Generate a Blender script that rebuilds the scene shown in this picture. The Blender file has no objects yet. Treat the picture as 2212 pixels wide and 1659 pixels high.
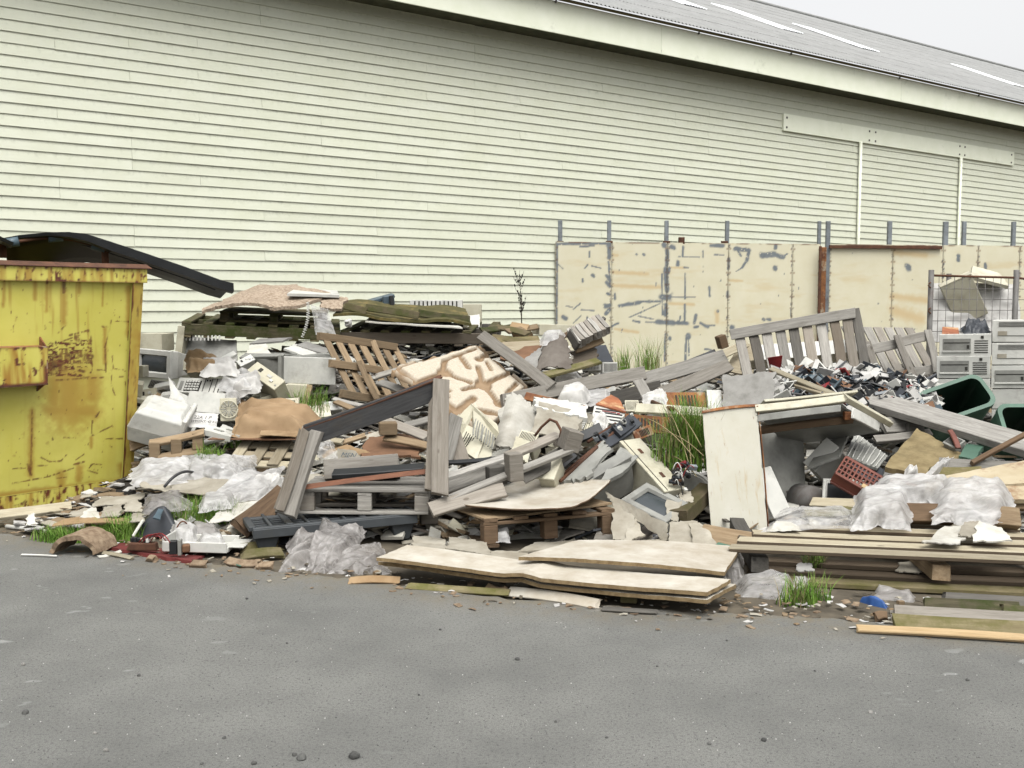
import bpy, bmesh, math, random
import numpy as np
from mathutils import Matrix, Vector
random.seed(7); rng = np.random.default_rng(7)
sc = bpy.context.scene; COL = sc.collection

# ------------------------------------------------------------ camera, sky, sun, exposure
F = 2170.0; CX = 1106.0; CY = 829.5; EYE = 1.6           # photo read at 2212 x 1659
PITCH = math.atan((CY - 660) / F); cp, sp = math.cos(PITCH), math.sin(PITCH)
cam = bpy.data.cameras.new('camera'); camo = bpy.data.objects.new('camera', cam); COL.objects.link(camo)
cam.sensor_width = 36; cam.lens = 36 * F / 2212; cam.clip_end = 600; cam.clip_start = .05
camo.location = (0, 0, EYE); camo.rotation_euler = (math.pi / 2 - PITCH, 0, 0); sc.camera = camo
w = bpy.data.worlds.new('World'); sc.world = w; w.use_nodes = True
nt = w.node_tree; nt.nodes.clear()
sky = nt.nodes.new('ShaderNodeTexSky'); sky.sky_type = 'NISHITA'; sky.sun_disc = False
SUN_EL, SUN_AZ = math.radians(64), math.radians(165)
sky.sun_elevation = SUN_EL; sky.sun_rotation = SUN_AZ; sky.air_density = 1.2; sky.dust_density = 6; sky.ozone_density = .6
hs = nt.nodes.new('ShaderNodeHueSaturation'); hs.inputs['Saturation'].default_value = .05
bg = nt.nodes.new('ShaderNodeBackground'); bg.inputs[1].default_value = .15
ow = nt.nodes.new('ShaderNodeOutputWorld')
nt.links.new(sky.outputs[0], hs.inputs['Color']); nt.links.new(hs.outputs[0], bg.inputs[0]); nt.links.new(bg.outputs[0], ow.inputs[0])
sl = bpy.data.lights.new('sun', 'SUN'); sl.energy = 1.5; sl.angle = math.radians(50); sl.color = (1, .97, .92)
so = bpy.data.objects.new('sun', sl); COL.objects.link(so)
sd = Vector((math.sin(SUN_AZ) * math.cos(SUN_EL), math.cos(SUN_AZ) * math.cos(SUN_EL), math.sin(SUN_EL)))
so.rotation_euler = sd.to_track_quat('Z', 'Y').to_euler()
sc.view_settings.view_transform = 'Standard'; sc.view_settings.look = 'None'
sc.view_settings.exposure = 0.9; sc.view_settings.gamma = 1

# ------------------------------------------------------------ geometry helpers
V = Vector
def P(x, y, Y):
    a = (x - CX) / F; b = (CY - y) / F
    d = V((a, cp + b * sp, -sp + b * cp)); t = Y / d.y
    return V((d.x * t, Y, EYE + d.z * t))
def G(x, y, z=0.0):
    a = (x - CX) / F; b = (CY - y) / F
    d = V((a, cp + b * sp, -sp + b * cp)); t = (z - EYE) / d.z
    return V((d.x * t, d.y * t, z))
def proj(A):
    A = np.asarray(A, float); x = A[:, 0]; y = A[:, 1]; z = A[:, 2] - EYE
    zc = y * cp - z * sp; yc = y * sp + z * cp
    return CX + F * x / zc, CY - F * yc / zc
def vnoise(p, seed=0):
    p = np.asarray(p, float); i = np.floor(p).astype(np.int64); f = p - i; f = f * f * (3 - 2 * f); r = 0
    for dx in (0, 1):
        for dy in (0, 1):
            for dz in (0, 1):
                a, b, c = i[:, 0] + dx, i[:, 1] + dy, i[:, 2] + dz
                h = (a * 73856093) ^ (b * 19349663) ^ (c * 83492791) ^ (seed * 2654435)
                h = (h ^ (h >> 13)) * 1274126177; h = ((h ^ (h >> 16)) & 0xffff) / 65535.0
                r = r + h * (f[:, 0] if dx else 1 - f[:, 0]) * (f[:, 1] if dy else 1 - f[:, 1]) * (f[:, 2] if dz else 1 - f[:, 2])
    return r
def fbm(p, o=4, seed=0):
    p = np.asarray(p, float); s = 0; a = .5; t = 0
    for k in range(o): s = s + a * vnoise(p, seed + k * 17); t += a; a *= .55; p = p * 2.03 + 11.3
    return s / t
def smooth(a, b, x): t = np.clip((x - a) / (b - a), 0, 1); return t * t * (3 - 2 * t)

# ------------------------------------------------------------ materials
def lin(c): return tuple(((v / 255) / 12.92 if v <= 10 else (((v / 255) + .055) / 1.055) ** 2.4) for v in c)
def A(r, g, b, k=.72): return tuple(x * k * .76 for x in lin((r, g, b)))
MATS = {}
def nodes(name):
    m = bpy.data.materials.new(name); m.use_nodes = True; t = m.node_tree
    return m, t, t.nodes['Principled BSDF'], t.nodes['Material Output']
def ramp(t, fac, a, b, ca=(0, 0, 0, 1), cb=(1, 1, 1, 1)):
    r = t.nodes.new('ShaderNodeValToRGB'); r.color_ramp.elements[0].position = a; r.color_ramp.elements[1].position = b
    r.color_ramp.elements[0].color = ca; r.color_ramp.elements[1].color = cb
    t.links.new(fac, r.inputs[0]); return r.outputs[0]
def mix(t, fac, a, b, mode='MIX'):
    n = t.nodes.new('ShaderNodeMix'); n.data_type = 'RGBA'; n.blend_type = mode
    for s, v in ((0, fac), (6, a), (7, b)):
        if hasattr(v, 'is_output'): t.links.new(v, n.inputs[s])
        else: n.inputs[s].default_value = v if s == 0 else (tuple(v) + (1,) if len(v) == 3 else v)
    return n.outputs[2]
def coords(t, st=(1, 1, 1), rnd=True):
    tc = t.nodes.new('ShaderNodeTexCoord'); mp = t.nodes.new('ShaderNodeMapping'); mp.inputs['Scale'].default_value = st
    t.links.new(tc.outputs['Object'], mp.inputs['Vector'])
    if rnd:
        oi = t.nodes.new('ShaderNodeObjectInfo'); ml = t.nodes.new('ShaderNodeMath'); ml.operation = 'MULTIPLY'; ml.inputs[1].default_value = 61.7
        t.links.new(oi.outputs['Random'], ml.inputs[0]); cb = t.nodes.new('ShaderNodeCombineXYZ')
        for k in range(3): t.links.new(ml.outputs[0], cb.inputs[k])
        t.links.new(cb.outputs[0], mp.inputs['Location'])
    return mp.outputs[0]
def noise(t, vec, s, d=5, r=.6, dist=0):
    n = t.nodes.new('ShaderNodeTexNoise'); n.inputs['Scale'].default_value = s; n.inputs['Detail'].default_value = d
    n.inputs['Roughness'].default_value = r; n.inputs['Distortion'].default_value = dist
    t.links.new(vec, n.inputs['Vector']); return n.outputs[0]
def bump(t, h, bs, s, d=.01):
    b = t.nodes.new('ShaderNodeBump'); b.inputs['Strength'].default_value = s; b.inputs['Distance'].default_value = d
    t.links.new(h, b.inputs['Height']); t.links.new(b.outputs[0], bs.inputs['Normal'])
def attr(t, name):
    a = t.nodes.new('ShaderNodeAttribute'); a.attribute_name = name; return a.outputs['Fac']
def vary(t, col, var):
    if not var: return col
    oi = t.nodes.new('ShaderNodeObjectInfo'); mr = t.nodes.new('ShaderNodeMapRange')
    mr.inputs['To Min'].default_value = 1 - var; mr.inputs['To Max'].default_value = 1 + var
    t.links.new(oi.outputs['Random'], mr.inputs['Value'])
    h = t.nodes.new('ShaderNodeHueSaturation'); t.links.new(mr.outputs[0], h.inputs['Value']); t.links.new(col, h.inputs['Color'])
    return h.outputs[0]
def M_(name, c1, c2, s=8, st=(1, 1, 1), rough=.7, bmp=.15, dirt=.35, dcol=(.07, .06, .045), ds=3.0, spec=.35, var=.1, lo=.35, hi=.65, c3=None, metal=0):
    m, t, bs, out = nodes(name)
    n1 = noise(t, coords(t, st), s, 6, .65)
    col = mix(t, ramp(t, n1, lo, hi), c1, c2)
    if c3: col = mix(t, ramp(t, noise(t, coords(t), ds * 1.7, 5, .7), .52, .68), col, c3)
    if dirt:
        n2 = noise(t, coords(t), ds, 8, .72)
        col = mix(t, ramp(t, n2, .66 - dirt * .38, .94 - dirt * .25, (0, 0, 0, 1), (.8, .8, .8, 1)), col, dcol)
    col = vary(t, col, var)
    t.links.new(col, bs.inputs['Base Color']); bs.inputs['Roughness'].default_value = rough
    bs.inputs['Specular IOR Level'].default_value = spec; bs.inputs['Metallic'].default_value = metal
    if bmp: bump(t, n1, bs, bmp, .01)
    MATS[name] = m; return m
def WOOD(name, c1, c2, dirt=.3, dcol=(.06, .05, .035), moss=None, var=.26):
    m, t, bs, out = nodes(name)
    g1 = noise(t, coords(t, (1.2, 16, 16)), 3.0, 6, .7, .4)
    g2 = noise(t, coords(t, (3, 70, 70)), 2.0, 4, .7)
    col = mix(t, ramp(t, g1, .3, .7), c1, c2)
    col = mix(t, ramp(t, g2, .55, .68, (0, 0, 0, 1), (.55, .55, .55, 1)), col, tuple(v * .45 for v in c1))
    n2 = noise(t, coords(t, (1, 2.2, 2.2)), 3.5, 7, .7)
    col = mix(t, ramp(t, n2, .64 - dirt * .3, .92 - dirt * .25, (0, 0, 0, 1), (.75, .75, .75, 1)), col, dcol)
    if moss: col = mix(t, ramp(t, noise(t, coords(t), 6, 7, .7), .42, .6), col, moss)
    # knots
    vo = t.nodes.new('ShaderNodeTexVoronoi'); vo.inputs['Scale'].default_value = 2.6
    t.links.new(coords(t, (1, 2.2, 2.2)), vo.inputs['Vector'])
    col = mix(t, ramp(t, vo.outputs['Distance'], .045, .075, (.7, .7, .7, 1), (0, 0, 0, 1)), col, tuple(v * .3 for v in c2))
    oi = t.nodes.new('ShaderNodeObjectInfo'); q5 = t.nodes.new('ShaderNodeMath'); q5.operation = 'MULTIPLY'; q5.inputs[1].default_value = 7.31; t.links.new(oi.outputs['Random'], q5.inputs[0])
    q6 = t.nodes.new('ShaderNodeMath'); q6.operation = 'FRACT'; t.links.new(q5.outputs[0], q6.inputs[0])
    col = mix(t, ramp(t, q6.outputs[0], .3, 1, (0, 0, 0, 1), (.38, .38, .38, 1)), col, A(150, 128, 100, .5))
    col = vary(t, col, var)
    t.links.new(col, bs.inputs['Base Color']); bs.inputs['Roughness'].default_value = .85; bs.inputs['Specular IOR Level'].default_value = .2
    bump(t, g2, bs, .35, .004); MATS[name] = m; return m
WOOD('wood_grey', A(196, 192, 183, .55), A(150, 146, 138, .52), dirt=.3)
WOOD('wood_dark', A(132, 128, 120, .5), A(92, 89, 84, .5))
WOOD('wood_char', A(102, 102, 102, .5), A(74, 74, 75, .5))
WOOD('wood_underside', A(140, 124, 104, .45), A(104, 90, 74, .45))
WOOD('wood_pale', A(214, 205, 180, .58), A(172, 160, 132, .58), dirt=.2)
WOOD('wood_tan', A(190, 168, 136, .56), A(148, 124, 96, .56), dirt=.35)
WOOD('wood_brown', A(150, 124, 98, .48), A(108, 86, 66, .48), dirt=.4)
WOOD('wood_yellow', A(226, 200, 156, .6), A(202, 172, 126, .6), dirt=.15)
WOOD('wood_moss', A(128, 120, 92, .5), A(84, 78, 58, .5), moss=A(74, 84, 34, .5))
WOOD('wood_red', A(140, 66, 62, .6), A(96, 44, 44, .6), dirt=.2)
WOOD('wood_white', A(220, 217, 208, .62), A(160, 155, 148, .6), dirt=.4)
WOOD('wood_olive', A(170, 160, 122, .52), A(128, 116, 84, .52), dirt=.3, moss=A(120, 118, 66, .5))
M_('white_plastic', A(224, 223, 215, .76), A(204, 204, 197, .76), 5, rough=.45, bmp=.03, dirt=.38, dcol=A(120, 116, 104, .6), ds=4)
M_('beige_plastic', A(214, 210, 188, .74), A(196, 190, 166, .74), 5, rough=.5, bmp=.03, dirt=.4, dcol=A(112, 104, 84, .6), ds=4)
M_('grey_plastic', A(172, 172, 164, .66), A(146, 146, 140, .66), 5, rough=.5, bmp=.03, dirt=.36, dcol=A(84, 80, 70, .6), ds=4)
M_('dark_plastic', A(60, 64, 70, .8), A(42, 46, 52, .8), 6, rough=.5, bmp=.04, dirt=.25, dcol=A(110, 108, 100, .6))
M_('black_plastic', A(40, 42, 44, .7), A(26, 28, 30, .7), 6, rough=.5, bmp=.05, dirt=.2, dcol=A(90, 90, 84, .5))
M_('slate_plastic', A(92, 112, 122, .7), A(68, 84, 94, .7), 6, rough=.45, bmp=.03, dirt=.25)
M_('pallet_plastic', A(76, 81, 84, .6), A(60, 64, 67, .6), 6, rough=.6, bmp=.06, dirt=.25, dcol=A(110, 108, 98, .5))
M_('green_plastic', A(104, 144, 122, .56), A(82, 120, 100, .56), 4, rough=.55, bmp=.04, dirt=.25, dcol=A(60, 74, 58, .5))
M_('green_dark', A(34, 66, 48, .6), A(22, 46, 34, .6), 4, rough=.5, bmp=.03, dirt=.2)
M_('red_plastic', A(140, 82, 66, .64), A(114, 64, 52, .64), 5, rough=.55, bmp=.04, dirt=.25)
M_('cardboard_grey', A(198, 192, 176, .62), A(170, 162, 144, .62), 6, (1, 1, 4), .85, .08, .4, A(104, 92, 74, .6), 2.6)
M_('cardboard_white', A(228, 226, 216, .66), A(204, 200, 186, .66), 6, (1, 1, 4), .8, .08, .36, A(130, 118, 98, .6), 2.6)
M_('cardboard_tan', A(194, 166, 128, .6), A(166, 136, 98, .6), 5, (1, 1, 3), .85, .1, .34, A(96, 70, 44, .6), 2.6)
M_('cardboard_brown', A(156, 116, 86, .56), A(126, 92, 66, .56), 5, (1, 1, 3), .85, .1, .3, A(80, 56, 36, .6), 2.6)
M_('chipboard_cream', A(236, 230, 216, .55), A(214, 204, 184, .52), 5, rough=.7, bmp=.05, dirt=.5, dcol=A(160, 142, 114, .6), ds=2.6)
M_('offwhite_sheet', A(216, 213, 202, .56), A(190, 186, 174, .54), 5, rough=.8, bmp=.08, dirt=.45, dcol=A(140, 128, 108, .55), ds=4)
M_('chipboard_edge', A(184, 160, 120, .56), A(146, 122, 86, .56), 30, rough=.9, bmp=.2, dirt=.3)
M_('chipboard_pink', A(200, 182, 160, .6), A(156, 136, 114, .6), 34, rough=.9, bmp=.35, dirt=.35, dcol=A(90, 70, 54, .6), ds=3, lo=.4, hi=.6)
M_('insulation', A(176, 158, 116, .56), A(142, 124, 86, .56), 10, rough=.95, bmp=.25, dirt=.4, dcol=A(96, 84, 54, .6), ds=4)
M_('paper', A(224, 222, 216, .68), A(198, 196, 192, .68), 6, rough=.85, bmp=.05, dirt=.3, dcol=A(128, 120, 108, .6))
M_('kraft', A(190, 160, 122, .58), A(164, 134, 98, .58), 4, rough=.8, bmp=.1, dirt=.2, dcol=A(120, 84, 50, .6))
M_('board_grey', A(176, 174, 168, .58), A(150, 148, 142, .58), 7, rough=.85, bmp=.1, dirt=.4, dcol=A(96, 92, 86, .6), ds=5)
M_('sheet_brown', A(140, 132, 122, .52), A(108, 98, 88, .52), 4, rough=.7, bmp=.06, dirt=.4, dcol=A(70, 58, 48, .6), ds=3)
M_('panel_stained', A(226, 212, 180, .6), A(206, 188, 152, .6), 4, rough=.7, bmp=.05, dirt=.2, ds=3, c3=A(158, 116, 82, .6))
M_('white_metal', A(230, 228, 214, .7), A(216, 212, 194, .7), 4, rough=.4, bmp=.02, dirt=.2, dcol=A(190, 150, 84, .6), ds=3.5, c3=A(214, 204, 172, .66))
M_('rust_metal', A(178, 120, 70, .6), A(112, 66, 42, .6), 7, rough=.85, bmp=.25, dirt=.3, dcol=A(60, 34, 22, .6), c3=A(206, 196, 170, .6))
M_('rust', A(122, 82, 58, .6), A(82, 54, 40, .6), 9, rough=.9, bmp=.3, dirt=.3, dcol=A(50, 32, 24, .6))
M_('rust_orange', A(190, 118, 76, .6), A(150, 88, 58, .6), 5, rough=.8, bmp=.15, dirt=.2, c3=A(226, 190, 140, .62))
M_('galvanised', A(146, 154, 158, .7), A(116, 122, 126, .7), 6, rough=.5, bmp=.05, dirt=.3, spec=.5, dcol=A(110, 80, 60, .5))
M_('steel_grey', A(128, 126, 122, .6), A(98, 94, 90, .6), 6, rough=.6, bmp=.08, dirt=.35, dcol=A(96, 66, 46, .6))
M_('vent_dark', A(62, 60, 52, .6), A(46, 44, 38, .6), 8, rough=.8, dirt=0, bmp=0)
M_('ink', A(46, 44, 46, .6), A(60, 58, 58, .6), 40, rough=.8, dirt=0, bmp=0)
M_('ink_blue', A(78, 92, 104, .6), A(100, 112, 120, .6), 40, rough=.8, dirt=0, bmp=0)
M_('orange_strap', A(158, 104, 74, .58), A(132, 84, 60, .58), 9, (1, 6, 6), .7, .05, .2)
M_('moss_fibre', A(122, 112, 66, .5), A(90, 88, 42, .5), 9, rough=.95, bmp=.3, dirt=.3, dcol=A(50, 58, 22, .5), c3=A(168, 146, 88, .55))
M_('blue_plastic', A(70, 116, 186, .65), A(48, 86, 150, .65), 8, rough=.4, bmp=.05, dirt=.2)
M_('fibre_tile', A(186, 164, 136, .52), A(138, 114, 90, .52), 26, rough=.95, bmp=.4, dirt=.3, dcol=A(90, 70, 52, .6))
M_('stone', A(120, 120, 116, .5), A(86, 86, 84, .5), 20, rough=.9, bmp=.4, dirt=.2, var=.3)
M_('roof_cement', A(176, 177, 175, .66), A(156, 157, 155, .66), 3, rough=.9, bmp=.15, dirt=.3, dcol=A(104, 106, 104, .6), ds=.9, var=.04)
M_('skylight', A(250, 252, 252, .9), A(240, 244, 246, .9), 2, rough=.35, bmp=0, dirt=.12, dcol=A(190, 194, 190, .7), var=.02)
M_('eave_paint', A(240, 243, 224, .98), A(232, 236, 214, .98), 2, rough=.6, bmp=.02, dirt=.18, dcol=A(150, 156, 128, .6), ds=1.2, var=.03)
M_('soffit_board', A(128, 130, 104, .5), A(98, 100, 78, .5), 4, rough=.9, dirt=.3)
M_('crt_glass', A(98, 106, 110, .38), A(78, 86, 90, .38), 2, rough=.18, bmp=0, dirt=.3, dcol=A(150, 146, 132, .5), ds=3, spec=.6)
M_('grass_green', A(138, 172, 76, .72), A(92, 136, 44, .72), 9, rough=.7, bmp=0, dirt=0, spec=.2)
M_('grass_dry', A(186, 172, 128, .6), A(150, 134, 92, .6), 9, rough=.8, bmp=0, dirt=0)
M_('cable', A(70, 70, 72, .6), A(50, 48, 50, .6), 9, rough=.5, bmp=0, dirt=.1)
M_('red_wire', A(170, 50, 50, .6), A(130, 36, 38, .6), 9, rough=.5, bmp=0, dirt=0)
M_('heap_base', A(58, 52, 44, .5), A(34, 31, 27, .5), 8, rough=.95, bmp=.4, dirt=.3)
M_('soil', A(128, 118, 100, .5), A(96, 88, 74, .5), 6, rough=.95, bmp=.4, dirt=.4, dcol=A(66, 58, 46, .5), ds=1.5)

def film_mat(name, tr, c=(244, 243, 241), c2=(214, 210, 204)):
    m, t, bs, out = nodes(name)
    v = coords(t); n = noise(t, coords(t, (1, 2.5, 1)), 7, 7, .65, .8)
    bs.inputs['Roughness'].default_value = .2; bs.inputs['Specular IOR Level'].default_value = .8
    col = mix(t, ramp(t, noise(t, v, 4, 6, .65), .42, .78), A(*c, .88), A(*c2, .76))
    t.links.new(col, bs.inputs['Base Color'])
    tb = t.nodes.new('ShaderNodeBsdfTransparent'); tl = t.nodes.new('ShaderNodeBsdfTranslucent')
    t.links.new(col, tl.inputs[0])
    m1 = t.nodes.new('ShaderNodeMixShader'); m1.inputs[0].default_value = .5
    t.links.new(bs.outputs[0], m1.inputs[1]); t.links.new(tl.outputs[0], m1.inputs[2])
    ms = t.nodes.new('ShaderNodeMixShader'); k = 1 - tr; t.links.new(ramp(t, n, .36, .62, (k, k, k, 1), (min(1, k + .35),) * 3 + (1,)), ms.inputs[0])
    t.links.new(tb.outputs[0], ms.inputs[1]); t.links.new(m1.outputs[0], ms.inputs[2]); t.links.new(ms.outputs[0], out.inputs['Surface'])
    vo = noise(t, coords(t, (1.2, 7, 1)), 11, 5, .6, 1.2); bump(t, vo, bs, .45, .015)
    MATS[name] = m
film_mat('film_clear', .68); film_mat('film_white', .38); film_mat('film_grey', .52, (220, 216, 212), (150, 143, 136))

# asphalt
m, t, bs, out = nodes('asphalt'); v = coords(t, rnd=False)
n1 = noise(t, v, 260, 3, .7); n2 = noise(t, v, 1.1, 6, .65); n3 = noise(t, v, 75, 4, .75)
col = mix(t, ramp(t, n1, .3, .72), A(104, 104, 101, .57), A(182, 182, 176, .57))
col = mix(t, ramp(t, n3, .5, .68, (0, 0, 0, 1), (.7, .7, .7, 1)), col, A(88, 89, 87, .38))
col = mix(t, ramp(t, n2, .38, .66, (0, 0, 0, 1), (.5, .5, .5, 1)), col, A(104, 105, 103, .48))
vb = noise(t, coords(t, (1, 1.5, 1), False), 5.5, 2, .5)
zone = noise(t, v, .55, 2, .5)
mm = t.nodes.new('ShaderNodeMath'); mm.operation = 'MULTIPLY'
t.links.new(ramp(t, vb, .66, .7), mm.inputs[0]); t.links.new(ramp(t, zone, .5, .62, (0, 0, 0, 1), (.5, .5, .5, 1)), mm.inputs[1])
col = mix(t, mm.outputs[0], col, A(196, 198, 194, .6))
vs = t.nodes.new('ShaderNodeTexVoronoi'); vs.inputs['Scale'].default_value = 30; t.links.new(v, vs.inputs['Vector'])
dm = t.nodes.new('ShaderNodeMath'); dm.operation = 'MULTIPLY'; t.links.new(attr(t, 'dust'), dm.inputs[0]); t.links.new(ramp(t, noise(t, v, 7, 7, .75), .36, .62), dm.inputs[1])
col = mix(t, dm.outputs[0], col, A(150, 140, 120, .5))
t.links.new(col, bs.inputs['Base Color']); bs.inputs['Roughness'].default_value = .88; bs.inputs['Specular IOR Level'].default_value = .25
bump(t, n1, bs, .5, .006); MATS['asphalt'] = m

# painted weatherboard with mould along the laps
m, t, bs, out = nodes('siding'); v = coords(t)
tc = t.nodes.new('ShaderNodeTexCoord'); sx = t.nodes.new('ShaderNodeSeparateXYZ'); t.links.new(tc.outputs['Object'], sx.inputs[0])
col = mix(t, ramp(t, noise(t, v, 1.3, 5, .6), .3, .7), A(236, 239, 219, .76), A(228, 231, 207, .76))
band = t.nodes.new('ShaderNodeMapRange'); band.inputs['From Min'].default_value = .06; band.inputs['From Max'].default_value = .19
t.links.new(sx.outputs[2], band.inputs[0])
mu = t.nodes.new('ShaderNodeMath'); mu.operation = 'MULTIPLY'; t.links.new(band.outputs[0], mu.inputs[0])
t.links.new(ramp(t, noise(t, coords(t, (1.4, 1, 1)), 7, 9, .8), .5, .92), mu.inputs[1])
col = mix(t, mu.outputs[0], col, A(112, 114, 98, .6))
spk = noise(t, v, 45, 4, .8)
col = mix(t, ramp(t, spk, .66, .78, (0, 0, 0, 1), (.16, .16, .16, 1)), col, A(110, 112, 98, .6))
col = vary(t, col, .02); t.links.new(col, bs.inputs['Base Color']); bs.inputs['Roughness'].default_value = .6; MATS['siding'] = m

# attribute-driven painted metals
def painted(name, c1, c2, bare, bare2, rusty, rs=10):
    m, t, bs, out = nodes(name); v = coords(t, rnd=False)
    col = mix(t, ramp(t, noise(t, v, 2.5, 5, .6), .3, .7), c1, c2)
    rc = mix(t, ramp(t, noise(t, v, 22, 5, .7), .35, .7), rusty[0], rusty[1])
    col = mix(t, attr(t, 'stain'), col, rusty[2])
    col = mix(t, attr(t, 'bare'), col, mix(t, ramp(t, noise(t, v, rs, 4, .6), .3, .7), bare, bare2))
    col = mix(t, attr(t, 'rust'), col, rc)
    t.links.new(col, bs.inputs['Base Color']); bs.inputs['Roughness'].default_value = .55
    bump(t, noise(t, v, 30, 4, .6), bs, .08, .005); MATS[name] = m
painted('fence_paint', A(230, 225, 198, .76), A(223, 216, 185, .76), A(138, 146, 150, .62), A(120, 128, 133, .62), (A(140, 84, 48, .6), A(92, 58, 40, .6), A(218, 188, 132, .7)))
painted('bin_paint', A(222, 214, 108, .8), A(211, 202, 88, .8), A(170, 120, 50, .6), A(140, 90, 40, .6), (A(136, 66, 32, .6), A(78, 36, 22, .6), A(190, 142, 48, .62)), 14)

# ------------------------------------------------------------ object helpers
WM = {}
def link(o, Mw, parent):
    COL.objects.link(o)
    if parent is not None:
        o.parent = parent; o.matrix_basis = WM[parent.name].inverted() @ Mw
    else: o.matrix_basis = Mw
    WM[o.name] = Mw.copy(); return o
def tag(o, label, cat, group=None, kind=None):
    if label: o['label'] = label
    if cat: o['category'] = cat
    if group: o['group'] = group
    if kind: o['kind'] = kind
    return o
def thing(name, label, cat, loc, group=None):
    o = bpy.data.objects.new(name, None); o.empty_display_size = .1
    link(o, Matrix.Translation(loc), None); return tag(o, label, cat, group)
def mesh(name, verts, faces, mat, Mw=None, parent=None, smooth_=False, mats=None, fm=None):
    me = bpy.data.meshes.new(name); me.from_pydata([tuple(v) for v in verts], [], faces)
    for k in (mats or [mat]): me.materials.append(MATS[k])
    if fm is not None: me.polygons.foreach_set('material_index', fm)
    if smooth_: me.polygons.foreach_set('use_smooth', [True] * len(me.polygons))
    me.update(); o = bpy.data.objects.new(name, me)
    return link(o, Mw or Matrix.Identity(4), parent)
def frame(o, x, y):
    x = V(x).normalized(); z = x.cross(V(y)).normalized(); y = z.cross(x)
    return Matrix(((x.x, y.x, z.x, o.x), (x.y, y.y, z.y, o.y), (x.z, y.z, z.z, o.z), (0, 0, 0, 1)))
def fr3(p0, pu, pv):
    M = frame(V(p0), pu - p0, pv - p0); l = M.inverted() @ V(pv); return M, (pu - p0).length, l.y
def T(x, y, z): return Matrix.Translation((x, y, z))
def box(name, Mw, dim, mat, parent=None, off=(0, 0, 0), bev=.003, ctr=True):
    """box of size dim whose centre (or low corner) is at off in frame Mw"""
    sx, sy, sz = dim; bm = bmesh.new(); bmesh.ops.create_cube(bm, size=1)
    for v_ in bm.verts: v_.co = V((v_.co.x * sx, v_.co.y * sy, v_.co.z * sz))
    b = min(bev, .2 * min(abs(sx), abs(sy), abs(sz)))
    if b > .0004: bmesh.ops.bevel(bm, geom=bm.edges[:], offset=b, segments=1, affect='EDGES', profile=.5)
    me = bpy.data.meshes.new(name); bm.to_mesh(me); bm.free(); me.materials.append(MATS[mat])
    o = bpy.data.objects.new(name, me); c = V(off) if ctr else V(off) + V(dim) / 2
    return link(o, Mw @ T(*c), parent)
def plank(name, Mw, L, W, Tn, mat, parent=None, n=5, bow=.009, jag=.012, side=None):
    """local x 0..L, y width, z thickness; chamfered section, slight bow, uneven ends"""
    c = min(.004, .2 * min(W, Tn)); y, z = W / 2, Tn / 2
    sec = [(-y + c, -z), (y - c, -z), (y, -z + c), (y, z - c), (y - c, z), (-y + c, z), (-y, z - c), (-y, -z + c)]
    b1, b2 = random.uniform(-bow, bow), random.uniform(-bow, bow); vs = []; fs = []
    for i in range(n + 1):
        u = i / n; k = 4 * u * (1 - u); s = random.uniform(.985, 1.01)
        for (a, b) in sec:
            x = u * L + ((random.uniform(-jag, jag) + a * .05) if i in (0, n) else 0)
            vs.append((x, a * s + b1 * k, b + b2 * k))
    for i in range(n):
        for j in range(8): fs.append((i * 8 + j, i * 8 + (j + 1) % 8, i * 8 + 8 + (j + 1) % 8, i * 8 + 8 + j))
    fs.append(tuple(range(7, -1, -1))); fs.append(tuple(n * 8 + j for j in range(8)))
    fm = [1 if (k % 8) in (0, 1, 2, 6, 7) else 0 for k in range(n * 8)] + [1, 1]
    return mesh(name, vs, fs, mat, Mw, parent, False, [mat, side] if side else None, fm if side else None)
def bd(name, a, b, W, Tn, mat, parent=None, up=(0, -.6, 1), **k):
    x = (b - a); upv = V(up); z = (upv - x * (upv.dot(x) / x.dot(x))).normalized(); y = z.cross(x.normalized())
    return plank(name, frame(V(a), x, y), x.length, W, Tn, mat, parent, **k)
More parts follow.
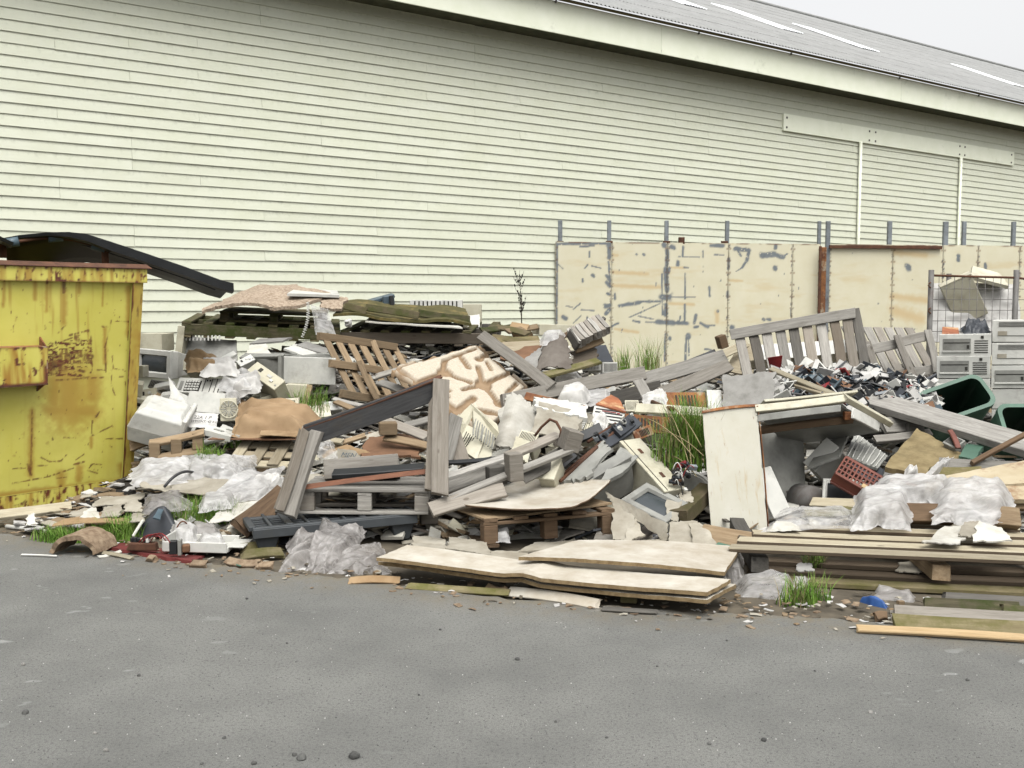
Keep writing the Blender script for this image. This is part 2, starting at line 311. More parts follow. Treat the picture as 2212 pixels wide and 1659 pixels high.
def slab(name, q, th, mat, parent=None, nu=10, nv=8, amp=.01, fs=2.5, jag=.004, zf=None, smooth_=False, seed=None, edge=None):
    """thin curved sheet over a quad q = p00,p10,p11,p01 with real thickness, uneven edges"""
    seed = random.randint(0, 9999) if seed is None else seed
    q = [V(p) for p in q]; c = sum(q, V((0, 0, 0))) / 4
    M = frame(c, (q[1] - q[0]) + (q[2] - q[3]), (q[3] - q[0]) + (q[2] - q[1])); Mi = M.inverted(); L = np.array([Mi @ p for p in q])
    u, v_ = np.meshgrid(np.linspace(0, 1, nu + 1), np.linspace(0, 1, nv + 1)); u = u.ravel(); v_ = v_.ravel()
    B = ((1 - u) * (1 - v_))[:, None] * L[0] + (u * (1 - v_))[:, None] * L[1] + (u * v_)[:, None] * L[2] + ((1 - u) * v_)[:, None] * L[3]
    nz = fbm(np.c_[B[:, 0] * fs, B[:, 1] * fs, np.full(len(B), seed * .37)], 3, seed) - .5
    B[:, 2] += nz * 2 * amp
    if zf: B[:, 2] += np.array([zf(a, b) for a, b in zip(u, v_)])
    e = np.minimum(np.minimum(u, 1 - u) * nu, np.minimum(v_, 1 - v_) * nv) < .5
    B[e, :2] += rng.uniform(-jag, jag, (e.sum(), 2))
    n = len(B); B2 = B.copy(); B2[:, 2] -= th; vs = np.vstack([B, B2]); f = []; fmi = []
    for j in range(nv):
        for i in range(nu):
            a = j * (nu + 1) + i; b, c_, d = a + 1, a + nu + 2, a + nu + 1
            f.append((a, b, c_, d)); f.append((n + a, n + d, n + c_, n + b)); fmi += [0, 0]
    rim = [i for i in range(nu + 1)] + [j * (nu + 1) + nu for j in range(1, nv + 1)] + [nv * (nu + 1) + i for i in range(nu - 1, -1, -1)] + [j * (nu + 1) for j in range(nv - 1, 0, -1)]
    for k in range(len(rim)):
        a, b = rim[k], rim[(k + 1) % len(rim)]; f.append((a, n + a, n + b, b)); fmi.append(1 if edge else 0)
    o = mesh(name, vs, f, mat, M, parent, smooth_, [mat, edge] if edge else None, fmi if edge else None)
    return o
def bag(name, q, bulge, mat, parent=None, n=60, fold=.05, seed=None, fsc=4.0, rag=.3, sq=True, ang=None):
    """crumpled film: patch over a quad, lumpy, with sharp directional creases and ragged rim"""
    seed = random.randint(0, 9999) if seed is None else seed; R = np.random.default_rng(seed)
    q = [V(p) for p in q]; c = sum(q, V((0, 0, 0))) / 4
    M = frame(c, (q[1] - q[0]) + (q[2] - q[3]), (q[3] - q[0]) + (q[2] - q[1])); Mi = M.inverted(); L = np.array([Mi @ p for p in q])
    a, b = np.meshgrid(np.linspace(-1, 1, n + 1), np.linspace(-1, 1, n + 1)); a = a.ravel(); b = b.ravel()
    dx = a * np.sqrt(1 - b * b / 2); dy = b * np.sqrt(1 - a * a / 2); r = np.sqrt(dx * dx + dy * dy); th = np.arctan2(dy, dx)
    z0 = np.full(len(a), seed * .73)
    k = 1 + rag * 2 * (fbm(np.c_[np.cos(th) * 2.2 + 5, np.sin(th) * 2.2 + 5, z0], 5, seed) - .5) + rag * .9 * (fbm(np.c_[np.cos(th) * 9 + 5, np.sin(th) * 9 + 5, z0], 3, seed + 1) - .5)
    if sq: dx, dy, k = a * .87, b * .87, 1 + rag * 1.6 * (fbm(np.c_[a * 2.2, b * 2.2, z0], 4, seed) - .5) * smooth(.2, 1, np.maximum(np.abs(a), np.abs(b)))
    u = .5 + .5 * dx * k * 1.15; v_ = .5 + .5 * dy * k * 1.15
    B = ((1 - u) * (1 - v_))[:, None] * L[0] + (u * (1 - v_))[:, None] * L[1] + (u * v_)[:, None] * L[2] + ((1 - u) * v_)[:, None] * L[3]
    x, y = B[:, 0].copy(), B[:, 1].copy(); ph0 = R.uniform(-.5, .5) if ang is None else ang
    p = x * math.cos(ph0) + y * math.sin(ph0); w_ = -x * math.sin(ph0) + y * math.cos(ph0)
    ed_ = smooth(0, .42, np.minimum(1 - np.abs(a), 1 - np.abs(b)))
    wx = (fbm(np.c_[p * fsc * .7, w_ * fsc * .7, z0 + 3], 3, seed + 6) - .5) * 2; wy = (fbm(np.c_[p * fsc * .7, w_ * fsc * .7, z0 + 9], 3, seed + 7) - .5) * 2
    lump = fbm(np.c_[p * fsc * .4 + wx * .4, w_ * fsc * .95 + wy * .4, z0], 3, seed + 5)
    z = bulge * ed_ * (.1 + 1.7 * smooth(.28, .72, lump))
    for i in range(9):
        t_ = R.normal(0, .32); f_ = fsc * R.uniform(.7, 2.6); ph = (w_ * math.cos(t_) + p * math.sin(t_)) * f_ + wx * R.uniform(.3, 1.0) + R.uniform(0, 9)
        tri = 1 - np.abs((ph % 1) * 2 - 1); msk = smooth(.42, .62, fbm(np.c_[p * fsc * .5 + i * 7, w_ * fsc * .9, z0], 2, seed + 20 + i))
        z += fold * .75 / (.6 + f_ / fsc * .55) * tri ** 2.2 * msk * (.4 + .6 * ed_)
    fine = 1 - np.abs(2 * fbm(np.c_[p * fsc * 3 + wx, w_ * fsc * 6 + wy, z0], 3, seed + 40) - 1) * 2
    z += fold * .1 * fine - fold * .4 * (1 - ed_)
    B[:, 2] += z * (.48 if 'film' in mat else .7); B[:, 0] += fold * .6 * wx; B[:, 1] += fold * .6 * wy
    f = [(j * (n + 1) + i, j * (n + 1) + i + 1, j * (n + 1) + i + n + 2, j * (n + 1) + i + n + 1) for j in range(n) for i in range(n)]
    return mesh(name, B, f, mat, M, parent, True)
def tube(name, pts, r, mat, parent=None, ns=6, closed=False):
    pts = [V(p) for p in pts]; vs = []; f = []; m = len(pts)
    for i, p in enumerate(pts):
        d = (pts[min(i + 1, m - 1)] - pts[max(i - 1, 0)]).normalized(); s = d.orthogonal().normalized() if abs(d.z) > .95 else d.cross(V((0, 0, 1))).normalized(); t_ = d.cross(s)
        rr = r[i] if isinstance(r, (list, tuple)) else r
        for k in range(ns): an = 2 * math.pi * k / ns; vs.append(p + s * (math.cos(an) * rr) + t_ * (math.sin(an) * rr))
    for i in range(m - 1):
        for k in range(ns): f.append((i * ns + k, i * ns + (k + 1) % ns, (i + 1) * ns + (k + 1) % ns, (i + 1) * ns + k))
    f.append(tuple(range(ns - 1, -1, -1))); f.append(tuple((m - 1) * ns + k for k in range(ns)))
    c = pts[0]; return mesh(name, [v_ - c for v_ in vs], f, mat, Matrix.Translation(c), parent, True)
def arc(a, b, h, n=10, side=(0, 0, 1)):
    s = V(side); return [a.lerp(b, i / n) + s * (h * 4 * (i / n) * (1 - i / n)) for i in range(n + 1)]
def base_of(pts): c = sum((V(p) for p in pts), V((0, 0, 0))) / len(pts); return V((c.x, c.y, min(p.z for p in pts)))

# ============================================================ SETTING
def struct(o): o['kind'] = 'structure'; return o
# --- ground and road
gv = [(-120, -60, -.02), (160, -60, -.02), (160, 140, -.02), (-120, 140, -.02)]
struct(mesh('ground', gv, [(0, 1, 2, 3)], 'soil'))
edge_px = [(-900, 1120), (-300, 1138), (0, 1153), (130, 1170), (250, 1184), (330, 1196), (430, 1214), (520, 1226), (640, 1240), (760, 1250), (900, 1268), (1100, 1294), (1300, 1308), (1450, 1318), (1550, 1324), (1680, 1330), (1800, 1334), (1950, 1348), (2100, 1362), (2300, 1390), (2700, 1430), (3600, 1500)]
ed = []
for i in range(len(edge_px) - 1):
    for k in range(8):
        u = k / 8; p = G(edge_px[i][0] * (1 - u) + edge_px[i + 1][0] * u, edge_px[i][1] * (1 - u) + edge_px[i + 1][1] * u)
        ed.append(p + V((0, random.uniform(-.025, .025), 0)))
ed.sort(key=lambda p: p.x)
ed = [V((-60, 7.5, 0))] + ed + [V((60, 3.2, 0))]
rv = [(p.x, p.y, 0) for p in ed] + [(p.x, p.y + .02, -.03) for p in ed] + [(p.x, p.y - .4, 0) for p in ed] + [(p.x, -40, 0) for p in ed]; n = len(ed); rf = []
for i in range(n - 1): rf += [(n * 2 + i, n * 2 + i + 1, i + 1, i), (i, i + 1, n + i + 1, n + i), (n * 3 + i, n * 3 + i + 1, n * 2 + i + 1, n * 2 + i)]
rd = struct(mesh('road', rv, rf, 'asphalt')); rd.data.attributes.new('dust', 'FLOAT', 'POINT').data.foreach_set('value', [1.0] * (2 * n) + [0.0] * (2 * n))

# --- warehouse
WD = V((.8135, .5816, 0)); WN = V((.5816, -.8135, 0)); W0 = V((-8.46, 16.6, 0)); EX = .19
def wp(s, z, off=0): return W0 + WD * s + WN * off + V((0, 0, z))
WH = thing('warehouse', 'long cream weatherboard warehouse with grey corrugated roof behind the scrap heap', 'warehouse', wp(12, 0))
S0, S1 = -5.0, 62.0
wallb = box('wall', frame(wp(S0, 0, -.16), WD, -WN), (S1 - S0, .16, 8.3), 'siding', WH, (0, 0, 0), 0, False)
def wallM(s, z): return frame(wp(s, z), WD, -WN)
rows = 42
for r in range(rows):
    z = r * EX - .02; s = S0 + random.choice([0, 1.2, 2.4, 3.6, 4.8]) - 2.4
    while s < 40.0:
        L = random.choice([4.8, 6.0, 7.2, 7.2, 8.4]) if s < 38 else 22
        L = min(L, 38.5 - s) if s + L > 37.2 else L
        o0, o1, dz = random.uniform(-.004, .004), random.uniform(-.004, .004), random.uniform(-.005, .005)
        a, b = 0, L - .004; vs = []
        for x, o_ in ((a, o0), (b, o1)):
            vs += [(x, -.036 + o_, dz), (x, -.016, dz), (x, 0, .205), (x, -.012, .205)]
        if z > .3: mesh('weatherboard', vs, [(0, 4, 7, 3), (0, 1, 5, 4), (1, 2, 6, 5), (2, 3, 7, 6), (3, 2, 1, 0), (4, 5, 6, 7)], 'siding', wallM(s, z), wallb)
        s += L
        if s > 38.4: break
# far part of the wall: boards too small to pick apart
vs = []; f = []
for r in range(rows):
    z = r * EX - .02; k = len(vs)
    for x in (0, 23.5): vs += [(x, -.036, z), (x, -.016, z), (x, 0, z + .205), (x, -.012, z + .205)]
    f += [(k, k + 4, k + 7, k + 3), (k, k + 1, k + 5, k + 4)]
o = mesh('far_weatherboards', vs, f, 'siding', wallM(38.5, 0), wallb); o['kind'] = 'stuff'
OV = .75; ZB = 7.52; ZT = 8.2
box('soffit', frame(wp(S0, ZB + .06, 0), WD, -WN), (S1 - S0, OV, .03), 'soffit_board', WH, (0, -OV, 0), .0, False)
s = S0
while s < S1:
    L = min(9.6, S1 - s); box('fascia_board', frame(wp(s, ZB, OV), WD, -WN), (L - .006, .035, ZT - ZB), 'eave_paint', WH, (0, 0, 0), .003, False); s += L
tube('gutter', [wp(S0, ZT + .03, OV + .07), wp(S1, ZT + .03, OV + .06)], .035, 'wood_olive', WH, 8)
s = 11.0
while s < 45: box('gutter_bracket', frame(wp(s, ZT - .03, OV + .02), WD, -WN), (.02, .05, .06), 'steel_grey', WH, (0, -.03, 0), .002); s += random.uniform(3, 6)
RR = 15.4; up = V((-WN.x, -WN.y, .493)); NR = 9; pit = .12
for k in range(NR):
    r0, r1 = RR * k / NR - (.15 if k else .12), RR * (k + 1) / NR; st = int((S1 - S0 - 6) / pit * 5); vs = []; f = []
    sd_ = np.linspace(S0 + 6, S1, st + 1)
    h = .022 * np.cos(2 * np.pi * sd_ / pit)
    for i in range(st + 1):
        for rr, dz in ((r0, .014), (r1, .0)): vs.append(wp(float(sd_[i]), ZT + .09 + float(h[i]) + dz, OV + .12) + up * rr)
    for i in range(st): f.append((i * 2, i * 2 + 2, i * 2 + 3, i * 2 + 1))
    mesh('roof_course', vs, f, 'roof_cement', None, WH, True)
for s, r0, r1 in ((19.5, 4.7, 7.6), (23.7, 4.4, 7.6), (28.0, 4.5, 7.6), (38.1, 4.5, 7.3)):
    vs = []; f = []; st = 26
    for i in range(st + 1):
        ss = s + 1.05 * i / st
        for j in range(4):
            rr = r0 + (r1 - r0) * j / 3
            vs.append(wp(ss, ZT + .15 + .022 * math.cos(2 * math.pi * ss / pit), OV + .12) + up * rr)
    for i in range(st):
        for j in range(3): f.append((i * 4 + j, i * 4 + 4 + j, i * 4 + 5 + j, i * 4 + j + 1))
    mesh('skylight', vs, f, 'skylight', None, WH, True)
# ridge cap
tube('ridge_cap', [wp(S0 + 6, ZT + .13, OV + .12) + up * RR, wp(S1, ZT + .13, OV + .12) + up * RR], .1, 'roof_cement', WH, 8)
# sliding-door track with two guide rails
def on_wall(x, y, off=.06):
    a = (x - CX) / F; b = (CY - y) / F; d = V((a, cp + b * sp, -sp + b * cp)); o = V((0, 0, EYE)); q = W0 + WN * off
    return o + d * ((q - o).dot(WN) / d.dot(WN))
a = on_wall(1693, 280, .09); b = on_wall(2190, 360, .09); Lb = (V((b.x, b.y, 0)) - V((a.x, a.y, 0))).length
tb = box('door_track', frame(V((a.x, a.y, (a.z + b.z) / 2)), WD, -WN), (Lb, .09, .46), 'eave_paint', WH, (0, 0, 0), .006, False)
for fr in (.01, .32, .345, .72, .745, .985):
    for zz in (.1, .36): box('bolt', WM[tb.name] @ T(Lb * (fr - .5), -.05, zz - .23), (.05, .03, .05), 'steel_grey', tb, bev=.008)
for x in (1857, 2074):
    q = on_wall(x, 400, .1); tube('guide_rail', [V((q.x, q.y, .0)), V((q.x, q.y, (a.z + b.z) / 2))], .05, 'eave_paint', WH, 8)

# --- sheet metal fence
def fy(x): return 23.25 + (x - 1200) / 1012 * 1.7
def S6(c): return [(1178.3 + x0 / 4, 455.6 + y0 / 4, 1178.3 + x1 / 4, 455.6 + y1 / 4, r / 4) for x0, y0, x1, y1, r in c]
bare_segs = S6([(100, 285, 560, 280, 9), (550, 290, 550, 400, 18), (545, 440, 560, 640, 8), (530, 560, 560, 600, 14), (530, 620, 560, 650, 14), (535, 715, 560, 720, 10), (520, 820, 555, 815, 18), (520, 890, 555, 850, 14), (100, 300, 95, 970, 8), (110, 460, 150, 500, 4), (300, 310, 420, 300, 7), (380, 350, 380, 400, 4), (320, 590, 322, 610, 9), (405, 555, 420, 565, 12), (340, 495, 365, 465, 4), (400, 475, 480, 495, 3), (180, 820, 240, 835, 5), (240, 850, 300, 800, 5), (310, 855, 420, 862, 4), (150, 915, 175, 930, 14), (240, 970, 305, 905, 3), (360, 920, 362, 945, 8),
    (1025, 290, 1030, 300, 18), (1050, 340, 1050, 480, 14), (1040, 500, 1050, 700, 16), (1005, 545, 1010, 900, 6), (1075, 490, 1060, 540, 12), (1010, 740, 1070, 745, 26), (640, 820, 820, 790, 14), (820, 785, 990, 780, 9), (990, 800, 880, 850, 5), (880, 850, 725, 920, 5), (800, 908, 930, 935, 5), (1040, 810, 1035, 900, 14), (970, 960, 1110, 965, 18), (760, 950, 810, 960, 9), (870, 960, 950, 962, 6), (1080, 745, 1290, 745, 4), (1207, 540, 1205, 760, 5), (1203, 810, 1203, 970, 9), (1140, 965, 1220, 970, 18), (1165, 910, 1160, 960, 4), (1145, 440, 1140, 470, 14), (1085, 310, 1110, 325, 16), (1190, 310, 1185, 390, 8), (1150, 395, 1330, 400, 5), (1362, 345, 1362, 400, 5), (1460, 378, 1540, 380, 4), (1195, 488, 1235, 490, 6), (1415, 655, 1420, 735, 8), (1300, 900, 1285, 970, 10), (1290, 1005, 1320, 1000, 10), (1340, 970, 1400, 1000, 12), (1400, 990, 1460, 990, 6), (1230, 1075, 1235, 1095, 20), (1215, 1100, 1208, 1290, 8), (1235, 1110, 1240, 1250, 4), (1075, 1100, 1075, 1110, 14), (1035, 1060, 1030, 1300, 7), (580, 990, 630, 970, 9), (600, 715, 600, 760, 8), (845, 375, 850, 380, 10), (785, 375, 790, 378, 8), (1430, 300, 1530, 300, 14), (955, 620, 955, 650, 5),
    (1640, 325, 1760, 340, 15), (1760, 345, 1740, 430, 12), (1740, 430, 1700, 490, 9), (1700, 490, 1650, 522, 4), (1660, 340, 1690, 390, 8), (1880, 385, 1980, 375, 22), (1980, 375, 2050, 400, 18), (2050, 400, 2090, 370, 6), (1985, 490, 1990, 500, 18), (1990, 300, 1990, 320, 14), (1880, 935, 1890, 940, 12), (1920, 935, 1935, 938, 14), (1585, 410, 1582, 470, 9), (1575, 700, 1573, 740, 12), (1580, 490, 1580, 500, 10), (1610, 1005, 1612, 1010, 16), (1490, 865, 1490, 870, 9), (1380, 1195, 1430, 1200, 7)]) \
    + [(1960, 575, 1963, 580, 5), (2070, 553, 2070, 562, 4), (2128, 570, 2130, 600, 3)]
stain_segs = S6([(580, 530, 880, 545, 14), (580, 645, 990, 660, 14), (1070, 800, 1280, 808, 10), (1480, 880, 1485, 960, 16), (1070, 490, 1200, 492, 9), (1590, 600, 1700, 605, 8), (600, 1020, 800, 1050, 10), (580, 380, 620, 385, 14)]) + [(1935, 672, 1990, 690, 10), (1930, 640, 2010, 650, 6), (1935, 545, 2000, 552, 5)]
def segmask(px, py, segs, nz, soft=.25):
    m = np.zeros(len(px))
    for x0, y0, x1, y1, r in segs:
        dx, dy = x1 - x0, y1 - y0; l2 = max(dx * dx + dy * dy, 1e-6)
        u = np.clip(((px - x0) * dx + (py - y0) * dy) / l2, 0, 1)
        d = np.hypot(px - x0 - u * dx, py - y0 - u * dy)
        R = max(r, 1.2); k = R * (1.25 - 1.3 * (nz - .5) * 2 * .6)
        m = np.maximum(m, 1 - smooth(k * (1 - soft), k * (1 + soft), d))
    return m
def attr_grid(name, q, nu, nv, mat, parent, fn):
    q = [V(p) for p in q]; c = q[0]
    u, v_ = np.meshgrid(np.linspace(0, 1, nu + 1), np.linspace(0, 1, nv + 1)); u = u.ravel(); v_ = v_.ravel(); Q = np.array(q)
    B = ((1 - u) * (1 - v_))[:, None] * Q[0] + (u * (1 - v_))[:, None] * Q[1] + (u * v_)[:, None] * Q[2] + ((1 - u) * v_)[:, None] * Q[3]
    f = [(j * (nu + 1) + i, j * (nu + 1) + i + 1, (j + 1) * (nu + 1) + i + 1, (j + 1) * (nu + 1) + i) for j in range(nv) for i in range(nu)]
    nrm = (q[1] - q[0]).cross(q[3] - q[0]).normalized(); dsp, at = fn(B, u, v_)
    B2 = B + np.array(nrm)[None, :] * dsp[:, None]
    n = len(B2); bk = len(f)
    o4 = [0, nu, n - 1, n - 1 - nu]                    # thin back so the sheet has thickness
    vs = np.vstack([B2, B2[o4] - np.array(nrm) * .02]); f.append((n + 3, n + 2, n + 1, n))
    o = mesh(name, vs - np.array(c), f, mat, Matrix.Translation(c), parent)
    for k, val in at.items():
        a_ = o.data.attributes.new(k, 'FLOAT', 'POINT'); a_.data.foreach_set('value', np.concatenate([val, np.zeros(4)]).astype(np.float32))
    return o
fl = P(1200, 522, fy(1200))
FE = thing('sheet_metal_fence', 'tall cream painted sheet metal fence with scraped grey patches beside the warehouse', 'fence', V((fl.x, fl.y, 0)))
pxs = [1200, 1321, 1441, 1573, 1711, 1771]; pxs2 = [1790, 1927, 2035, 2110, 2200, 2300, 2420]
def fence_panel(x0, x1, dy=0.0, top=None):
    ya, yb = fy(x0) + dy, fy(x1) + dy
    za = P(x0, 522 + (x0 - 1200) * .009 if not top else top, ya).z; zb = P(x1, 522 + (x1 - 1200) * .009 if not top else top, yb).z
    A0 = P(x0, 660, ya); B0 = P(x1, 660, yb)
    q = [V((A0.x, A0.y, .02)), V((B0.x, B0.y, .02)), V((B0.x, B0.y, zb)), V((A0.x, A0.y, za))]
    wd = (q[1] - q[0]).length; nu = max(8, int(wd / .022)); nv = 130
    def fn(B, u, v_):
        px, py = proj(B); nz = fbm(B * 9, 4, 3); n2 = fbm(B * 30, 3, 8)
        bare = segmask(px, py, [(a, b, c, d, e * .95) for a, b, c, d, e in bare_segs], nz, .4) * smooth(.2, .32, n2)
        ch = fbm(B * np.array([14, 14, 5.]), 4, 12); bare = np.maximum(bare, smooth(.80, .83, ch))
        eg = np.minimum(u, 1 - u) * wd; bare = np.maximum(bare, smooth(.58, .64, n2) * (eg < .03))
        stain = segmask(px, py, stain_segs, nz, .9) * .7
        stain = np.maximum(stain, smooth(.55, .8, fbm(B * np.array([1.2, 1.2, 5]), 4, 20)) * .35)
        rv_ = np.zeros(len(px)); bolt = (eg < .05) & (eg > .012) & (np.abs((B[:, 2] / .28) % 1 - .5) < .07); rv_[bolt] = .55
        rv_ = np.maximum(rv_, (eg < .012) * smooth(.4, .65, n2) * .6)
        rv_ = np.maximum(rv_, smooth(.985, 1, v_) * smooth(.45, .6, fbm(B * 4, 3, 30)))
        d = .012 * (fbm(B * np.array([1.3, 1.3, .8]), 3, 40) - .5) * 2 - .02 * np.exp(-(eg / .02) ** 2)
        return d, {'bare': bare, 'stain': stain, 'rust': rv_}
    return attr_grid('fence_panel', q, nu, nv, 'fence_paint', FE, fn)
for a_, b_ in zip(pxs[:-1], pxs[1:]): fence_panel(a_, b_ - 1)
for a_, b_ in zip(pxs2[:-1], pxs2[1:]): fence_panel(a_, b_ - 1, .08)
for x, r in ((1210, .06), (1316, .055), (1440, .055), (1571, .055), (1770, .045), (1789, .06), (1922, .06), (2043, .07), (2083, .055), (2190, .055)):
    p = P(x, 476 + (x - 1200) * .003, fy(x) + .14); box('post', Matrix.Translation(V((p.x, p.y, p.z / 2))), (r * 1.7, .09, p.z), 'galvanised', FE, bev=.008)
p0, p1 = P(1791, 533, fy(1791) + .02), P(2034, 535, fy(2034) + .02); bd('rusty_rail', p0, p1, .08, .06, 'rust', FE, (0, -1, 0))
p0 = P(1779, 534, 24.15); box('corner_angle', Matrix.Translation(V((p0.x, p0.y, p0.z / 2))), (.12, .12, p0.z), 'rust_metal', FE, bev=.01)
p0 = P(1770, 534, 24.1); box('rust_strip', Matrix.Translation(V((p0.x, p0.y - .08, p0.z / 2 + .02))), (.06, .05, p0.z), 'rust', FE, bev=.01)
p0 = P(1472, 520, fy(1472) + .05); box('rail_stub', Matrix.Translation(p0), (.14, .1, .16), 'rust', FE, bev=.008)
for x in (1210, 1316, 1440, 1565): p0 = P(x, 523, fy(x) + .04); box('post_cleat', Matrix.Translation(p0), (.16, .06, .05), 'rust', FE, bev=.006)

# --- yellow skip bin
BR = G(280, 1060); BL_ = G(0, 1107); TR = P(303, 577, BR.y - .06); TL_ = P(0, 573, BL_.y + .02); zt = (TR.z + TL_.z) / 2; TR.z = TL_.z = zt
kx = 1.45; BL = BR + (BL_ - BR) * kx; TL = TR + (TL_ - TR) * kx
BIN = thing('rubbish_skip', 'yellow rust-streaked steel rubbish skip with bent black plastic lid', 'skip', BL.lerp(BR, .5))
fd = (BR - BL).normalized(); bk = V((-fd.y, fd.x, 0)); bk = bk if bk.y > 0 else -bk
def R1(c): return [(x0 / 4, 471.3 + y0 / 4, x1 / 4, 471.3 + y1 / 4, r / 4) for x0, y0, x1, y1, r in c]
def R3(c): return [(x0 / 4, 886.1 + y0 / 4, x1 / 4, 886.1 + y1 / 4, r / 4) for x0, y0, x1, y1, r in c]
rs = R1([(420, 1270, 540, 1260, 60), (440, 1200, 700, 1160, 22), (430, 1100, 690, 1010, 6), (600, 1010, 760, 970, 10), (760, 970, 780, 1060, 16), (650, 1030, 690, 1060, 20), (430, 1080, 790, 1085, 7), (790, 1090, 795, 1320, 9), (560, 1160, 780, 1200, 30), (600, 1240, 780, 1240, 18), (620, 1300, 740, 1330, 12), (420, 1340, 800, 1380, 5), (480, 1400, 900, 1375, 6), (1000, 890, 1110, 895, 4), (960, 880, 945, 960, 6), (880, 935, 940, 940, 9), (945, 960, 905, 1120, 4), (970, 1190, 980, 1300, 5), (980, 1300, 1060, 1310, 4), (960, 1310, 965, 1450, 6), (965, 1450, 995, 1530, 6), (910, 1130, 915, 1330, 4), (500, 990, 560, 930, 4), (430, 900, 455, 905, 9), (385, 930, 390, 960, 6), (110, 930, 112, 980, 4), (840, 1310, 905, 1315, 4), (1030, 1370, 1060, 1370, 5), (550, 480, 550, 640, 16), (410, 480, 405, 560, 12), (300, 480, 300, 560, 9), (35, 480, 35, 540, 9), (690, 470, 690, 500, 8), (500, 470, 505, 520, 9), (100, 470, 230, 480, 12), (1080, 1420, 1095, 1460, 12), (1110, 980, 1105, 1050, 5)]) + \
     R3([(280, 0, 268, 520, 9), (830, 60, 870, 0, 5), (800, 90, 795, 200, 4), (780, 230, 970, 135, 5), (550, 237, 655, 240, 5), (455, 230, 460, 260, 6), (910, 247, 1070, 245, 5), (360, 410, 430, 445, 4), (430, 445, 530, 440, 4), (530, 440, 580, 385, 4), (640, 470, 730, 445, 10), (660, 430, 730, 380, 6), (110, 632, 420, 575, 5), (420, 575, 640, 500, 6), (490, 590, 570, 580, 6), (760, 520, 840, 545, 4), (770, 500, 800, 465, 4), (800, 465, 880, 470, 4), (335, 480, 420, 478, 3), (240, 470, 270, 560, 12), (525, 670, 545, 690, 25), (110, 505, 230, 500, 3)])
st = R1([(550, 640, 545, 900, 22), (300, 560, 300, 700, 14), (405, 560, 400, 800, 12), (690, 500, 680, 640, 12), (35, 540, 25, 760, 12), (600, 1420, 600, 1640, 150), (480, 1420, 470, 1600, 60), (800, 1400, 800, 1550, 60), (905, 960, 905, 1250, 14), (1110, 600, 1110, 1000, 18), (760, 470, 200, 470, 26), (895, 480, 885, 760, 6)]) + R3([(275, 0, 265, 560, 22), (790, 240, 790, 320, 12), (690, 500, 680, 600, 24), (0, 735, 1080, 610, 20), (530, 560, 530, 690, 30), (1050, 480, 1080, 600, 26), (440, 0, 800, 10, 60)])
FQ = [BL + V((0, 0, .12)), BR + V((0, 0, .12)), TR - V((0, 0, .12)), TL - V((0, 0, .12))]
def fn(B, u, v_):
    px, py = proj(B); nz = fbm(B * 26, 4, 5); n2 = fbm(B * np.array([60, 60, 22.]), 4, 9)
    r_ = segmask(px, py, [(a, b, c, d, e * .75) for a, b, c, d, e in rs], nz, .5) * smooth(.3, .55, n2) * .85
    patch = ((px > 103) & (px < 199) & (py > 735) & (py < 812)); r_ = np.maximum(r_, patch * smooth(.50 + (px - 110) / 900, .56 + (px - 110) / 900, fbm(B * np.array([30, 30, 80.]), 4, 77)))
    ed_ = smooth(.975, 1, u); r_ = np.maximum(r_, smooth(.55, .8, ed_ * .9 + n2 * .35) * .95)
    r_ = np.maximum(r_, smooth(.74, .8, n2) * .8)
    drip = smooth(.55, .75, fbm(np.c_[px * .09, py * .006, px * 0], 3, 31)) * (.12 + .5 * smooth(840, 700, py) * smooth(560, 600, py))
    s_ = np.maximum(segmask(px, py, st, nz, .9) * .75, drip)
    s_ = np.maximum(s_, smooth(.93, 1, u) * .6)
    return .012 * (fbm(B * 2.2, 3, 4) - .5) * 2, {'rust': np.clip(r_, 0, 1), 'stain': np.clip(s_, 0, 1), 'bare': smooth(.75, .84, fbm(B * 18, 3, 55)) * .4}
attr_grid('front_panel', FQ, 190, 210, 'bin_paint', BIN, fn)
def fn2(B, u, v_):
    px, py = proj(B); n2 = fbm(B * np.array([40, 40, 20.]), 4, 19); n3 = fbm(np.c_[px * .12, py * .01, px * 0], 3, 3)
    return 0 * u, {'rust': np.clip(smooth(.55, .68, n2) + smooth(.12, 0, v_) * .7 + smooth(.9, 1, v_) * smooth(.35, .6, n2), 0, 1), 'stain': np.clip(smooth(.35, .7, n3), 0, 1) * .8, 'bare': 0 * u}
off = -bk
attr_grid('skirt', [BL + off * .035, BR + off * .035 + fd * .01, BR + off * .035 + fd * .01 + V((0, 0, .125)), BL + off * .035 + V((0, 0, .125))], 150, 14, 'bin_paint', BIN, fn2)
attr_grid('top_lip', [TL + off * .05 - V((0, 0, .125)), TR + off * .05 + fd * .03 - V((0, 0, .125)), TR + off * .05 + fd * .03, TL + off * .05], 150, 12, 'bin_paint', BIN, fn2)
bd('lip_edge', TL + off * .03 + V((0, 0, .012)), TR + off * .03 + fd * .06 + V((0, 0, .012)), .1, .009, 'rust', BIN)
attr_grid('corner_post', [BR - fd * .09 + off * .022, BR + fd * .012 + off * .022, TR + fd * .012 + off * .022 - V((0, 0, .12)), TR - fd * .09 + off * .022 - V((0, 0, .12))], 12, 120, 'bin_paint', BIN, lambda B, u, v_: (0 * u, {'rust': smooth(.4, .62, fbm(B * np.array([50, 50, 9.]), 4, 91) * .75 + .35 * smooth(.25, 0, u)), 'stain': .5 + .3 * smooth(.4, .7, fbm(B * 9, 3, 44)), 'bare': 0 * u}))
D = 1.55
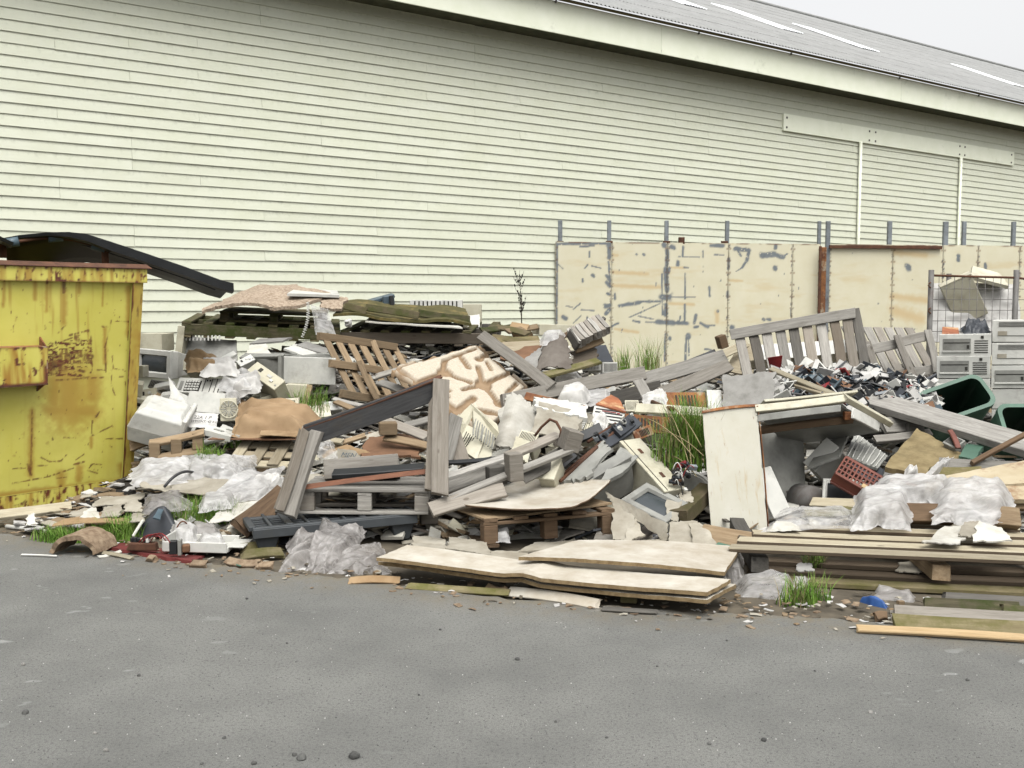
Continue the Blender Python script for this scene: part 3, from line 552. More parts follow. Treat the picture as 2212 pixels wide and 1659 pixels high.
for nm, q in (('side_panel', [BR, BR + bk * D - fd * .05, TR + bk * D, TR]), ('side_panel', [BL, BL + bk * D, TL + bk * D, TL]), ('back_panel', [BL + bk * D, BR + bk * D - fd * .05, TR + bk * D, TL + bk * D])):
    q = [q[0] + V((0, 0, .05)), q[1] + V((0, 0, .05)), q[2] - V((0, 0, .03)), q[3] - V((0, 0, .03))]
    attr_grid(nm, q, 40, 50, 'bin_paint', BIN, fn2)
slab('floor', [BL + V((0, 0, .1)), BR + V((0, 0, .1)), BR + bk * D - fd * .05 + V((0, 0, .1)), BL + bk * D + V((0, 0, .1))], .02, 'rust', BIN, 4, 4, 0)
# fork pocket
def on_front(x, y, out=0):
    a = (x - CX) / F; b = (CY - y) / F; d = V((a, cp + b * sp, -sp + b * cp)); o = V((0, 0, EYE)); nn = (BR - BL).cross(TL - BL).normalized(); nn = nn if nn.y < 0 else -nn
    return o + d * ((BL + nn * out - o).dot(nn) / d.dot(nn))
pk0, pk1 = on_front(103, 828, .19), on_front(103, 748, .19); LP = 1.1
q = [pk0 - fd * LP, pk0, pk1, pk1 - fd * LP]
attr_grid('fork_pocket', q, 110, 34, 'bin_paint', BIN, lambda B, u, v_: (0 * u, {'rust': np.clip(smooth(.6, .7, fbm(B * 26, 4, 71)) + smooth(.08, 0, v_) + smooth(.93, 1, v_) * .6 + smooth(.955, .99, u) * smooth(.4, .6, 1 - v_), 0, 1), 'stain': smooth(.3, .7, fbm(B * np.array([22, 22, 4.]), 3, 72)), 'bare': 0 * u}))
slab('pocket_top', [pk1 - fd * LP, pk1, pk1 + bk * .2 + V((0, 0, .01)), pk1 - fd * LP + bk * .2 + V((0, 0, .01))], .012, 'rust_metal', BIN, 10, 3, .001)
slab('pocket_base', [pk0 - fd * LP, pk0, pk0 + bk * .22, pk0 - fd * LP + bk * .22], .012, 'rust', BIN, 10, 3, .001)
slab('pocket_end', [pk0 + fd * .003, pk0 + bk * .2 + fd * .003, pk1 + bk * .2 + fd * .003, pk1 + fd * .003], .012, 'rust_metal', BIN, 3, 3, .001)
def gusset(a, b, c): 
    t_ = fd * .012; vs = [a, b, c, a - t_, b - t_, c - t_]; o_ = a
    mesh('gusset', [v_ - o_ for v_ in vs], [(0, 1, 2), (5, 4, 3), (0, 3, 4, 1), (1, 4, 5, 2), (2, 5, 3, 0)], 'rust_metal', Matrix.Translation(o_), BIN)
gusset(on_front(101, 748, .19), on_front(80, 748, .0), on_front(80, 714, .0)); gusset(on_front(101, 829, .19), on_front(76, 850, .0), on_front(76, 829, .0))
# hinge rod, knuckles and lid
yb = BR.y + .25
rod = [P(0, 528, yb - .4), P(30, 523, yb - .35), P(70, 517, yb - .28), P(115, 513, yb - .2), P(160, 518, yb - .15), P(205, 530, yb - .08), P(232, 540, yb)]
tube('hinge_rod', rod, .014, 'rust', BIN, 8)
for i0, i1, u0, u1 in ((0, 1, .4, 1.35), (2, 3, .75, 1.45), (4, 5, .85, 1.5)):
    d = (rod[i1] - rod[i0]); tube('hinge_knuckle', [rod[i0] + d * u0, rod[i0] + d * u1], .042, 'slate_plastic', BIN, 10)
for x, y0, y1 in ((6, 525, 553), (227, 534, 568)):
    p = P(x, (y0 + y1) / 2, yb - .03 if x > 99 else yb - .35); box('hinge_bracket', frame(p, fd, bk), (.055, .03, .14), 'rust', BIN, bev=.004)
LPX = [(8, 514), (40, 508), (100, 502), (150, 501), (190, 506), (240, 522), (312, 546), (400, 576), (475, 604), (505, 612)]
def lidpts(dy, dYs=0.0): return [P(x, y + dy, BR.y - .1 + (x - 8) / 500 * .35 + dYs) for x, y in LPX]
def strip(name, rowsP, mat, th=.012):
    n_ = len(rowsP[0]); vs = []; f = []
    c = rowsP[0][0]
    for r_ in rowsP: vs += [p - c for p in r_]
    for j in range(len(rowsP) - 1):
        for i in range(n_ - 1): f.append((j * n_ + i, j * n_ + i + 1, (j + 1) * n_ + i + 1, (j + 1) * n_ + i))
    o_ = mesh(name, vs, f, mat, Matrix.Translation(c), BIN, name == 'lid_panel'); md = o_.modifiers.new('t', 'SOLIDIFY'); md.thickness = th; return o_
u0 = lidpts(0); bkl = V((-.45, 1, -.15)).normalized()
strip('lid_panel', [[p + bkl * d - V((0, 0, d * .3 * max(0, 1 - i / 6))) for i, p in enumerate(u0)] for d in (0, .2, .4, .6, .8)], 'black_plastic', .02)
strip('lid_channel', [[p + V((0, -.005, 0)) for p in u0], [p - V((0, 0, .02 + .05 * min(1, max(0, (i - 2) / 3)))) for i, p in enumerate(u0)], [p - V((0, 0, .02 + .05 * min(1, max(0, (i - 2) / 3)))) + bkl * .09 for i, p in enumerate(u0)], [p + bkl * .12 - V((0, 0, .005)) for p in u0]], 'black_plastic', .01)
u1 = [p + bkl * .28 for p in u0[:-1]]
strip('lid_rib', [u1, [p - V((0, 0, .045)) for p in u1], [p - V((0, 0, .045)) + bkl * .1 for p in u1], [p + bkl * .13 for p in u1]], 'black_plastic', .01)
strip('second_lid', [[P(-160, 470, 7.6), P(-60, 495, 7.9), P(0, 510, 8.05), P(30, 524, 8.2)], [P(-160, 478, 7.9), P(-60, 503, 8.2), P(0, 518, 8.4), P(27, 529, 8.5)], [P(-160, 480, 8.6), P(-60, 505, 8.9), P(0, 520, 9.1), P(20, 530, 9.2)]], 'black_plastic', .03)

# ============================================================ BUILDERS FOR THE SCRAP
def yp(y): return float(np.interp(y, [560, 640, 700, 800, 900, 1000, 1100, 1200, 1260, 1320, 1400], [13, 12.5, 11.5, 10.2, 9.0, 8.0, 7.2, 6.43, 5.8, 5.25, 4.7]))
def p_(t): return P(t[0], t[1], t[2] if len(t) > 2 else yp(t[1]))
def qd(*ts): return [p_(t) for t in ts]
LAB = set()
def sheet_thing(name, label, cat, q, th, mat, group=None, **k):
    o = slab(name, qd(*q), th, mat, None, **k); return tag(o, label, cat, group)
def bag_thing(name, label, cat, q, bulge, mat, group=None, **k):
    return tag(bag(name, qd(*q), bulge, mat, None, **k), label, cat, group)
def board_thing(name, label, a, b, W, Tn, mat, cat='plank', up=(0, -.6, 1), group=None, **k):
    return tag(bd(name, p_(a), p_(b), W, Tn, mat, None, up, **k), label, cat, group)
def pallet(name, label, O, U, Vv, mat, nd=7, bw=.095, t_=.02, h=.13, along='x', ns=3, nb=3, kind='block', matb=None, cat='pallet', flip=1, skip=(), group=None):
    O, U, Vv = p_(O), p_(U), p_(Vv); M, lu, lv = fr3(O, U, Vv)
    if flip < 0: M = M @ Matrix.Diagonal((1, 1, -1, 1))
    if flip < 0: M = Matrix(M)
    root = thing(name, label, cat, base_of([O, U, Vv]), group); matb = matb or mat
    z = lambda q: q * flip
    Mo = fr3(O, U, Vv)[0]
    a, b = (lu, lv) if along == 'x' else (lv, lu)
    def put(nm, cx, cy, cz, L, W_, H_, ax, m_, jag=.006):
        # plank centred at local (cx,cy,cz), long axis ax
        if ax == 'x': Mw = Mo @ T(cx - L / 2, cy, cz)
        else: Mw = Mo @ T(cx, cy - L / 2, cz) @ Matrix.Rotation(math.pi / 2, 4, 'Z')
        return plank(nm, Mw, L, W_, H_, m_, root, n=3, bow=.004, jag=jag)
    for i in range(nd):
        if i in skip: continue
        pos = bw / 2 + (b - bw) * i / max(1, nd - 1)
        if along == 'x': put('deck_board', lu / 2, pos, z(-t_ / 2), lu, bw * random.uniform(.93, 1.03), t_, 'x', mat)
        else: put('deck_board', pos, lv / 2, z(-t_ / 2), lv, bw * random.uniform(.93, 1.03), t_, 'y', mat)
    sw = .095 if kind == 'block' else .045
    for i in range(ns):
        pos = sw / 2 + (a - sw) * i / max(1, ns - 1)
        if kind == 'block':
            if along == 'x': put('stringer_board', pos, lv / 2, z(-1.5 * t_ - .001), lv, sw, t_, 'y', mat)
            else: put('stringer_board', lu / 2, pos, z(-1.5 * t_ - .001), lu, sw, t_, 'x', mat)
            for j in range(3):
                q = sw / 2 + (b - sw) * j / 2; hb = h - 3 * t_ - .002; c = (pos, q) if along == 'x' else (q, pos)
                box('block', Mo @ T(c[0], c[1], z(-2 * t_ - .001 - hb / 2)), (sw, sw, hb), matb, root, bev=.004)
        else:
            hb = h - 2 * t_ - .002
            if along == 'x': put('stringer', pos, lv / 2, z(-t_ - .001 - hb / 2), lv, sw, hb, 'y', matb)
            else: put('stringer', lu / 2, pos, z(-t_ - .001 - hb / 2), lu, sw, hb, 'x', matb)
    for i in range(nb):
        pos = bw / 2 + (b - bw) * i / max(1, nb - 1)
        if along == 'x': put('bottom_board', lu / 2, pos, z(-h + t_ / 2), lu, bw, t_, 'x', matb)
        else: put('bottom_board', pos, lv / 2, z(-h + t_ / 2), lv, bw, t_, 'y', matb)
    return root
def loft(name, secs, mat, Mw, parent, smooth_=False):
    """secs: list of (x0,x1,y0,y1,z) rectangles lofted and capped"""
    vs = []; f = []
    for x0, x1, y0, y1, z in secs: vs += [(x0, y0, z), (x1, y0, z), (x1, y1, z), (x0, y1, z)]
    for i in range(len(secs) - 1):
        for k in range(4): f.append((i * 4 + k, i * 4 + (k + 1) % 4, i * 4 + 4 + (k + 1) % 4, i * 4 + 4 + k)[::-1])
    f.append((0, 1, 2, 3)); e = (len(secs) - 1) * 4; f.append((e + 3, e + 2, e + 1, e))
    o = mesh(name, vs, f, mat, Mw, parent); md = o.modifiers.new('bv', 'BEVEL'); md.width = .008; md.segments = 2; return o
def monitor(name, label, p0, p1, p3, depth, mat='beige_plastic', mat2=None, bz=.045, group=None, cat='monitor'):
    p0, p1, p3 = p_(p0), p_(p1), p_(p3); M, W_, H_ = fr3(p0, p1, p3); mat2 = mat2 or mat
    root = thing(name, label, cat, base_of([p0, p1, p3]), group)
    vs = []; f = []
    def ring(m, z): k = len(vs); vs.extend([(m, m * 1.0, z), (W_ - m, m, z), (W_ - m, H_ - m, z), (m, H_ - m, z)]); return k
    r = [ring(0, -.035), ring(0, -.006), ring(.006, 0), ring(bz, 0), ring(bz + .012, -.022)]
    for i in range(4):
        for k in range(4): f.append((r[i] + k, r[i] + (k + 1) % 4, r[i + 1] + (k + 1) % 4, r[i + 1] + k))
    mesh('bezel', vs, f, mat2, M, root)
    n = 8; vs = []; f = []; b2 = bz + .008
    for j in range(n + 1):
        for i in range(n + 1):
            u, v_ = i / n * 2 - 1, j / n * 2 - 1; vs.append((b2 + (W_ - 2 * b2) * i / n, b2 + (H_ - 2 * b2) * j / n, -.024 + .02 * (1 - u * u * .5 - v_ * v_ * .5) - .01))
    for j in range(n):
        for i in range(n): s = j * (n + 1) + i; f.append((s, s + 1, s + n + 2, s + n + 1))
    mesh('screen', vs, f, 'crt_glass', M, root, True)
    loft('housing', [(0.002, W_ - .002, .002, H_ - .002, -.036), (0.004, W_ - .004, .004, H_ - .004, -depth * .3), (W_ * .12, W_ * .88, H_ * .06, H_ * .9, -depth * .62), (W_ * .18, W_ * .82, H_ * .1, H_ * .82, -depth)], mat, M, root)
    for i in range(5): box('vent_slot', M @ T(W_ * .3 + i * W_ * .1, H_ * .9, -depth * .5), (W_ * .05, .006, depth * .2), 'vent_dark', root, bev=0)
    return root
def case(name, label, p0, p1, p3, depth, mat='beige_plastic', style='desktop', group=None, cat='computer case', fmat=None):
    p0, p1, p3 = p_(p0), p_(p1), p_(p3); M, W_, H_ = fr3(p0, p1, p3); fmat = fmat or mat
    root = thing(name, label, cat, base_of([p0, p1, p3]), group); d = depth
    box('casing', M, (W_ - .006, H_ - .006, d), mat if style != 'rusty' else 'white_metal', root, (W_ / 2, H_ / 2, -d / 2 - .018), .006)
    fp = box('front_panel', M, (W_, H_, .018), fmat, root, (W_ / 2, H_ / 2, -.009), .004)
    def det(nm, x, y, w_, h_, m_, z=.002, t_=.006): box(nm, M, (w_ * W_, h_ * H_, t_), m_, root, (x * W_, y * H_, z), .001)
    if style == 'desktop':
        det('drive_bay', .34, .55, .54, .5, 'grey_plastic', .003, .008); det('drive_slot', .34, .62, .5, .04, 'vent_dark', .007, .006)
        det('latch', .56, .44, .05, .16, 'vent_dark', .008, .006); det('tray_lip', .34, .24, .56, .08, fmat, .006, .02)
        for i in range(6): det('vent_slot', .81, .2 + i * .1, .26, .035, 'vent_dark')
        det('lock', .83, .86, .055, .12, 'vent_dark', .004)
    elif style == 'louvre':
        for i in range(4): det('vent_slot', .55, .72 + i * .06, .86, .02, 'vent_dark')
        det('badge', .19, .4, .17, .2, 'cardboard_grey', .003); det('panel_line', .55, .3, .9, .015, 'vent_dark'); det('seam', .62, .45, .012, .5, 'vent_dark')
    elif style == 'vent':
        for i in range(11): det('vent_slot', .1 + i * .08, .5, .025, .75, 'vent_dark')
    elif style == 'rusty':
        for i in range(7): det('vent_slot', .3 + i * .075, .5, .036, .62, 'vent_dark')
    elif style == 'stripes':
        for i in range(4): det('stripe', .5, .2 + i * .2, .86, .07, 'ink')
        det('lettering', .5, .7, .45, .05, 'red_wire'); det('indicator', .8, .66, .1, .1, 'red_wire')
    elif style == 'tower':
        det('knob_hole', .25, .5, .09, .14, 'rust'); det('knob_hole', .72, .5, .09, .14, 'rust'); det('seam', .5, .16, .98, .02, 'vent_dark')
    elif style == 'drive':
        det('floppy_slot', .28, .62, .1, .3, 'vent_dark'); det('button', .74, .4, .09, .16, 'white_plastic', .006, .01); det('label_plate', .6, .62, .14, .2, 'white_plastic', .003); det('badge', .92, .3, .05, .1, 'grey_plastic', .003)
    elif style == 'keypad':
        det('keypad', .33, .45, .32, .7, 'vent_dark', .002)
        for i in range(5):
            for j in range(4): box('key', M, (.042 * W_, .11 * H_, .014), 'white_plastic', root, ((.215 + i * .058) * W_, (.2 + j * .17) * H_, .008), .001)
        det('display', .09, .45, .07, .6, 'grey_plastic', .003)
        for k in (.56, .7, .8, .88): det('seam', k, .5, .012, .95, 'vent_dark')
        det('socket', .6, .82, .03, .1, 'ink', .004); det('socket', .66, .82, .03, .1, 'ink', .004)
    return root
def crate_box(name, label, p0, p1, p3, depth, mat, th=.02, cat='crate', group=None, back=True):
    """open-topped box: front face p0,p1,p3"""
    p0, p1, p3 = p_(p0), p_(p1), p_(p3); M, W_, H_ = fr3(p0, p1, p3); root = thing(name, label, cat, base_of([p0, p1, p3]), group)
    box('front_board', M, (W_, H_, th), mat, root, (W_ / 2, H_ / 2, -th / 2)); 
    if back: box('back_board', M, (W_, H_, th), mat, root, (W_ / 2, H_ / 2, -depth))
    for x in (th / 2, W_ - th / 2): box('side_board', M, (th, H_ - .002, depth - th * 1.5), mat, root, (x, H_ / 2, -depth / 2 - th * .25))
    box('base_board', M, (W_ - 2 * th, th, depth - th * 2), mat, root, (W_ / 2, th / 2 + .002, -depth / 2 - th * .25))
    return root
# accumulators for stuff
class Acc:
    def __init__(s): s.v = []; s.f = []; s.m = []
    def add(s, vs, fs, mi): k = len(s.v); s.v += vs; s.f += [tuple(i + k for i in f) for f in fs]; s.m += [mi] * len(fs)
    def build(s, name, mats, label, cat, sm=False): 
        o = mesh(name, s.v, s.f, None, None, None, sm, mats, s.m); return tag(o, label, cat, None, 'stuff')
def blade(acc, base, h, lean, w_, mi):
    s = V((-lean.y, lean.x, 0)); s = s.normalized() * w_ if s.length > 1e-4 else V((w_, 0, 0)); vs = []
    for k in range(4):
        u = k / 3; c = base + V((0, 0, h * u * (1 - .25 * u * lean.length / max(h, .01)))) + lean * (u * u); q = (1 - u * .92)
        vs += [c - s * q, c + s * q]
    acc.add([tuple(v_) for v_ in vs], [(0, 1, 3, 2), (2, 3, 5, 4), (4, 5, 7, 6)], mi)
def tuft(acc, c, rad, n_, h, dry=.12):
    for _ in range(n_):
        a = random.uniform(0, 6.28); r = rad * math.sqrt(random.random()); b = c + V((math.cos(a) * r, math.sin(a) * r * .7, -.02)); hh = h * random.uniform(.45, 1.1)
        a2 = random.uniform(0, 6.28); blade(acc, b, hh, V((math.cos(a2), math.sin(a2), 0)) * (hh * random.uniform(.15, .75)), random.uniform(.0025, .005), 1 if random.random() < dry else 0)
# heap height
def HX(x): return float(np.interp(x, [-4.6, -3.8, -3.3, -2.6, .4, .85, 1.4, 2.1, 2.6, 4.5, 5.5, 7], [-.2, -.05, .6, .95, 1, .8, .6, .6, .72, .72, .7, .5]))
def HY(y): return float(np.interp(y, [6.3, 6.7, 7.2, 8, 9, 10.2, 11.5, 12.4, 13.4, 15], [-.06, -.01, .06, .22, .44, .72, 1.08, 1.15, .8, -.06]))
def heap(x, y): return HY(y) * HX(x) if HY(y) > 0 else HY(y)

# ============================================================ LEFT OF THE HEAP
# -- beside the skip
case('computer_case', 'beige computer case lying highest behind the skip corner', (294, 760, 11), (350, 760, 11), (294, 720, 11), .4, style='none')
case('computer_case', 'narrow beige case standing upright beside the grey vent panel', (377, 768, 11), (392, 770, 11), (378, 702, 11), .4, style='none')
monitor('crt_monitor', 'white framed monitor with blue-grey screen standing beside the skip', (292, 812, 10.2), (367, 820, 10.0), (294, 752, 10.2), .36, 'white_plastic', bz=.05)
case('small_appliance', 'small beige box with a black button in front of the white framed monitor', (288, 816, 9.6), (309, 816, 9.6), (288, 790, 9.6), .15, style='none', cat='appliance')
q = qd((387, 774, 11.1), (512, 782, 11.0), (510, 735, 11.2), (387, 725, 11.2))
o = tag(slab('vent_panel', q, .02, 'grey_plastic', None, 8, 4, .003), 'large grey sheet panel with white vent slats propped below the mossy pallet', 'panel')
for i in range(11): box('vent_slat', frame(p_((394 + i * 8, 730, 11.06)), V((1, 0, 0)), V((0, .1, 1))), (.018, .06, .01), 'white_plastic', o)
# mossy pallets on top
pallet('pallet', 'long moss-green pallet under the brown fibre sheet', (392, 694, 11.0), (735, 708, 11.3), (470, 678, 12.3), 'wood_moss', 8, .1, .024, .17, 'y', 3, 8, 'stringer')
pallet('pallet', 'grey mossy pallet under the moulded moss-covered sheet', (735, 713, 11.35), (1062, 716, 11.2), (745, 692, 12.4), 'wood_moss', 8, .1, .024, .17, 'y', 3, 6, 'stringer', 'wood_dark')
pallet('pallet', 'upper mossy pallet directly beneath the brown fibre sheet', (475, 672, 11.3), (705, 680, 11.5), (500, 662, 12.4), 'wood_moss', 7, .1, .022, .12, 'x', 3, 4, 'block')
sheet_thing('fibre_sheet', 'warped brown fibre sheet with torn edge crowning the mossy pallets', 'sheet', [(437, 673, 11.1), (590, 668, 11.0), (720, 640, 11.5), (520, 626, 12.6)], .035, 'chipboard_pink', nu=26, nv=14, amp=.05, fs=2.2, jag=.03, zf=lambda u, v: .09 * math.sin(math.pi * u))
sheet_thing('fibre_offcut', 'torn brown fibre piece on the mossy sheet beside the hanging plastic', 'sheet', [(690, 665, 11.2), (735, 668, 11.2), (752, 643, 11.5), (700, 640, 11.5)], .03, 'chipboard_pink', nu=10, nv=8, amp=.03, jag=.02)
sheet_thing('plastic_cover', 'thin white plastic cover lying on the brown fibre sheet', 'panel', [(620, 634, 11.3), (733, 637, 11.4), (728, 628, 11.8), (640, 622, 11.8)], .03, 'white_plastic', amp=.004)
o = sheet_thing('moulded_sheet', 'moss-covered moulded fibre sheet with raised ribs on the mossy pallets', 'sheet', [(720, 678, 11.2), (1018, 700, 11.3), (1005, 672, 12.2), (745, 655, 12.2)], .03, 'moss_fibre', nu=30, nv=12, amp=.02, zf=lambda u, v: .03 * max(0, math.sin(u * 9.4)) + .03 * v)
for (a, b) in (((745, 660, 11.3), (790, 672, 11.25)), ((790, 664, 11.3), (905, 682, 11.25)), ((905, 676, 11.4), (1015, 690, 11.4))): bd('rib', p_(a), p_(b), .08, .03, 'wood_moss', o, (0, -1, .2))
sheet_thing('plywood_strip', 'pale warped plywood strip poking out under the moulded mossy sheet', 'sheet', [(790, 693, 11.2), (1000, 708, 11.1), (965, 690, 11.9), (800, 684, 11.9)], .015, 'cardboard_white', nu=14, amp=.015)
o = bag_thing('plastic_strip', 'clear plastic strip hanging over the mossy pallet edge', 'plastic film', [(683, 722, 10.7), (726, 724, 10.7), (708, 668, 11.0), (672, 658, 11.1)], .02, 'film_clear', n=26, fold=.03, fsc=9, rag=.1)
hl = []
a, b = P(665, 652, 11.0), P(652, 729, 10.75)
for i in range(130): u = i / 129; an = u * 2 * math.pi * 15; hl.append(a.lerp(b, u) + V((math.cos(an) * .016 + .03 * math.sin(u * 3), math.sin(an) * .016, 0)))
tag(tube('coiled_cord', hl, .004, 'white_plastic', None, 5), 'coiled white telephone cord dangling from the brown fibre sheet', 'cord')
bag_thing('crumpled_paper', 'small crumpled white paper stuck under the mossy sheet', 'paper', [(745, 706, 11.0), (760, 706, 11.0), (758, 688, 11.0), (744, 690, 11.0)], .04, 'paper', n=14, fold=.04, fsc=16)
# things behind the mossy top
r = thing('printer', 'blue-grey office machine sticking up behind the mossy sheet', 'printer', P(810, 664, 12.3))
M = frame(P(775, 662, 12.4), V((1, .2, .28)), V((0, .9, .1)))
box('cover', M, (.42, .3, .05), 'slate_plastic', r, (.24, 0, .02), .012); box('body', frame(P(838, 652, 12.3), V((1, .2, .1)), V((0, 1, 0))), (.14, .3, .2), 'slate_plastic', r, (0, 0, -.03), .01); box('dark_slot', frame(P(846, 651, 12.1), V((1, .2, .1)), V((0, 1, 0))), (.05, .08, .18), 'black_plastic', r, (0, 0, -.02), .006)
case('computer_case', 'pale grey vented case peeping over the back of the moulded mossy sheet', (885, 668, 12.6), (998, 668, 12.6), (887, 648, 12.6), .35, 'white_plastic', 'vent')
case('computer_case', 'tan box standing at the end of the moulded mossy sheet', (1000, 708, 12.2), (1040, 708, 12.2), (1000, 657, 12.2), .3, 'beige_plastic', 'none', cat='box')
sheet_thing('white_sheet', 'small white sheet leaning against the tan box', 'panel', [(1010, 706, 11.9), (1036, 706, 11.9), (1036, 679, 12.0), (1008, 682, 12.0)], .01, 'white_plastic')
# white cabinet row
r = thing('filing_cabinet', 'white steel cabinet with open side under the mossy pallets', 'cabinet', P(640, 850, 9.9))
M, W_, H_ = fr3(P(612, 828, 9.7), P(724, 832, 9.6), P(611, 770, 9.7))
box('door_panel', M, (W_, H_, .025), 'white_plastic', r, (W_ / 2, H_ / 2, -.012), .006)
box('frame_edge', M, (.03, H_ + .03, .5), 'grey_plastic', r, (-.02, H_ / 2, -.2), .004)
bd('top_rail', P(522, 772, 9.85), P(612, 769, 9.7), .05, .03, 'grey_plastic', r); slab('top_panel', qd((522, 770, 9.9), (722, 770, 9.7), (720, 762, 10.3), (530, 762, 10.4)), .02, 'grey_plastic', r, 6, 3, .003)
box('inner_box', frame(P(578, 800, 9.95), V((1, 0, 0)), V((0, 1, 0))), (.3, .2, .26), 'grey_plastic', r, bev=.006)
case('computer_case', 'beige case with a small hole below the white steel cabinet', (612, 858, 9.5), (662, 860, 9.5), (612, 830, 9.5), .3, 'beige_plastic', 'none')
sheet_thing('tan_strut', 'slim tan board standing under the white steel cabinet', 'board', [(652, 872, 9.4), (664, 874, 9.4), (675, 832, 9.5), (664, 830, 9.5)], .03, 'wood_tan', nu=4, nv=6, amp=.002)
for k, (q, m_, lb) in enumerate((([(533, 765, 10.3), (585, 768, 10.2), (575, 742, 10.6), (540, 745, 10.6)], 'cardboard_white', 'white card sheet lying flat on the white steel cabinet'), ([(612, 752, 10.2), (668, 771, 9.9), (690, 765, 10.2), (640, 742, 10.5)], 'white_plastic', 'white angular plastic cover tipped over the cabinet edge'), ([(640, 745, 10.4), (700, 764, 10.2), (720, 755, 10.5), (660, 737, 10.7)], 'board_grey', 'grey textured tile stacked behind the angular plastic cover'), ([(540, 742, 10.7), (610, 736, 10.6), (630, 728, 11.0), (560, 732, 11.1)], 'board_grey', 'flat grey board just under the lower mossy slats'))):
    sheet_thing('scrap_sheet', lb, 'sheet', q, .02, m_, nu=8, nv=6, amp=.01, jag=.008)
case('computer_case', 'cream desktop computer with floppy slot lying tilted on grey papers', (532, 800, 9.2), (592, 842, 9.0), (546, 774, 9.3), .36, 'beige_plastic', 'drive')
case('keypad_machine', 'white office machine with a keypad wedged among papers', (377, 847, 9.1), (482, 850, 9.0), (379, 815, 9.2), .28, 'white_plastic', 'keypad', cat='machine')
case('white_box', 'grimy white box front lying below the keypad machine', (398, 888, 8.9), (485, 895, 8.8), (387, 842, 9.0), .25, 'white_plastic', 'none', cat='box')
M, W_, H_ = fr3(P(320, 905, 8.8), P(360, 900, 8.7), P(362, 818, 9.1))
r = thing('printer', 'white wedge-shaped printer leaning on the toppled monitor', 'printer', P(360, 900, 8.9))
loft('body', [(0, .16, 0, .3, 0), (.01, .3, -.02, .34, -.28)], 'white_plastic', M, r); box('paper_slot', M, (.09, .16, .01), 'grey_plastic', r, (.085, .17, .003), .002); box('front_lip', M, (.16, .025, .03), 'grey_plastic', r, (.08, .0, .012), .004)
slab('side_panel', qd((365, 817, 9.0), (402, 870, 8.8), (408, 905, 8.6), (372, 880, 8.75)), .02, 'white_plastic', r, 6, 6, .004)
r = thing('crt_monitor', 'toppled white monitor lying face down with its screen edge showing', 'monitor', P(350, 950, 8.4))
M = frame(P(352, 912, 8.5), V((1, .15, -.32)), V((.1, .9, .25)))
loft('housing', [(-.22, .14, -.17, .17, -.16), (-.24, .2, -.2, .18, -.02), (-.2, .2, -.19, .16, .12), (-.14, .15, -.14, .12, .17)], 'white_plastic', M, r)
box('bezel', M, (.04, .38, .36), 'white_plastic', r, (.2, -.01, -.01), .01); loft('screen', [(.215, .216, -.16, .14, -.15), (.25, .251, -.1, .08, -.08)], 'dark_plastic', M, r); box('vent_block', M, (.01, .2, .16), 'grey_plastic', r, (-.235, -.02, -.07), .004)
ptx = qd((407, 922, 8.45), (466, 925, 8.4), (472, 893, 8.6), (408, 888, 8.6))
o = tag(slab('printed_sack', ptx, .004, 'paper', None, 12, 8, .012, 5), 'dirty white printed paper sack below the grimy white box', 'paper sack')
def text(s, Mw, size, mat, parent, shear=0):
    c = bpy.data.curves.new('lettering', 'FONT'); c.body = s; c.size = size; c.shear = shear; c.extrude = .0006; to = bpy.data.objects.new('tmp', c); COL.objects.link(to)
    me = bpy.data.meshes.new_from_object(to.evaluated_get(bpy.context.evaluated_depsgraph_get())); bpy.data.objects.remove(to); me.materials.clear(); me.materials.append(MATS[mat])
    return link(bpy.data.objects.new('lettering', me), Mw, parent)
Mx = fr3(ptx[0], ptx[1], ptx[3])[0]
text('22A 1 P', Mx @ T(.015, .085, .016), .05, 'ink', o); text('WEIGHT: 42 KG', Mx @ T(.005, .045, .014), .035, 'ink', o)
r = thing('fan_grille', 'round beige fan grille leaning on the brown paper', 'fan', P(492, 905, 8.6))
M = frame(P(494, 884, 8.6), V((.9, .3, 0)), V((0, .25, 1)))
box('mount', M, (.14, .2, .03), 'beige_plastic', r, (0, 0, -.03), .005)
tube('ring', [M @ V((.075 * math.cos(a), .075 * math.sin(a), 0)) for a in np.linspace(0, 2 * math.pi, 25)], .006, 'beige_plastic', r)
for k in range(12): a = k * math.pi / 6; tube('spoke', [M @ V((.02 * math.cos(a), .02 * math.sin(a), .004)), M @ V((.073 * math.cos(a), .073 * math.sin(a), 0))], .004, 'grey_plastic', r, 5)
monitor('crt_monitor', 'beige monitor half buried behind the brown wrapping paper', (572, 893, 8.9), (643, 888, 8.9), (585, 862, 9.0), .36, 'beige_plastic', bz=.03)
sheet_thing('casing_shell', 'beige casing half tipped up behind the half buried monitor', 'panel', [(530, 872, 9.0), (600, 850, 9.2), (612, 842, 9.5), (560, 838, 9.5)], .03, 'beige_plastic', amp=.01)
sheet_thing('casing_shell', 'small cream casing piece right of the half buried monitor', 'panel', [(636, 890, 8.9), (664, 893, 8.8), (662, 880, 9.1), (640, 866, 9.2)], .03, 'beige_plastic', amp=.01)
bag_thing('wrapping_paper', 'big sheet of crumpled brown wrapping paper', 'paper', [(500, 946, 8.2), (665, 940, 8.2), (705, 905, 8.7), (520, 862, 9.0)], .12, 'kraft', n=40, fold=.05, fsc=2.6, rag=.1, sq=True)
sheet_thing('brown_card', 'flat reddish brown card lying over the slatted pallet', 'cardboard', [(448, 948, 8.2), (640, 948, 8.1), (652, 936, 8.5), (520, 934, 8.6)], .008, 'cardboard_brown', nu=14, amp=.015)
sheet_thing('brown_flap', 'curled brown card flap on the wrapping paper', 'cardboard', [(560, 940, 8.1), (640, 945, 8.1), (650, 925, 8.4), (570, 918, 8.4)], .006, 'cardboard_tan', nu=10, amp=.03)
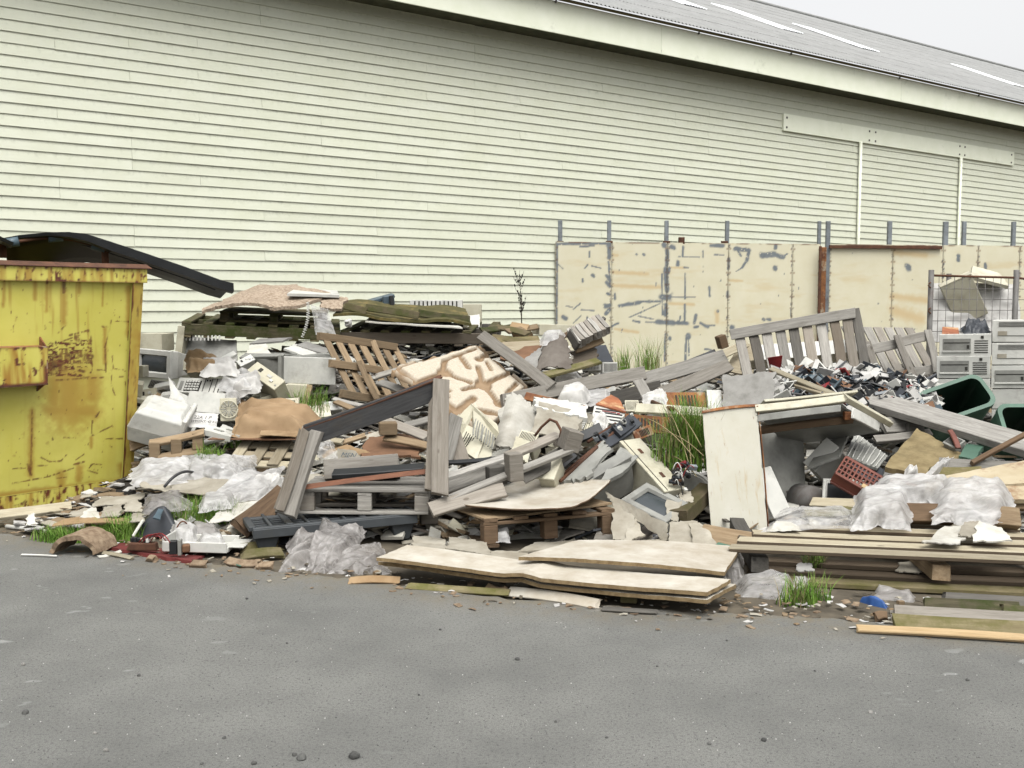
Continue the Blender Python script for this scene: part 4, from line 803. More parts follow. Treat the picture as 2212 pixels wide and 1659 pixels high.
for q, lb in (([(440, 928, 8.3), (498, 944, 8.15), (504, 934, 8.35), (450, 915, 8.5)], 'white plastic drawer front lying at the brown card'), ([(470, 930, 8.35), (518, 941, 8.2), (525, 934, 8.4), (482, 916, 8.6)], 'white plastic tray with a slot beside the drawer front')):
    o = sheet_thing('plastic_tray', lb, 'tray', q, .045, 'white_plastic', amp=.002); c = sum(qd(*q), V((0, 0, 0))) / 4; box('slot', WM[o.name] @ T(0, 0, .002), (.1, .03, .01), 'grey_plastic', o)
for k, (q, m_, lb) in enumerate((([(405, 805, 9.2), (480, 800, 9.2), (470, 770, 9.5), (400, 775, 9.6)], 'cardboard_tan', 'torn tan carton crumpled behind the keypad machine'), ([(430, 812, 9.0), (520, 812, 9.0), (505, 775, 9.4), (440, 780, 9.4)], 'paper', 'crumpled white paper heaped on the keypad machine'), ([(470, 845, 8.9), (545, 842, 8.9), (540, 800, 9.2), (480, 800, 9.2)], 'film_white', 'crumpled whitish wrapper below the cream desktop computer'), ([(500, 862, 8.9), (560, 850, 8.9), (570, 820, 9.2), (510, 825, 9.1)], 'paper', 'ragged grey paper wad between wrapper and fan grille'), ([(485, 880, 8.8), (520, 870, 8.8), (525, 845, 9.0), (490, 845, 9.0)], 'film_clear', 'clear film scrap above the fan grille'))):
    bag_thing('crumpled_wad', lb, 'paper', q, .06, m_, n=26, fold=.06, fsc=6)
for k, (a, b, m_, lb) in enumerate((((448, 800, 9.2), (508, 764, 9.5), 'white_plastic', 'long white toothed plastic rail lying over crumpled papers'), ((335, 838, 9.3), (376, 830, 9.3), 'white_plastic', 'white cover strip under the white framed monitor'), ((320, 845, 9.3), (365, 868, 9.1), 'cardboard_tan', 'tan edge of a box beside the leaning printer'))):
    board_thing('plastic_rail', lb, a, b, .07, .035, m_, 'rail', n=6)
for x0, y0, s_, lb in ((300, 870, .12, 'small beige adaptor box lying by the skip wall'), (292, 838, .13, 'beige connector unit stacked on the skip side'), (318, 880, .1, 'cream plastic block between skip and leaning printer')):
    o = tag(box('plastic_block', frame(P(x0, y0, 8.9), V((1, .3, -.2)), V((0, 1, .2))), (s_, s_ * .8, s_ * .9), 'beige_plastic'), lb, 'box'); box('socket', WM[o.name] @ T(0, -s_ * .4, 0), (s_ * .3, .006, s_ * .25), 'vent_dark', o)
for n_, (lb, a, b, c, d_, m_, st_) in enumerate((
    ('cream drive unit lying above the toppled monitor', (300, 868, 9.2), (338, 862, 9.2), (302, 842, 9.25), .2, 'beige_plastic', 'drive'),
    ('grey vented unit tilted under the white framed monitor', (318, 836, 9.6), (356, 842, 9.5), (322, 818, 9.65), .2, 'grey_plastic', 'vent'),
    ('cream slab-sided case below the vent panel', (395, 800, 10.0), (438, 796, 10.0), (394, 778, 10.05), .25, 'beige_plastic', 'none'),
    ('pale drive box under the white plastic rail', (520, 792, 9.6), (552, 776, 9.7), (514, 778, 9.65), .2, 'white_plastic', 'drive'),
    ('cream case corner left of the half buried monitor', (532, 884, 9.1), (566, 878, 9.1), (530, 858, 9.15), .2, 'beige_plastic', 'vent'),
    ('beige case lying between the grass and the peeling white lath', (668, 905, 8.95), (716, 898, 9.0), (664, 878, 9.05), .25, 'beige_plastic', 'none'),
    ('white drive unit under the small pine pallet', (700, 888, 9.15), (740, 884, 9.2), (700, 868, 9.2), .2, 'white_plastic', 'drive'))):
    case('computer_part', lb, a, b, c, d_, m_, st_)
# small leaning pallet
pallet('pallet', 'small clean pine pallet leaning against the mossy stack', (690, 722, 9.9), (855, 747, 10.55), (742, 860, 9.3), 'wood_tan', 7, .085, .018, .1, 'y', 0, 0)
rp = [o for o in bpy.data.objects if o.get('label') == 'small clean pine pallet leaning against the mossy stack'][0]
for a, b in (((688, 726, 9.82), (855, 750, 10.45)), ((712, 785, 9.52), (852, 806, 10.05)), ((738, 850, 9.26), (830, 862, 9.65))): bd('cross_rail', P(*a), P(*b), .075, .05, 'wood_tan', rp, (0, -1, .15))
for a, b in (((806, 738, 10.15), (842, 812, 9.85)), ((776, 782, 9.7), (815, 862, 9.4))): bd('loose_slat', P(*a), P(*b), .055, .02, 'wood_tan', rp, (0, -1, .2))
pallet('pallet', 'broken pine pallet on its side against the skip', (283, 1000, 8.55), (372, 992, 8.5), (283, 975, 9.1), 'wood_tan', 4, .07, .02, .1, 'x', 2, 3)
r = thing('pallet', 'upturned pine pallet with tall blocks beside the skip', 'pallet', P(360, 990, 8.4))
bd('top_rail', P(324, 958, 8.25), P(440, 934, 8.3), .08, .03, 'wood_tan', r); bd('top_rail', P(283, 928, 8.5), P(343, 914, 8.5), .08, .03, 'wood_tan', r)
bd('lower_rail', P(283, 968, 8.45), P(345, 944, 8.5), .06, .05, 'wood_tan', r, (0, -1, .3)); bd('base_board', P(340, 990, 8.2), P(440, 972, 8.3), .09, .02, 'wood_tan', r)
for x, y, Y in ((335, 973, 8.25), (382, 966, 8.28), (428, 952, 8.32), (331, 930, 8.52), (292, 940, 8.55)): box('block', frame(P(x, y, Y), V((1, .2, 0)), V((-.2, 1, 0))), (.085, .09, .14), 'wood_tan', r, bev=.004)
pallet('pallet', 'slatted pine pallet with wide gaps under the brown card', (487, 1000, 7.95), (645, 1004, 7.9), (475, 948, 8.35), 'wood_pale', 4, .095, .02, .13, 'y', 3, 4, 'block', 'wood_tan')
# -- plastic film and cardboard litter in front of those pallets
for q, b, m_, lb, fo in (
    ([(282, 1050, 7.5), (420, 1050, 7.5), (430, 1000, 8.0), (290, 1005, 8.0)], .07, 'film_white', 'crumpled white film at the foot of the upturned pallet', .05),
    ([(390, 1040, 7.6), (520, 1040, 7.6), (540, 985, 8.05), (400, 985, 8.1)], .09, 'film_white', 'bunched white film in front of the slatted pallet', .06),
    ([(500, 1022, 7.7), (560, 1024, 7.7), (555, 985, 8.0), (500, 982, 8.0)], .08, 'film_clear', 'twisted clear film poking up at the slatted pallet', .07),
    ([(420, 1092, 7.1), (600, 1075, 7.3), (615, 1005, 7.8), (520, 1030, 7.6)], .1, 'film_white', 'long drape of pale film running to the grey frame leg', .05),
    ([(305, 1110, 7.0), (415, 1100, 7.1), (395, 1062, 7.4), (320, 1068, 7.4)], .07, 'film_grey', 'grey rounded film sheet behind the dark plastic shell', .025),
    ([(430, 1105, 7.0), (510, 1098, 7.05), (520, 1060, 7.4), (440, 1068, 7.35)], .05, 'film_white', 'small crumpled film beside the tall green grass', .05),
    ([(530, 1075, 7.3), (612, 1058, 7.5), (615, 1030, 7.7), (540, 1040, 7.6)], .06, 'paper', 'cream wrapper bunched next to the grey frame leg', .05)):
    bag_thing('plastic_film', lb, 'plastic film', q, b, m_, n=64, fold=fo, fsc=5, rag=.4)
for q, m_, lb in (
    ([(375, 1060, 7.35), (480, 1066, 7.3), (500, 1035, 7.6), (360, 1032, 7.65)], 'cardboard_grey', 'curved grey card lying among white film'),
    ([(300, 1048, 7.45), (365, 1062, 7.35), (400, 1040, 7.6), (320, 1030, 7.7)], 'cardboard_grey', 'small grey card layered under white film'),
    ([(455, 1128, 6.85), (545, 1112, 7.0), (560, 1082, 7.25), (480, 1092, 7.15)], 'cardboard_white', 'torn white cardboard layers right of the tall grass'),
    ([(490, 1140, 6.75), (560, 1120, 6.9), (590, 1095, 7.15), (510, 1105, 7.05)], 'cardboard_white', 'white cardboard layer beside the dark wedge beam'),
    ([(570, 1108, 7.05), (590, 1080, 7.3), (560, 1066, 7.4), (545, 1088, 7.2)], 'board_grey', 'small grey board near the grey frame leg'),
    ([(195, 1092, 7.3), (300, 1080, 7.35), (318, 1062, 7.6), (220, 1075, 7.6)], 'cardboard_grey', 'tan grey card flap slanting away from the skip base'),
    ([(215, 1120, 6.95), (260, 1112, 7.0), (262, 1090, 7.2), (225, 1095, 7.2)], 'cardboard_grey', 'curled card tube half near the skip base'),
    ([(170, 1120, 6.95), (215, 1118, 6.95), (205, 1095, 7.15), (195, 1094, 7.15)], 'cardboard_white', 'folded pale card triangle near the skip base'),
    ([(268, 1108, 7.0), (308, 1106, 7.0), (300, 1084, 7.2), (275, 1086, 7.2)], 'cardboard_grey', 'creased card piece under the slanting card flap'),
    ([(110, 1138, 6.8), (285, 1128, 6.9), (275, 1116, 7.05), (150, 1120, 7.0)], 'cardboard_tan', 'long flat tan card lying behind the grass strip'),
    ([(58, 1138, 6.75), (80, 1136, 6.75), (72, 1108, 6.95), (62, 1110, 6.95)], 'cardboard_white', 'small torn white card standing by the long board'),
    ([(280, 1128, 6.8), (312, 1126, 6.8), (308, 1106, 7.0), (285, 1106, 7.0)], 'cardboard_grey', 'dog-eared card beside the dark plastic shell')):
    sheet_thing('cardboard_piece', lb, 'cardboard', q, .006, m_, nu=10, nv=8, amp=.035, fs=4, jag=.012)
board_thing('board', 'long pale board lying along the skip base', (-30, 1116, 7.2), (152, 1094, 7.5), .1, .03, 'wood_pale', 'board')
tag(tube('pipe', [G(14, 1137), G(60, 1142), G(100, 1148)], .016, 'white_plastic'), 'white plastic pipe lying at the asphalt edge', 'pipe')
tag(tube('hose', arc(P(355, 1052, 7.4), P(432, 1028, 7.7), .07, 14) , .011, 'cable'), 'dark curved hose arching over grey card', 'hose')
bd_ = board_thing('wedge_beam', 'dark wooden wedge beam slanting below the grey frame leg', (518, 1142, 6.75), (612, 1068, 7.3), .16, .05, 'wood_brown', 'timber', (.3, -1, .5))
# -- foreground strip at the road edge
r = thing('plastic_shell', 'dark grey pointed plastic shell lying in the grass', 'plastic shell', G(335, 1158))
a = [G(283, 1160), G(394, 1160), G(388, 1128), G(296, 1130)]; ap = [P(338, 1093, 6.95), P(357, 1091, 6.95), P(360, 1096, 7.05), P(342, 1098, 7.05)]
vs = [p - a[0] for p in a + ap]
o = mesh('shell', vs, [(0, 1, 5, 4), (1, 2, 6, 5), (2, 3, 7, 6), (3, 0, 4, 7), (4, 5, 6, 7)], 'dark_plastic', Matrix.Translation(a[0]), r); bv = o.modifiers.new('b', 'BEVEL'); bv.width = .025; bv.segments = 3
slab('clip', [P(330, 1118, 6.78), P(345, 1122, 6.76), P(353, 1100, 6.9), P(343, 1098, 6.9)], .01, 'slate_plastic', r, 3, 3, .002); slab('side_trim', [P(284, 1157, 6.42), P(288, 1157, 6.4), P(311, 1122, 6.72), P(306, 1122, 6.74)], .008, 'white_plastic', r, 3, 3, .001)
def tray():
    r = thing('shallow_tray', 'shallow white plastic tray full of electronic parts on the maroon board', 'tray', G(420, 1195))
    M, W_, D_ = fr3(G(352, 1190, .03), G(490, 1194, .02), G(355, 1168, .03))
    box('base', M, (W_, D_, .012), 'white_plastic', r, (W_ / 2, D_ / 2, 0)); box('front_wall', M, (W_, .014, .065), 'white_plastic', r, (W_ / 2, 0, .03)); box('back_wall', M, (W_, .014, .05), 'white_plastic', r, (W_ / 2, D_, .025)); box('end_wall', M, (.014, D_, .085), 'white_plastic', r, (0, D_ / 2, .042)); box('end_wall', M, (.014, D_, .03), 'white_plastic', r, (W_, D_ / 2, .015)); box('pouring_lip', M, (.12, D_ * .8, .01), 'white_plastic', r, (W_ + .04, D_ / 2, .03))
tray()
o = tag(box('capacitor', frame(G(375, 1182, .08), V((1, .1, 0)), V((0, 1, 0))), (.045, .045, .085), 'black_plastic'), 'black capacitor block standing in the shallow tray', 'capacitor'); box('terminal', WM[o.name] @ T(.04, 0, .0), (.022, .05, .1), 'grey_plastic', o)
tag(box('transformer', frame(G(402, 1184, .07), V((1, .3, 0)), V((0, 1, 0))), (.05, .05, .05), 'cardboard_brown', bev=.008), 'small brown transformer in the shallow tray', 'transformer')
bag_thing('plastic_wad', 'dirty white plastic wad heaped on the shallow tray', 'plastic film', [(368, 1168, 6.55), (430, 1178, 6.5), (435, 1145, 6.75), (370, 1130, 6.8)], .07, 'film_white', n=30, fold=.05, fsc=9)
bag_thing('plastic_wad', 'small white plastic wad at the pouring end of the shallow tray', 'plastic film', [(425, 1178, 6.5), (490, 1184, 6.45), (485, 1160, 6.7), (430, 1156, 6.7)], .04, 'film_white', n=24, fold=.04, fsc=9)
bag_thing('plastic_wad', 'pale green film behind the shallow tray', 'plastic film', [(410, 1160, 6.65), (480, 1172, 6.6), (470, 1140, 6.8), (415, 1130, 6.9)], .04, 'film_grey', n=20, fold=.03, fsc=6)
sheet_thing('maroon_board', 'splintered maroon painted board lying on the asphalt edge', 'board', [(228, 1180, 6.5), (420, 1214, 6.1), (440, 1198, 6.4), (262, 1172, 6.75)], .045, 'wood_red', nu=14, amp=.006, jag=.012)
r = thing('circuit_chassis', 'rusty brown circuit chassis with red wires on the maroon board', 'electronics', G(308, 1184))
M = frame(G(308, 1178, .06), V((1, -.05, 0)), V((0, 1, 0))); loft('chassis', [(-.1, .1, -.03, .03, -.03), (-.08, .09, -.03, .03, .02)], 'rust', M, r)
for i in range(7): box('component', M @ T(-.07 + .022 * i, random.uniform(-.02, .02), .035), (.02, .03, random.uniform(.02, .05)), random.choice(['white_plastic', 'black_plastic', 'beige_plastic']), r)
for i in range(4): tube('wire', arc(G(300 + i * 8, 1172, .08), G(340 + i * 9, 1160 + i * 4, .12), .03 + .01 * i, 8), .004, 'red_wire', r, 5)
tag(tube('red_cable', arc(P(375, 1158, 6.6), P(415, 1152, 6.65), .09, 12), .005, 'rust'), 'thin brown cable loop above the shallow tray', 'cable')
# arched fibre tile
r_ = []; M = frame(G(162, 1200), V((1, -.12, 0)), V((.15, 1, 0))); vs = []; f = []; n = 14; m = 5
for lay in (0, 1):
    for j in range(m + 1):
        for i in range(n + 1):
            a = math.pi * (.12 + .76 * i / n); R = .18 - .03 * lay; v_ = j / m
            vs.append((-R * math.cos(a) * 1.0 + .003 * math.sin(i * 3 + j), -.02 + v_ * .26 + .008 * math.sin(i * 1.7) * (j in (0, m)), max(0, R * math.sin(a) * 1.0 - .045 + .004 * math.sin(i * 5 + j * 2))))
k = (n + 1) * (m + 1)
for j in range(m):
    for i in range(n):
        a = j * (n + 1) + i; f += [(a, a + n + 1, a + n + 2, a + 1), (k + a, k + a + 1, k + a + n + 2, k + a + n + 1)]
for i in range(n): f += [(i, i + 1, k + i + 1, k + i), (k + m * (n + 1) + i, k + m * (n + 1) + i + 1, m * (n + 1) + i + 1, m * (n + 1) + i)]
for j in range(m): a = j * (n + 1); f += [(a, k + a, k + a + n + 1, a + n + 1), (a + n, a + n + n + 1, k + a + n + n + 1, k + a + n)]
tag(mesh('ridge_tile', vs, f, 'fibre_tile', M), 'arched brown fibre tile lying open side to the road', 'tile')
for a, b, w_, m_, lb in (((46, 1198), (122, 1201), .012, 'white_plastic', 'thin white rod on the asphalt beside the arched tile'), ((212, 1203), (262, 1190), .03, 'cardboard_white', 'short white strip between arched tile and maroon board'), ((214, 1193), (285, 1206), .03, 'wood_pale', 'thin pale splinter in front of the maroon board')):
    tag(bd('strip', G(*a, .01), G(*b, .012), w_, .008, m_), lb, 'strip')
for a, b, w_, lb in (((415, 1218), (448, 1219), .05, 'brown fibre crumb beside the maroon board tip'), ((318, 1206), (336, 1208), .04, 'little brown fibre crumb under the maroon board'), ((520, 1188), (600, 1180), .1, 'thick brown offcut under the black plastic pallet'), ((525, 1202), (612, 1194), .08, 'flat brown offcut in front of the black plastic pallet'), ((490, 1212), (560, 1218), .06, 'ragged brown fibre strip at the road edge'), ((558, 1222), (588, 1221), .05, 'pale brown fibre crumb near the big plastic bag')):
    tag(bd('fibre_piece', G(*a, .018), G(*b, .02), w_, .03, 'fibre_tile' if w_ < .07 else 'wood_olive', n=5, jag=.02, bow=.01), lb, 'wood piece')
tag(tube('green_twine', [G(488, 1210, .008), G(505, 1218, .008), G(520, 1223, .008)], .005, 'green_plastic'), 'short green twine on the road edge', 'twine')

# ============================================================ CENTRE
# black plastic pallet
r = thing('plastic_pallet', 'black plastic pallet on tapered feet under the grey wooden pallet', 'pallet', G(700, 1195))
fl_, fr_, bl_ = P(545, 1142, 6.42), P(899, 1108, 6.8), P(566, 1098, 7.3)
M, LU, LV = fr3(fl_, fr_, bl_)
for y in (0, LV * .5, LV): box('long_bar', M, (LU, .06, .05), 'pallet_plastic', r, (LU / 2, y, -.02), .006)
box('front_skirt', M, (LU, .02, .06), 'pallet_plastic', r, (LU / 2, -.03, -.035), .004)
nx = 9
for i in range(nx + 1): box('cross_bar', M, (.045 if i % 2 == 0 else .022, LV, .03), 'pallet_plastic', r, (LU * i / nx, LV / 2, -.004), .004)
for i in range(nx):
    for j in range(4): box('grid_bar', M, (LU / nx - .04, .012, .02), 'pallet_plastic', r, (LU * (i + .5) / nx, LV * (.1 + .1 * j), -.006), .002)
    box('web_panel', M, (LU / nx - .03, LV * .98, .006), 'black_plastic', r, (LU * (i + .5) / nx, LV / 2, -.03), 0)
for i, x in enumerate((.09, LU - .1, LU * .5)):
    for y in (.06, LV - .06):
        p = M @ V((x, y, -.045)); hh = max(.06, p.z); loft('foot', [(x - .085, x + .085, y - .08, y + .08, -.045), (x - .05, x + .05, y - .05, y + .05, -.045 - hh)][::-1], 'pallet_plastic', M, r)
# grey wooden pallet on top
pallet('pallet', 'weathered grey wooden pallet with orange strap resting on the black plastic pallet', (648, 1056, 6.7), (926, 1058, 6.75), (690, 1028, 7.5), 'wood_grey', 5, .13, .022, .17, 'x', 3, 3, 'block')
rp = [o for o in bpy.data.objects if o.get('label', '').startswith('weathered grey wooden pallet with orange')][0]
bd('strap', P(646, 1054, 6.66), P(925, 1018, 6.72), .035, .004, 'orange_strap', rp, (0, -1, .4), jag=0); bd('strap', P(925, 1018, 6.72), P(958, 1041, 6.66), .035, .004, 'orange_strap', rp, (0, -1, .4), jag=0)
# tilted frame
r = thing('timber_surround', 'tilted grey wooden frame with dark inner face standing on the pallets', 'frame', P(640, 1110, 6.6))
bd('leg', P(618, 1112, 6.55), P(676, 930, 6.75), .15, .05, 'wood_grey', r, (-.35, -1, .1), n=6)
bd('edge_strip', P(602, 1102, 6.52), P(657, 930, 6.72), .055, .06, 'wood_grey', r, (-1, -.6, .3), n=6)
bd('top_rail', P(664, 940, 6.74), P(948, 838, 6.95), .15, .03, 'wood_char', r, (.1, -1, -.1), n=6)
bd('top_edge', P(655, 924, 6.74), P(952, 814, 6.95), .05, .014, 'rust', r, (0, -.3, 1), n=6)
bd('leg', P(950, 1068, 6.55), P(953, 822, 6.93), .115, .04, 'wood_grey', r, (.1, -1, 0), n=6)
bd('edge_strip', P(928, 1060, 6.62), P(938, 838, 6.98), .055, .05, 'wood_grey', r, (-.5, -1, 0), n=6)
bd('brace', P(960, 1000, 7.1), P(985, 900, 7.3), .1, .03, 'wood_grey', r, (.3, -1, 0)); bd('brace', P(998, 1002, 7.2), P(965, 905, 7.4), .12, .025, 'wood_grey', r, (.3, -1, .2))
# crate and card
crate_box('wooden_crate', 'low grey wooden box on the grey pallet', (700, 1035, 7.15), (862, 1022, 7.2), (702, 992, 7.2), .35, 'wood_white')
o = sheet_thing('lettered_card', 'tan card with blue hand lettering standing behind the low wooden box', 'cardboard', [(724, 992, 7.6), (786, 994, 7.6), (768, 974, 7.62), (729, 968, 7.62)], .012, 'cardboard_grey', nu=6, amp=.004)
text('MEN', fr3(P(735, 987, 7.575), P(770, 990, 7.575), P(737, 970, 7.6))[0] @ T(0, 0, .004), .055, 'ink_blue', o, .35)
sheet_thing('card', 'tan card leaning behind the lettered card', 'cardboard', [(752, 980, 7.8), (815, 985, 7.8), (790, 972, 7.82), (754, 965, 7.82)], .01, 'cardboard_tan', nu=6, amp=.006)
bag_thing('plastic_film', 'shiny clear film tuft beside the frame leg', 'plastic film', [(680, 990, 7.5), (725, 992, 7.4), (716, 955, 7.7), (690, 955, 7.7)], .06, 'film_clear', n=24, fold=.05, fsc=9)
board_thing('charred_board', 'black flaking board lying on the low wooden box', (722, 1024, 6.95), (915, 1010, 7.0), .12, .035, 'black_plastic', 'board', (0, -.2, 1))
for a, b, w_, m_, lb in (((820, 905, 8.2), (925, 945, 7.9), .1, 'wood_grey', 'grey plank slanting behind the frame opening'), ((830, 945, 7.9), (930, 965, 7.8), .08, 'wood_tan', 'tan plank lying lower behind the frame opening'), ((700, 968, 8.0), (790, 940, 8.1), .05, 'wood_tan', 'thin stick crossing below the frame rail'), ((780, 950, 8.1), (860, 925, 8.2), .07, 'cardboard_grey', 'grey card edge behind the frame rail'), ((830, 930, 8.3), (930, 905, 8.4), .08, 'wood_grey', 'short grey plank behind the upper frame rail'), ((650, 950, 8.0), (740, 955, 8.0), .06, 'wood_pale', 'pale lath on the wrapping paper'), ((720, 862, 9.2), (800, 880, 8.9), .05, 'wood_white', 'peeling white lath under the small pine pallet'), ((725, 868, 9.1), (790, 900, 8.7), .06, 'wood_tan', 'tan lath under the peeling lath'), ((810, 815, 9.4), (862, 800, 9.4), .08, 'wood_grey', 'short grey board bridging pine pallet and moulded pallet'), ((818, 826, 9.3), (880, 850, 9.1), .09, 'wood_grey', 'grey board sloping left of the moulded pallet')):
    board_thing('plank', lb, a, b, w_, .025, m_)
tag(box('wood_block', frame(P(838, 925, 7.9), V((1, .2, 0)), V((0, 1, 0))), (.14, .12, .1), 'wood_tan', bev=.006), 'square pine block seen through the frame', 'block')
sheet_thing('torn_board', 'torn brown board behind the low wooden box', 'board', [(780, 990, 7.7), (905, 985, 7.7), (925, 945, 8.1), (800, 935, 8.2)], .02, 'cardboard_brown', nu=12, amp=.03, jag=.03)
# moulded presswood pallet
A_, B_, C_, D_ = P(848, 792, 9.1), P(1032, 738, 9.9), P(1146, 836, 9.4), P(1045, 928, 8.3)
c = (A_ + B_ + C_ + D_) / 4; M = frame(c, (D_ - A_) + (C_ - B_), (B_ - A_) + (C_ - D_)); Mi = M.inverted(); L = np.array([Mi @ p for p in (A_, D_, C_, B_)])
nu, nv = 110, 90; u, v_ = np.meshgrid(np.linspace(0, 1, nu + 1), np.linspace(0, 1, nv + 1)); u = u.ravel(); v_ = v_.ravel()
Bq = ((1 - u) * (1 - v_))[:, None] * L[0] + (u * (1 - v_))[:, None] * L[1] + (u * v_)[:, None] * L[2] + ((1 - u) * v_)[:, None] * L[3]
gro = [(.0, .03, 1, .03, .035), (.02, 0, .02, 1, .03), (.0, .97, 1, .97, .035), (.28, .0, .28, .34, .05), (.28, .34, .12, .5, .035), (.28, .34, .52, .46, .035), (.72, .0, .70, .3, .045), (.62, .56, .9, .46, .04), (.62, .56, .38, .72, .035), (.62, .56, .66, .98, .04), (.62, .56, .56, .3, .03), (.14, .68, .34, .62, .035), (.12, .5, .1, .9, .03), (.86, .68, .84, .9, .035), (.36, .86, .5, .8, .03), (.84, .2, .98, .32, .04), (.42, .14, .55, .1, .03), (.93, .62, .98, .98, .04), (.26, .9, .28, 1, .05), (.46, 0, .5, .18, .03)]
wob = .02 * (fbm(np.c_[u * 9, v_ * 9, u * 0], 2, 3) - .5); g = np.zeros(len(u))
for x0, y0, x1, y1, r_ in gro:
    dx, dy = x1 - x0, y1 - y0; l2 = dx * dx + dy * dy; k = np.clip(((u - x0) * dx + (v_ - y0) * dy) / l2, 0, 1); d = np.hypot(u - x0 - k * dx, v_ - y0 - k * dy) + wob
    g = np.maximum(g, 1 - smooth(r_ * .55, r_ * 1.0, d))
for x0, y0, r_ in ((.28, .36, .085), (.62, .56, .1), (.28, .82, .06), (.9, .46, .06)):
    g = np.maximum(g, 1 - smooth(r_ * .7, r_, np.hypot(u - x0, v_ - y0) + wob))
Bq[:, 2] -= g * .045; Bq[:, 2] += .012 * (fbm(np.c_[u * 4, v_ * 4, u * 0], 3, 8) - .5)
n_ = len(u); f = [(j * (nu + 1) + i, j * (nu + 1) + i + 1, (j + 1) * (nu + 1) + i + 1, (j + 1) * (nu + 1) + i) for j in range(nv) for i in range(nu)]
rim = [i for i in range(nu + 1)] + [j * (nu + 1) + nu for j in range(1, nv + 1)] + [nv * (nu + 1) + i for i in range(nu - 1, -1, -1)] + [j * (nu + 1) for j in range(nv - 1, 0, -1)]
vs = np.vstack([Bq, Bq[rim] - np.array([0, 0, .06])]); m_ = len(rim)
for k in range(m_): f.append((rim[k], n_ + k, n_ + (k + 1) % m_, rim[(k + 1) % m_]))
mt, t, bs, out = nodes('presswood'); vv = coords(t)
cc = mix(t, ramp(t, noise(t, vv, 55, 4, .75), .35, .65), A(236, 226, 206, .56), A(214, 200, 176, .56)); cc = mix(t, ramp(t, noise(t, vv, 120, 2, .6), .62, .7, (0, 0, 0, 1), (.5, .5, .5, 1)), cc, A(120, 90, 66, .6))
cg = mix(t, ramp(t, noise(t, vv, 12, 4, .6), .3, .7), A(190, 160, 124, .5), A(166, 136, 102, .5)); t.links.new(mix(t, attr(t, 'groove'), cc, cg), bs.inputs['Base Color']); bs.inputs['Roughness'].default_value = .9; bump(t, noise(t, vv, 90, 4, .7), bs, .35, .004); MATS['presswood'] = mt
o = tag(mesh('moulded_pallet', vs, f, 'presswood', M, None, True), 'cream pressed-wood pallet with tan moulded grooves on the heap middle', 'pallet')
a_ = o.data.attributes.new('groove', 'FLOAT', 'POINT'); a_.data.foreach_set('value', np.concatenate([smooth(.05, .5, g), np.ones(m_)]).astype(np.float32))
# planks around it
board_thing('plank', 'long pale grey plank lying along the right edge of the moulded pallet', (1040, 724, 9.8), (1192, 836, 9.1), .11, .03, 'wood_grey', up=(-.4, -.8, .8), n=6)
board_thing('plank', 'heavy grey beam running from the moulded pallet to the right', (1085, 868, 8.9), (1393, 806, 9.6), .13, .05, 'wood_grey', up=(0, -1, .35), n=8)
board_thing('plank', 'dark beam lying beneath the heavy grey beam', (1240, 880, 9.2), (1425, 838, 9.6), .14, .05, 'wood_dark', up=(0, -1, .2), n=6)
board_thing('plank', 'brownish grey plank end behind the broken pale plank', (1388, 822, 9.7), (1566, 770, 10.2), .15, .04, 'wood_grey', up=(0, -1, .5), n=6)
board_thing('plank', 'broken pale grey plank with split end near the rusty slotted case', (1425, 852, 9.2), (1572, 790, 9.8), .13, .04, 'wood_grey', up=(0, -1, .6), n=6, jag=.04)
board_thing('plank', 'short grey brace across the dark beam', (1378, 822, 9.3), (1402, 868, 9.0), .1, .03, 'wood_grey', up=(0, -1, .3))
board_thing('plank', 'black strip lying against the fence foot behind the grey planks', (1452, 800, 10.6), (1545, 762, 10.8), .08, .03, 'black_plastic', up=(0, -1, .6))
board_thing('plank', 'short pale board up against the leaning grey pallet', (1549, 772, 10.6), (1612, 742, 10.8), .09, .03, 'wood_pale', up=(0, -1, .4))
tag(box('wood_block', frame(P(1559, 738, 10.8), V((1, .3, .35)), V((-.3, 1, 0))), (.09, .1, .14), 'wood_brown', bev=.006), 'brown block end beside the leaning grey pallet', 'block')
sheet_thing('pink_board', 'pinkish board standing behind the leaning grey pallet', 'board', [(1565, 800, 10.7), (1625, 812, 10.5), (1640, 745, 10.9), (1600, 740, 11)], .02, 'wood_pale', nu=6, amp=.005)
# upper centre-right
r = thing('slat_stack', 'white-washed stack of slats sticking up against the fence', 'timber', P(1245, 750, 10.0))
M, W_, H_ = fr3(P(1247, 746, 10.0), P(1318, 712, 10.1), P(1230, 716, 10.15))
for i in range(8): plank('slat', M @ T(W_ * (i + .5) / 8, 0, 0) @ Matrix.Rotation(math.pi / 2, 4, 'Z'), H_, W_ / 8 - .003, .1, 'wood_white', r, n=2)
bd('end_board', P(1228, 718, 10.1), P(1248, 750, 9.95), .1, .025, 'wood_dark', r, (-1, -.3, .2)); bd('base_board', P(1240, 754, 10.1), P(1300, 732, 10.2), .1, .03, 'wood_tan', r, (0, -.8, .4)); bd('top_strip', P(1235, 714, 10.2), P(1305, 688, 10.3), .05, .03, 'wood_dark', r)
sheet_thing('metal_sheet', 'dull grey-brown sheet standing curved below the white-washed slats', 'sheet', [(1150, 805, 9.6), (1236, 800, 9.6), (1228, 738, 10.0), (1180, 725, 10.1)], .008, 'sheet_brown', nu=14, nv=12, amp=.012, jag=.02, zf=lambda u, v: .06 * math.sin(u * 3))
sheet_thing('torn_sheet', 'pale torn panel leaning left of the dull sheet', 'panel', [(1120, 790, 9.7), (1158, 800, 9.6), (1172, 748, 9.9), (1150, 762, 9.9)], .01, 'board_grey', nu=8, amp=.01, jag=.015)
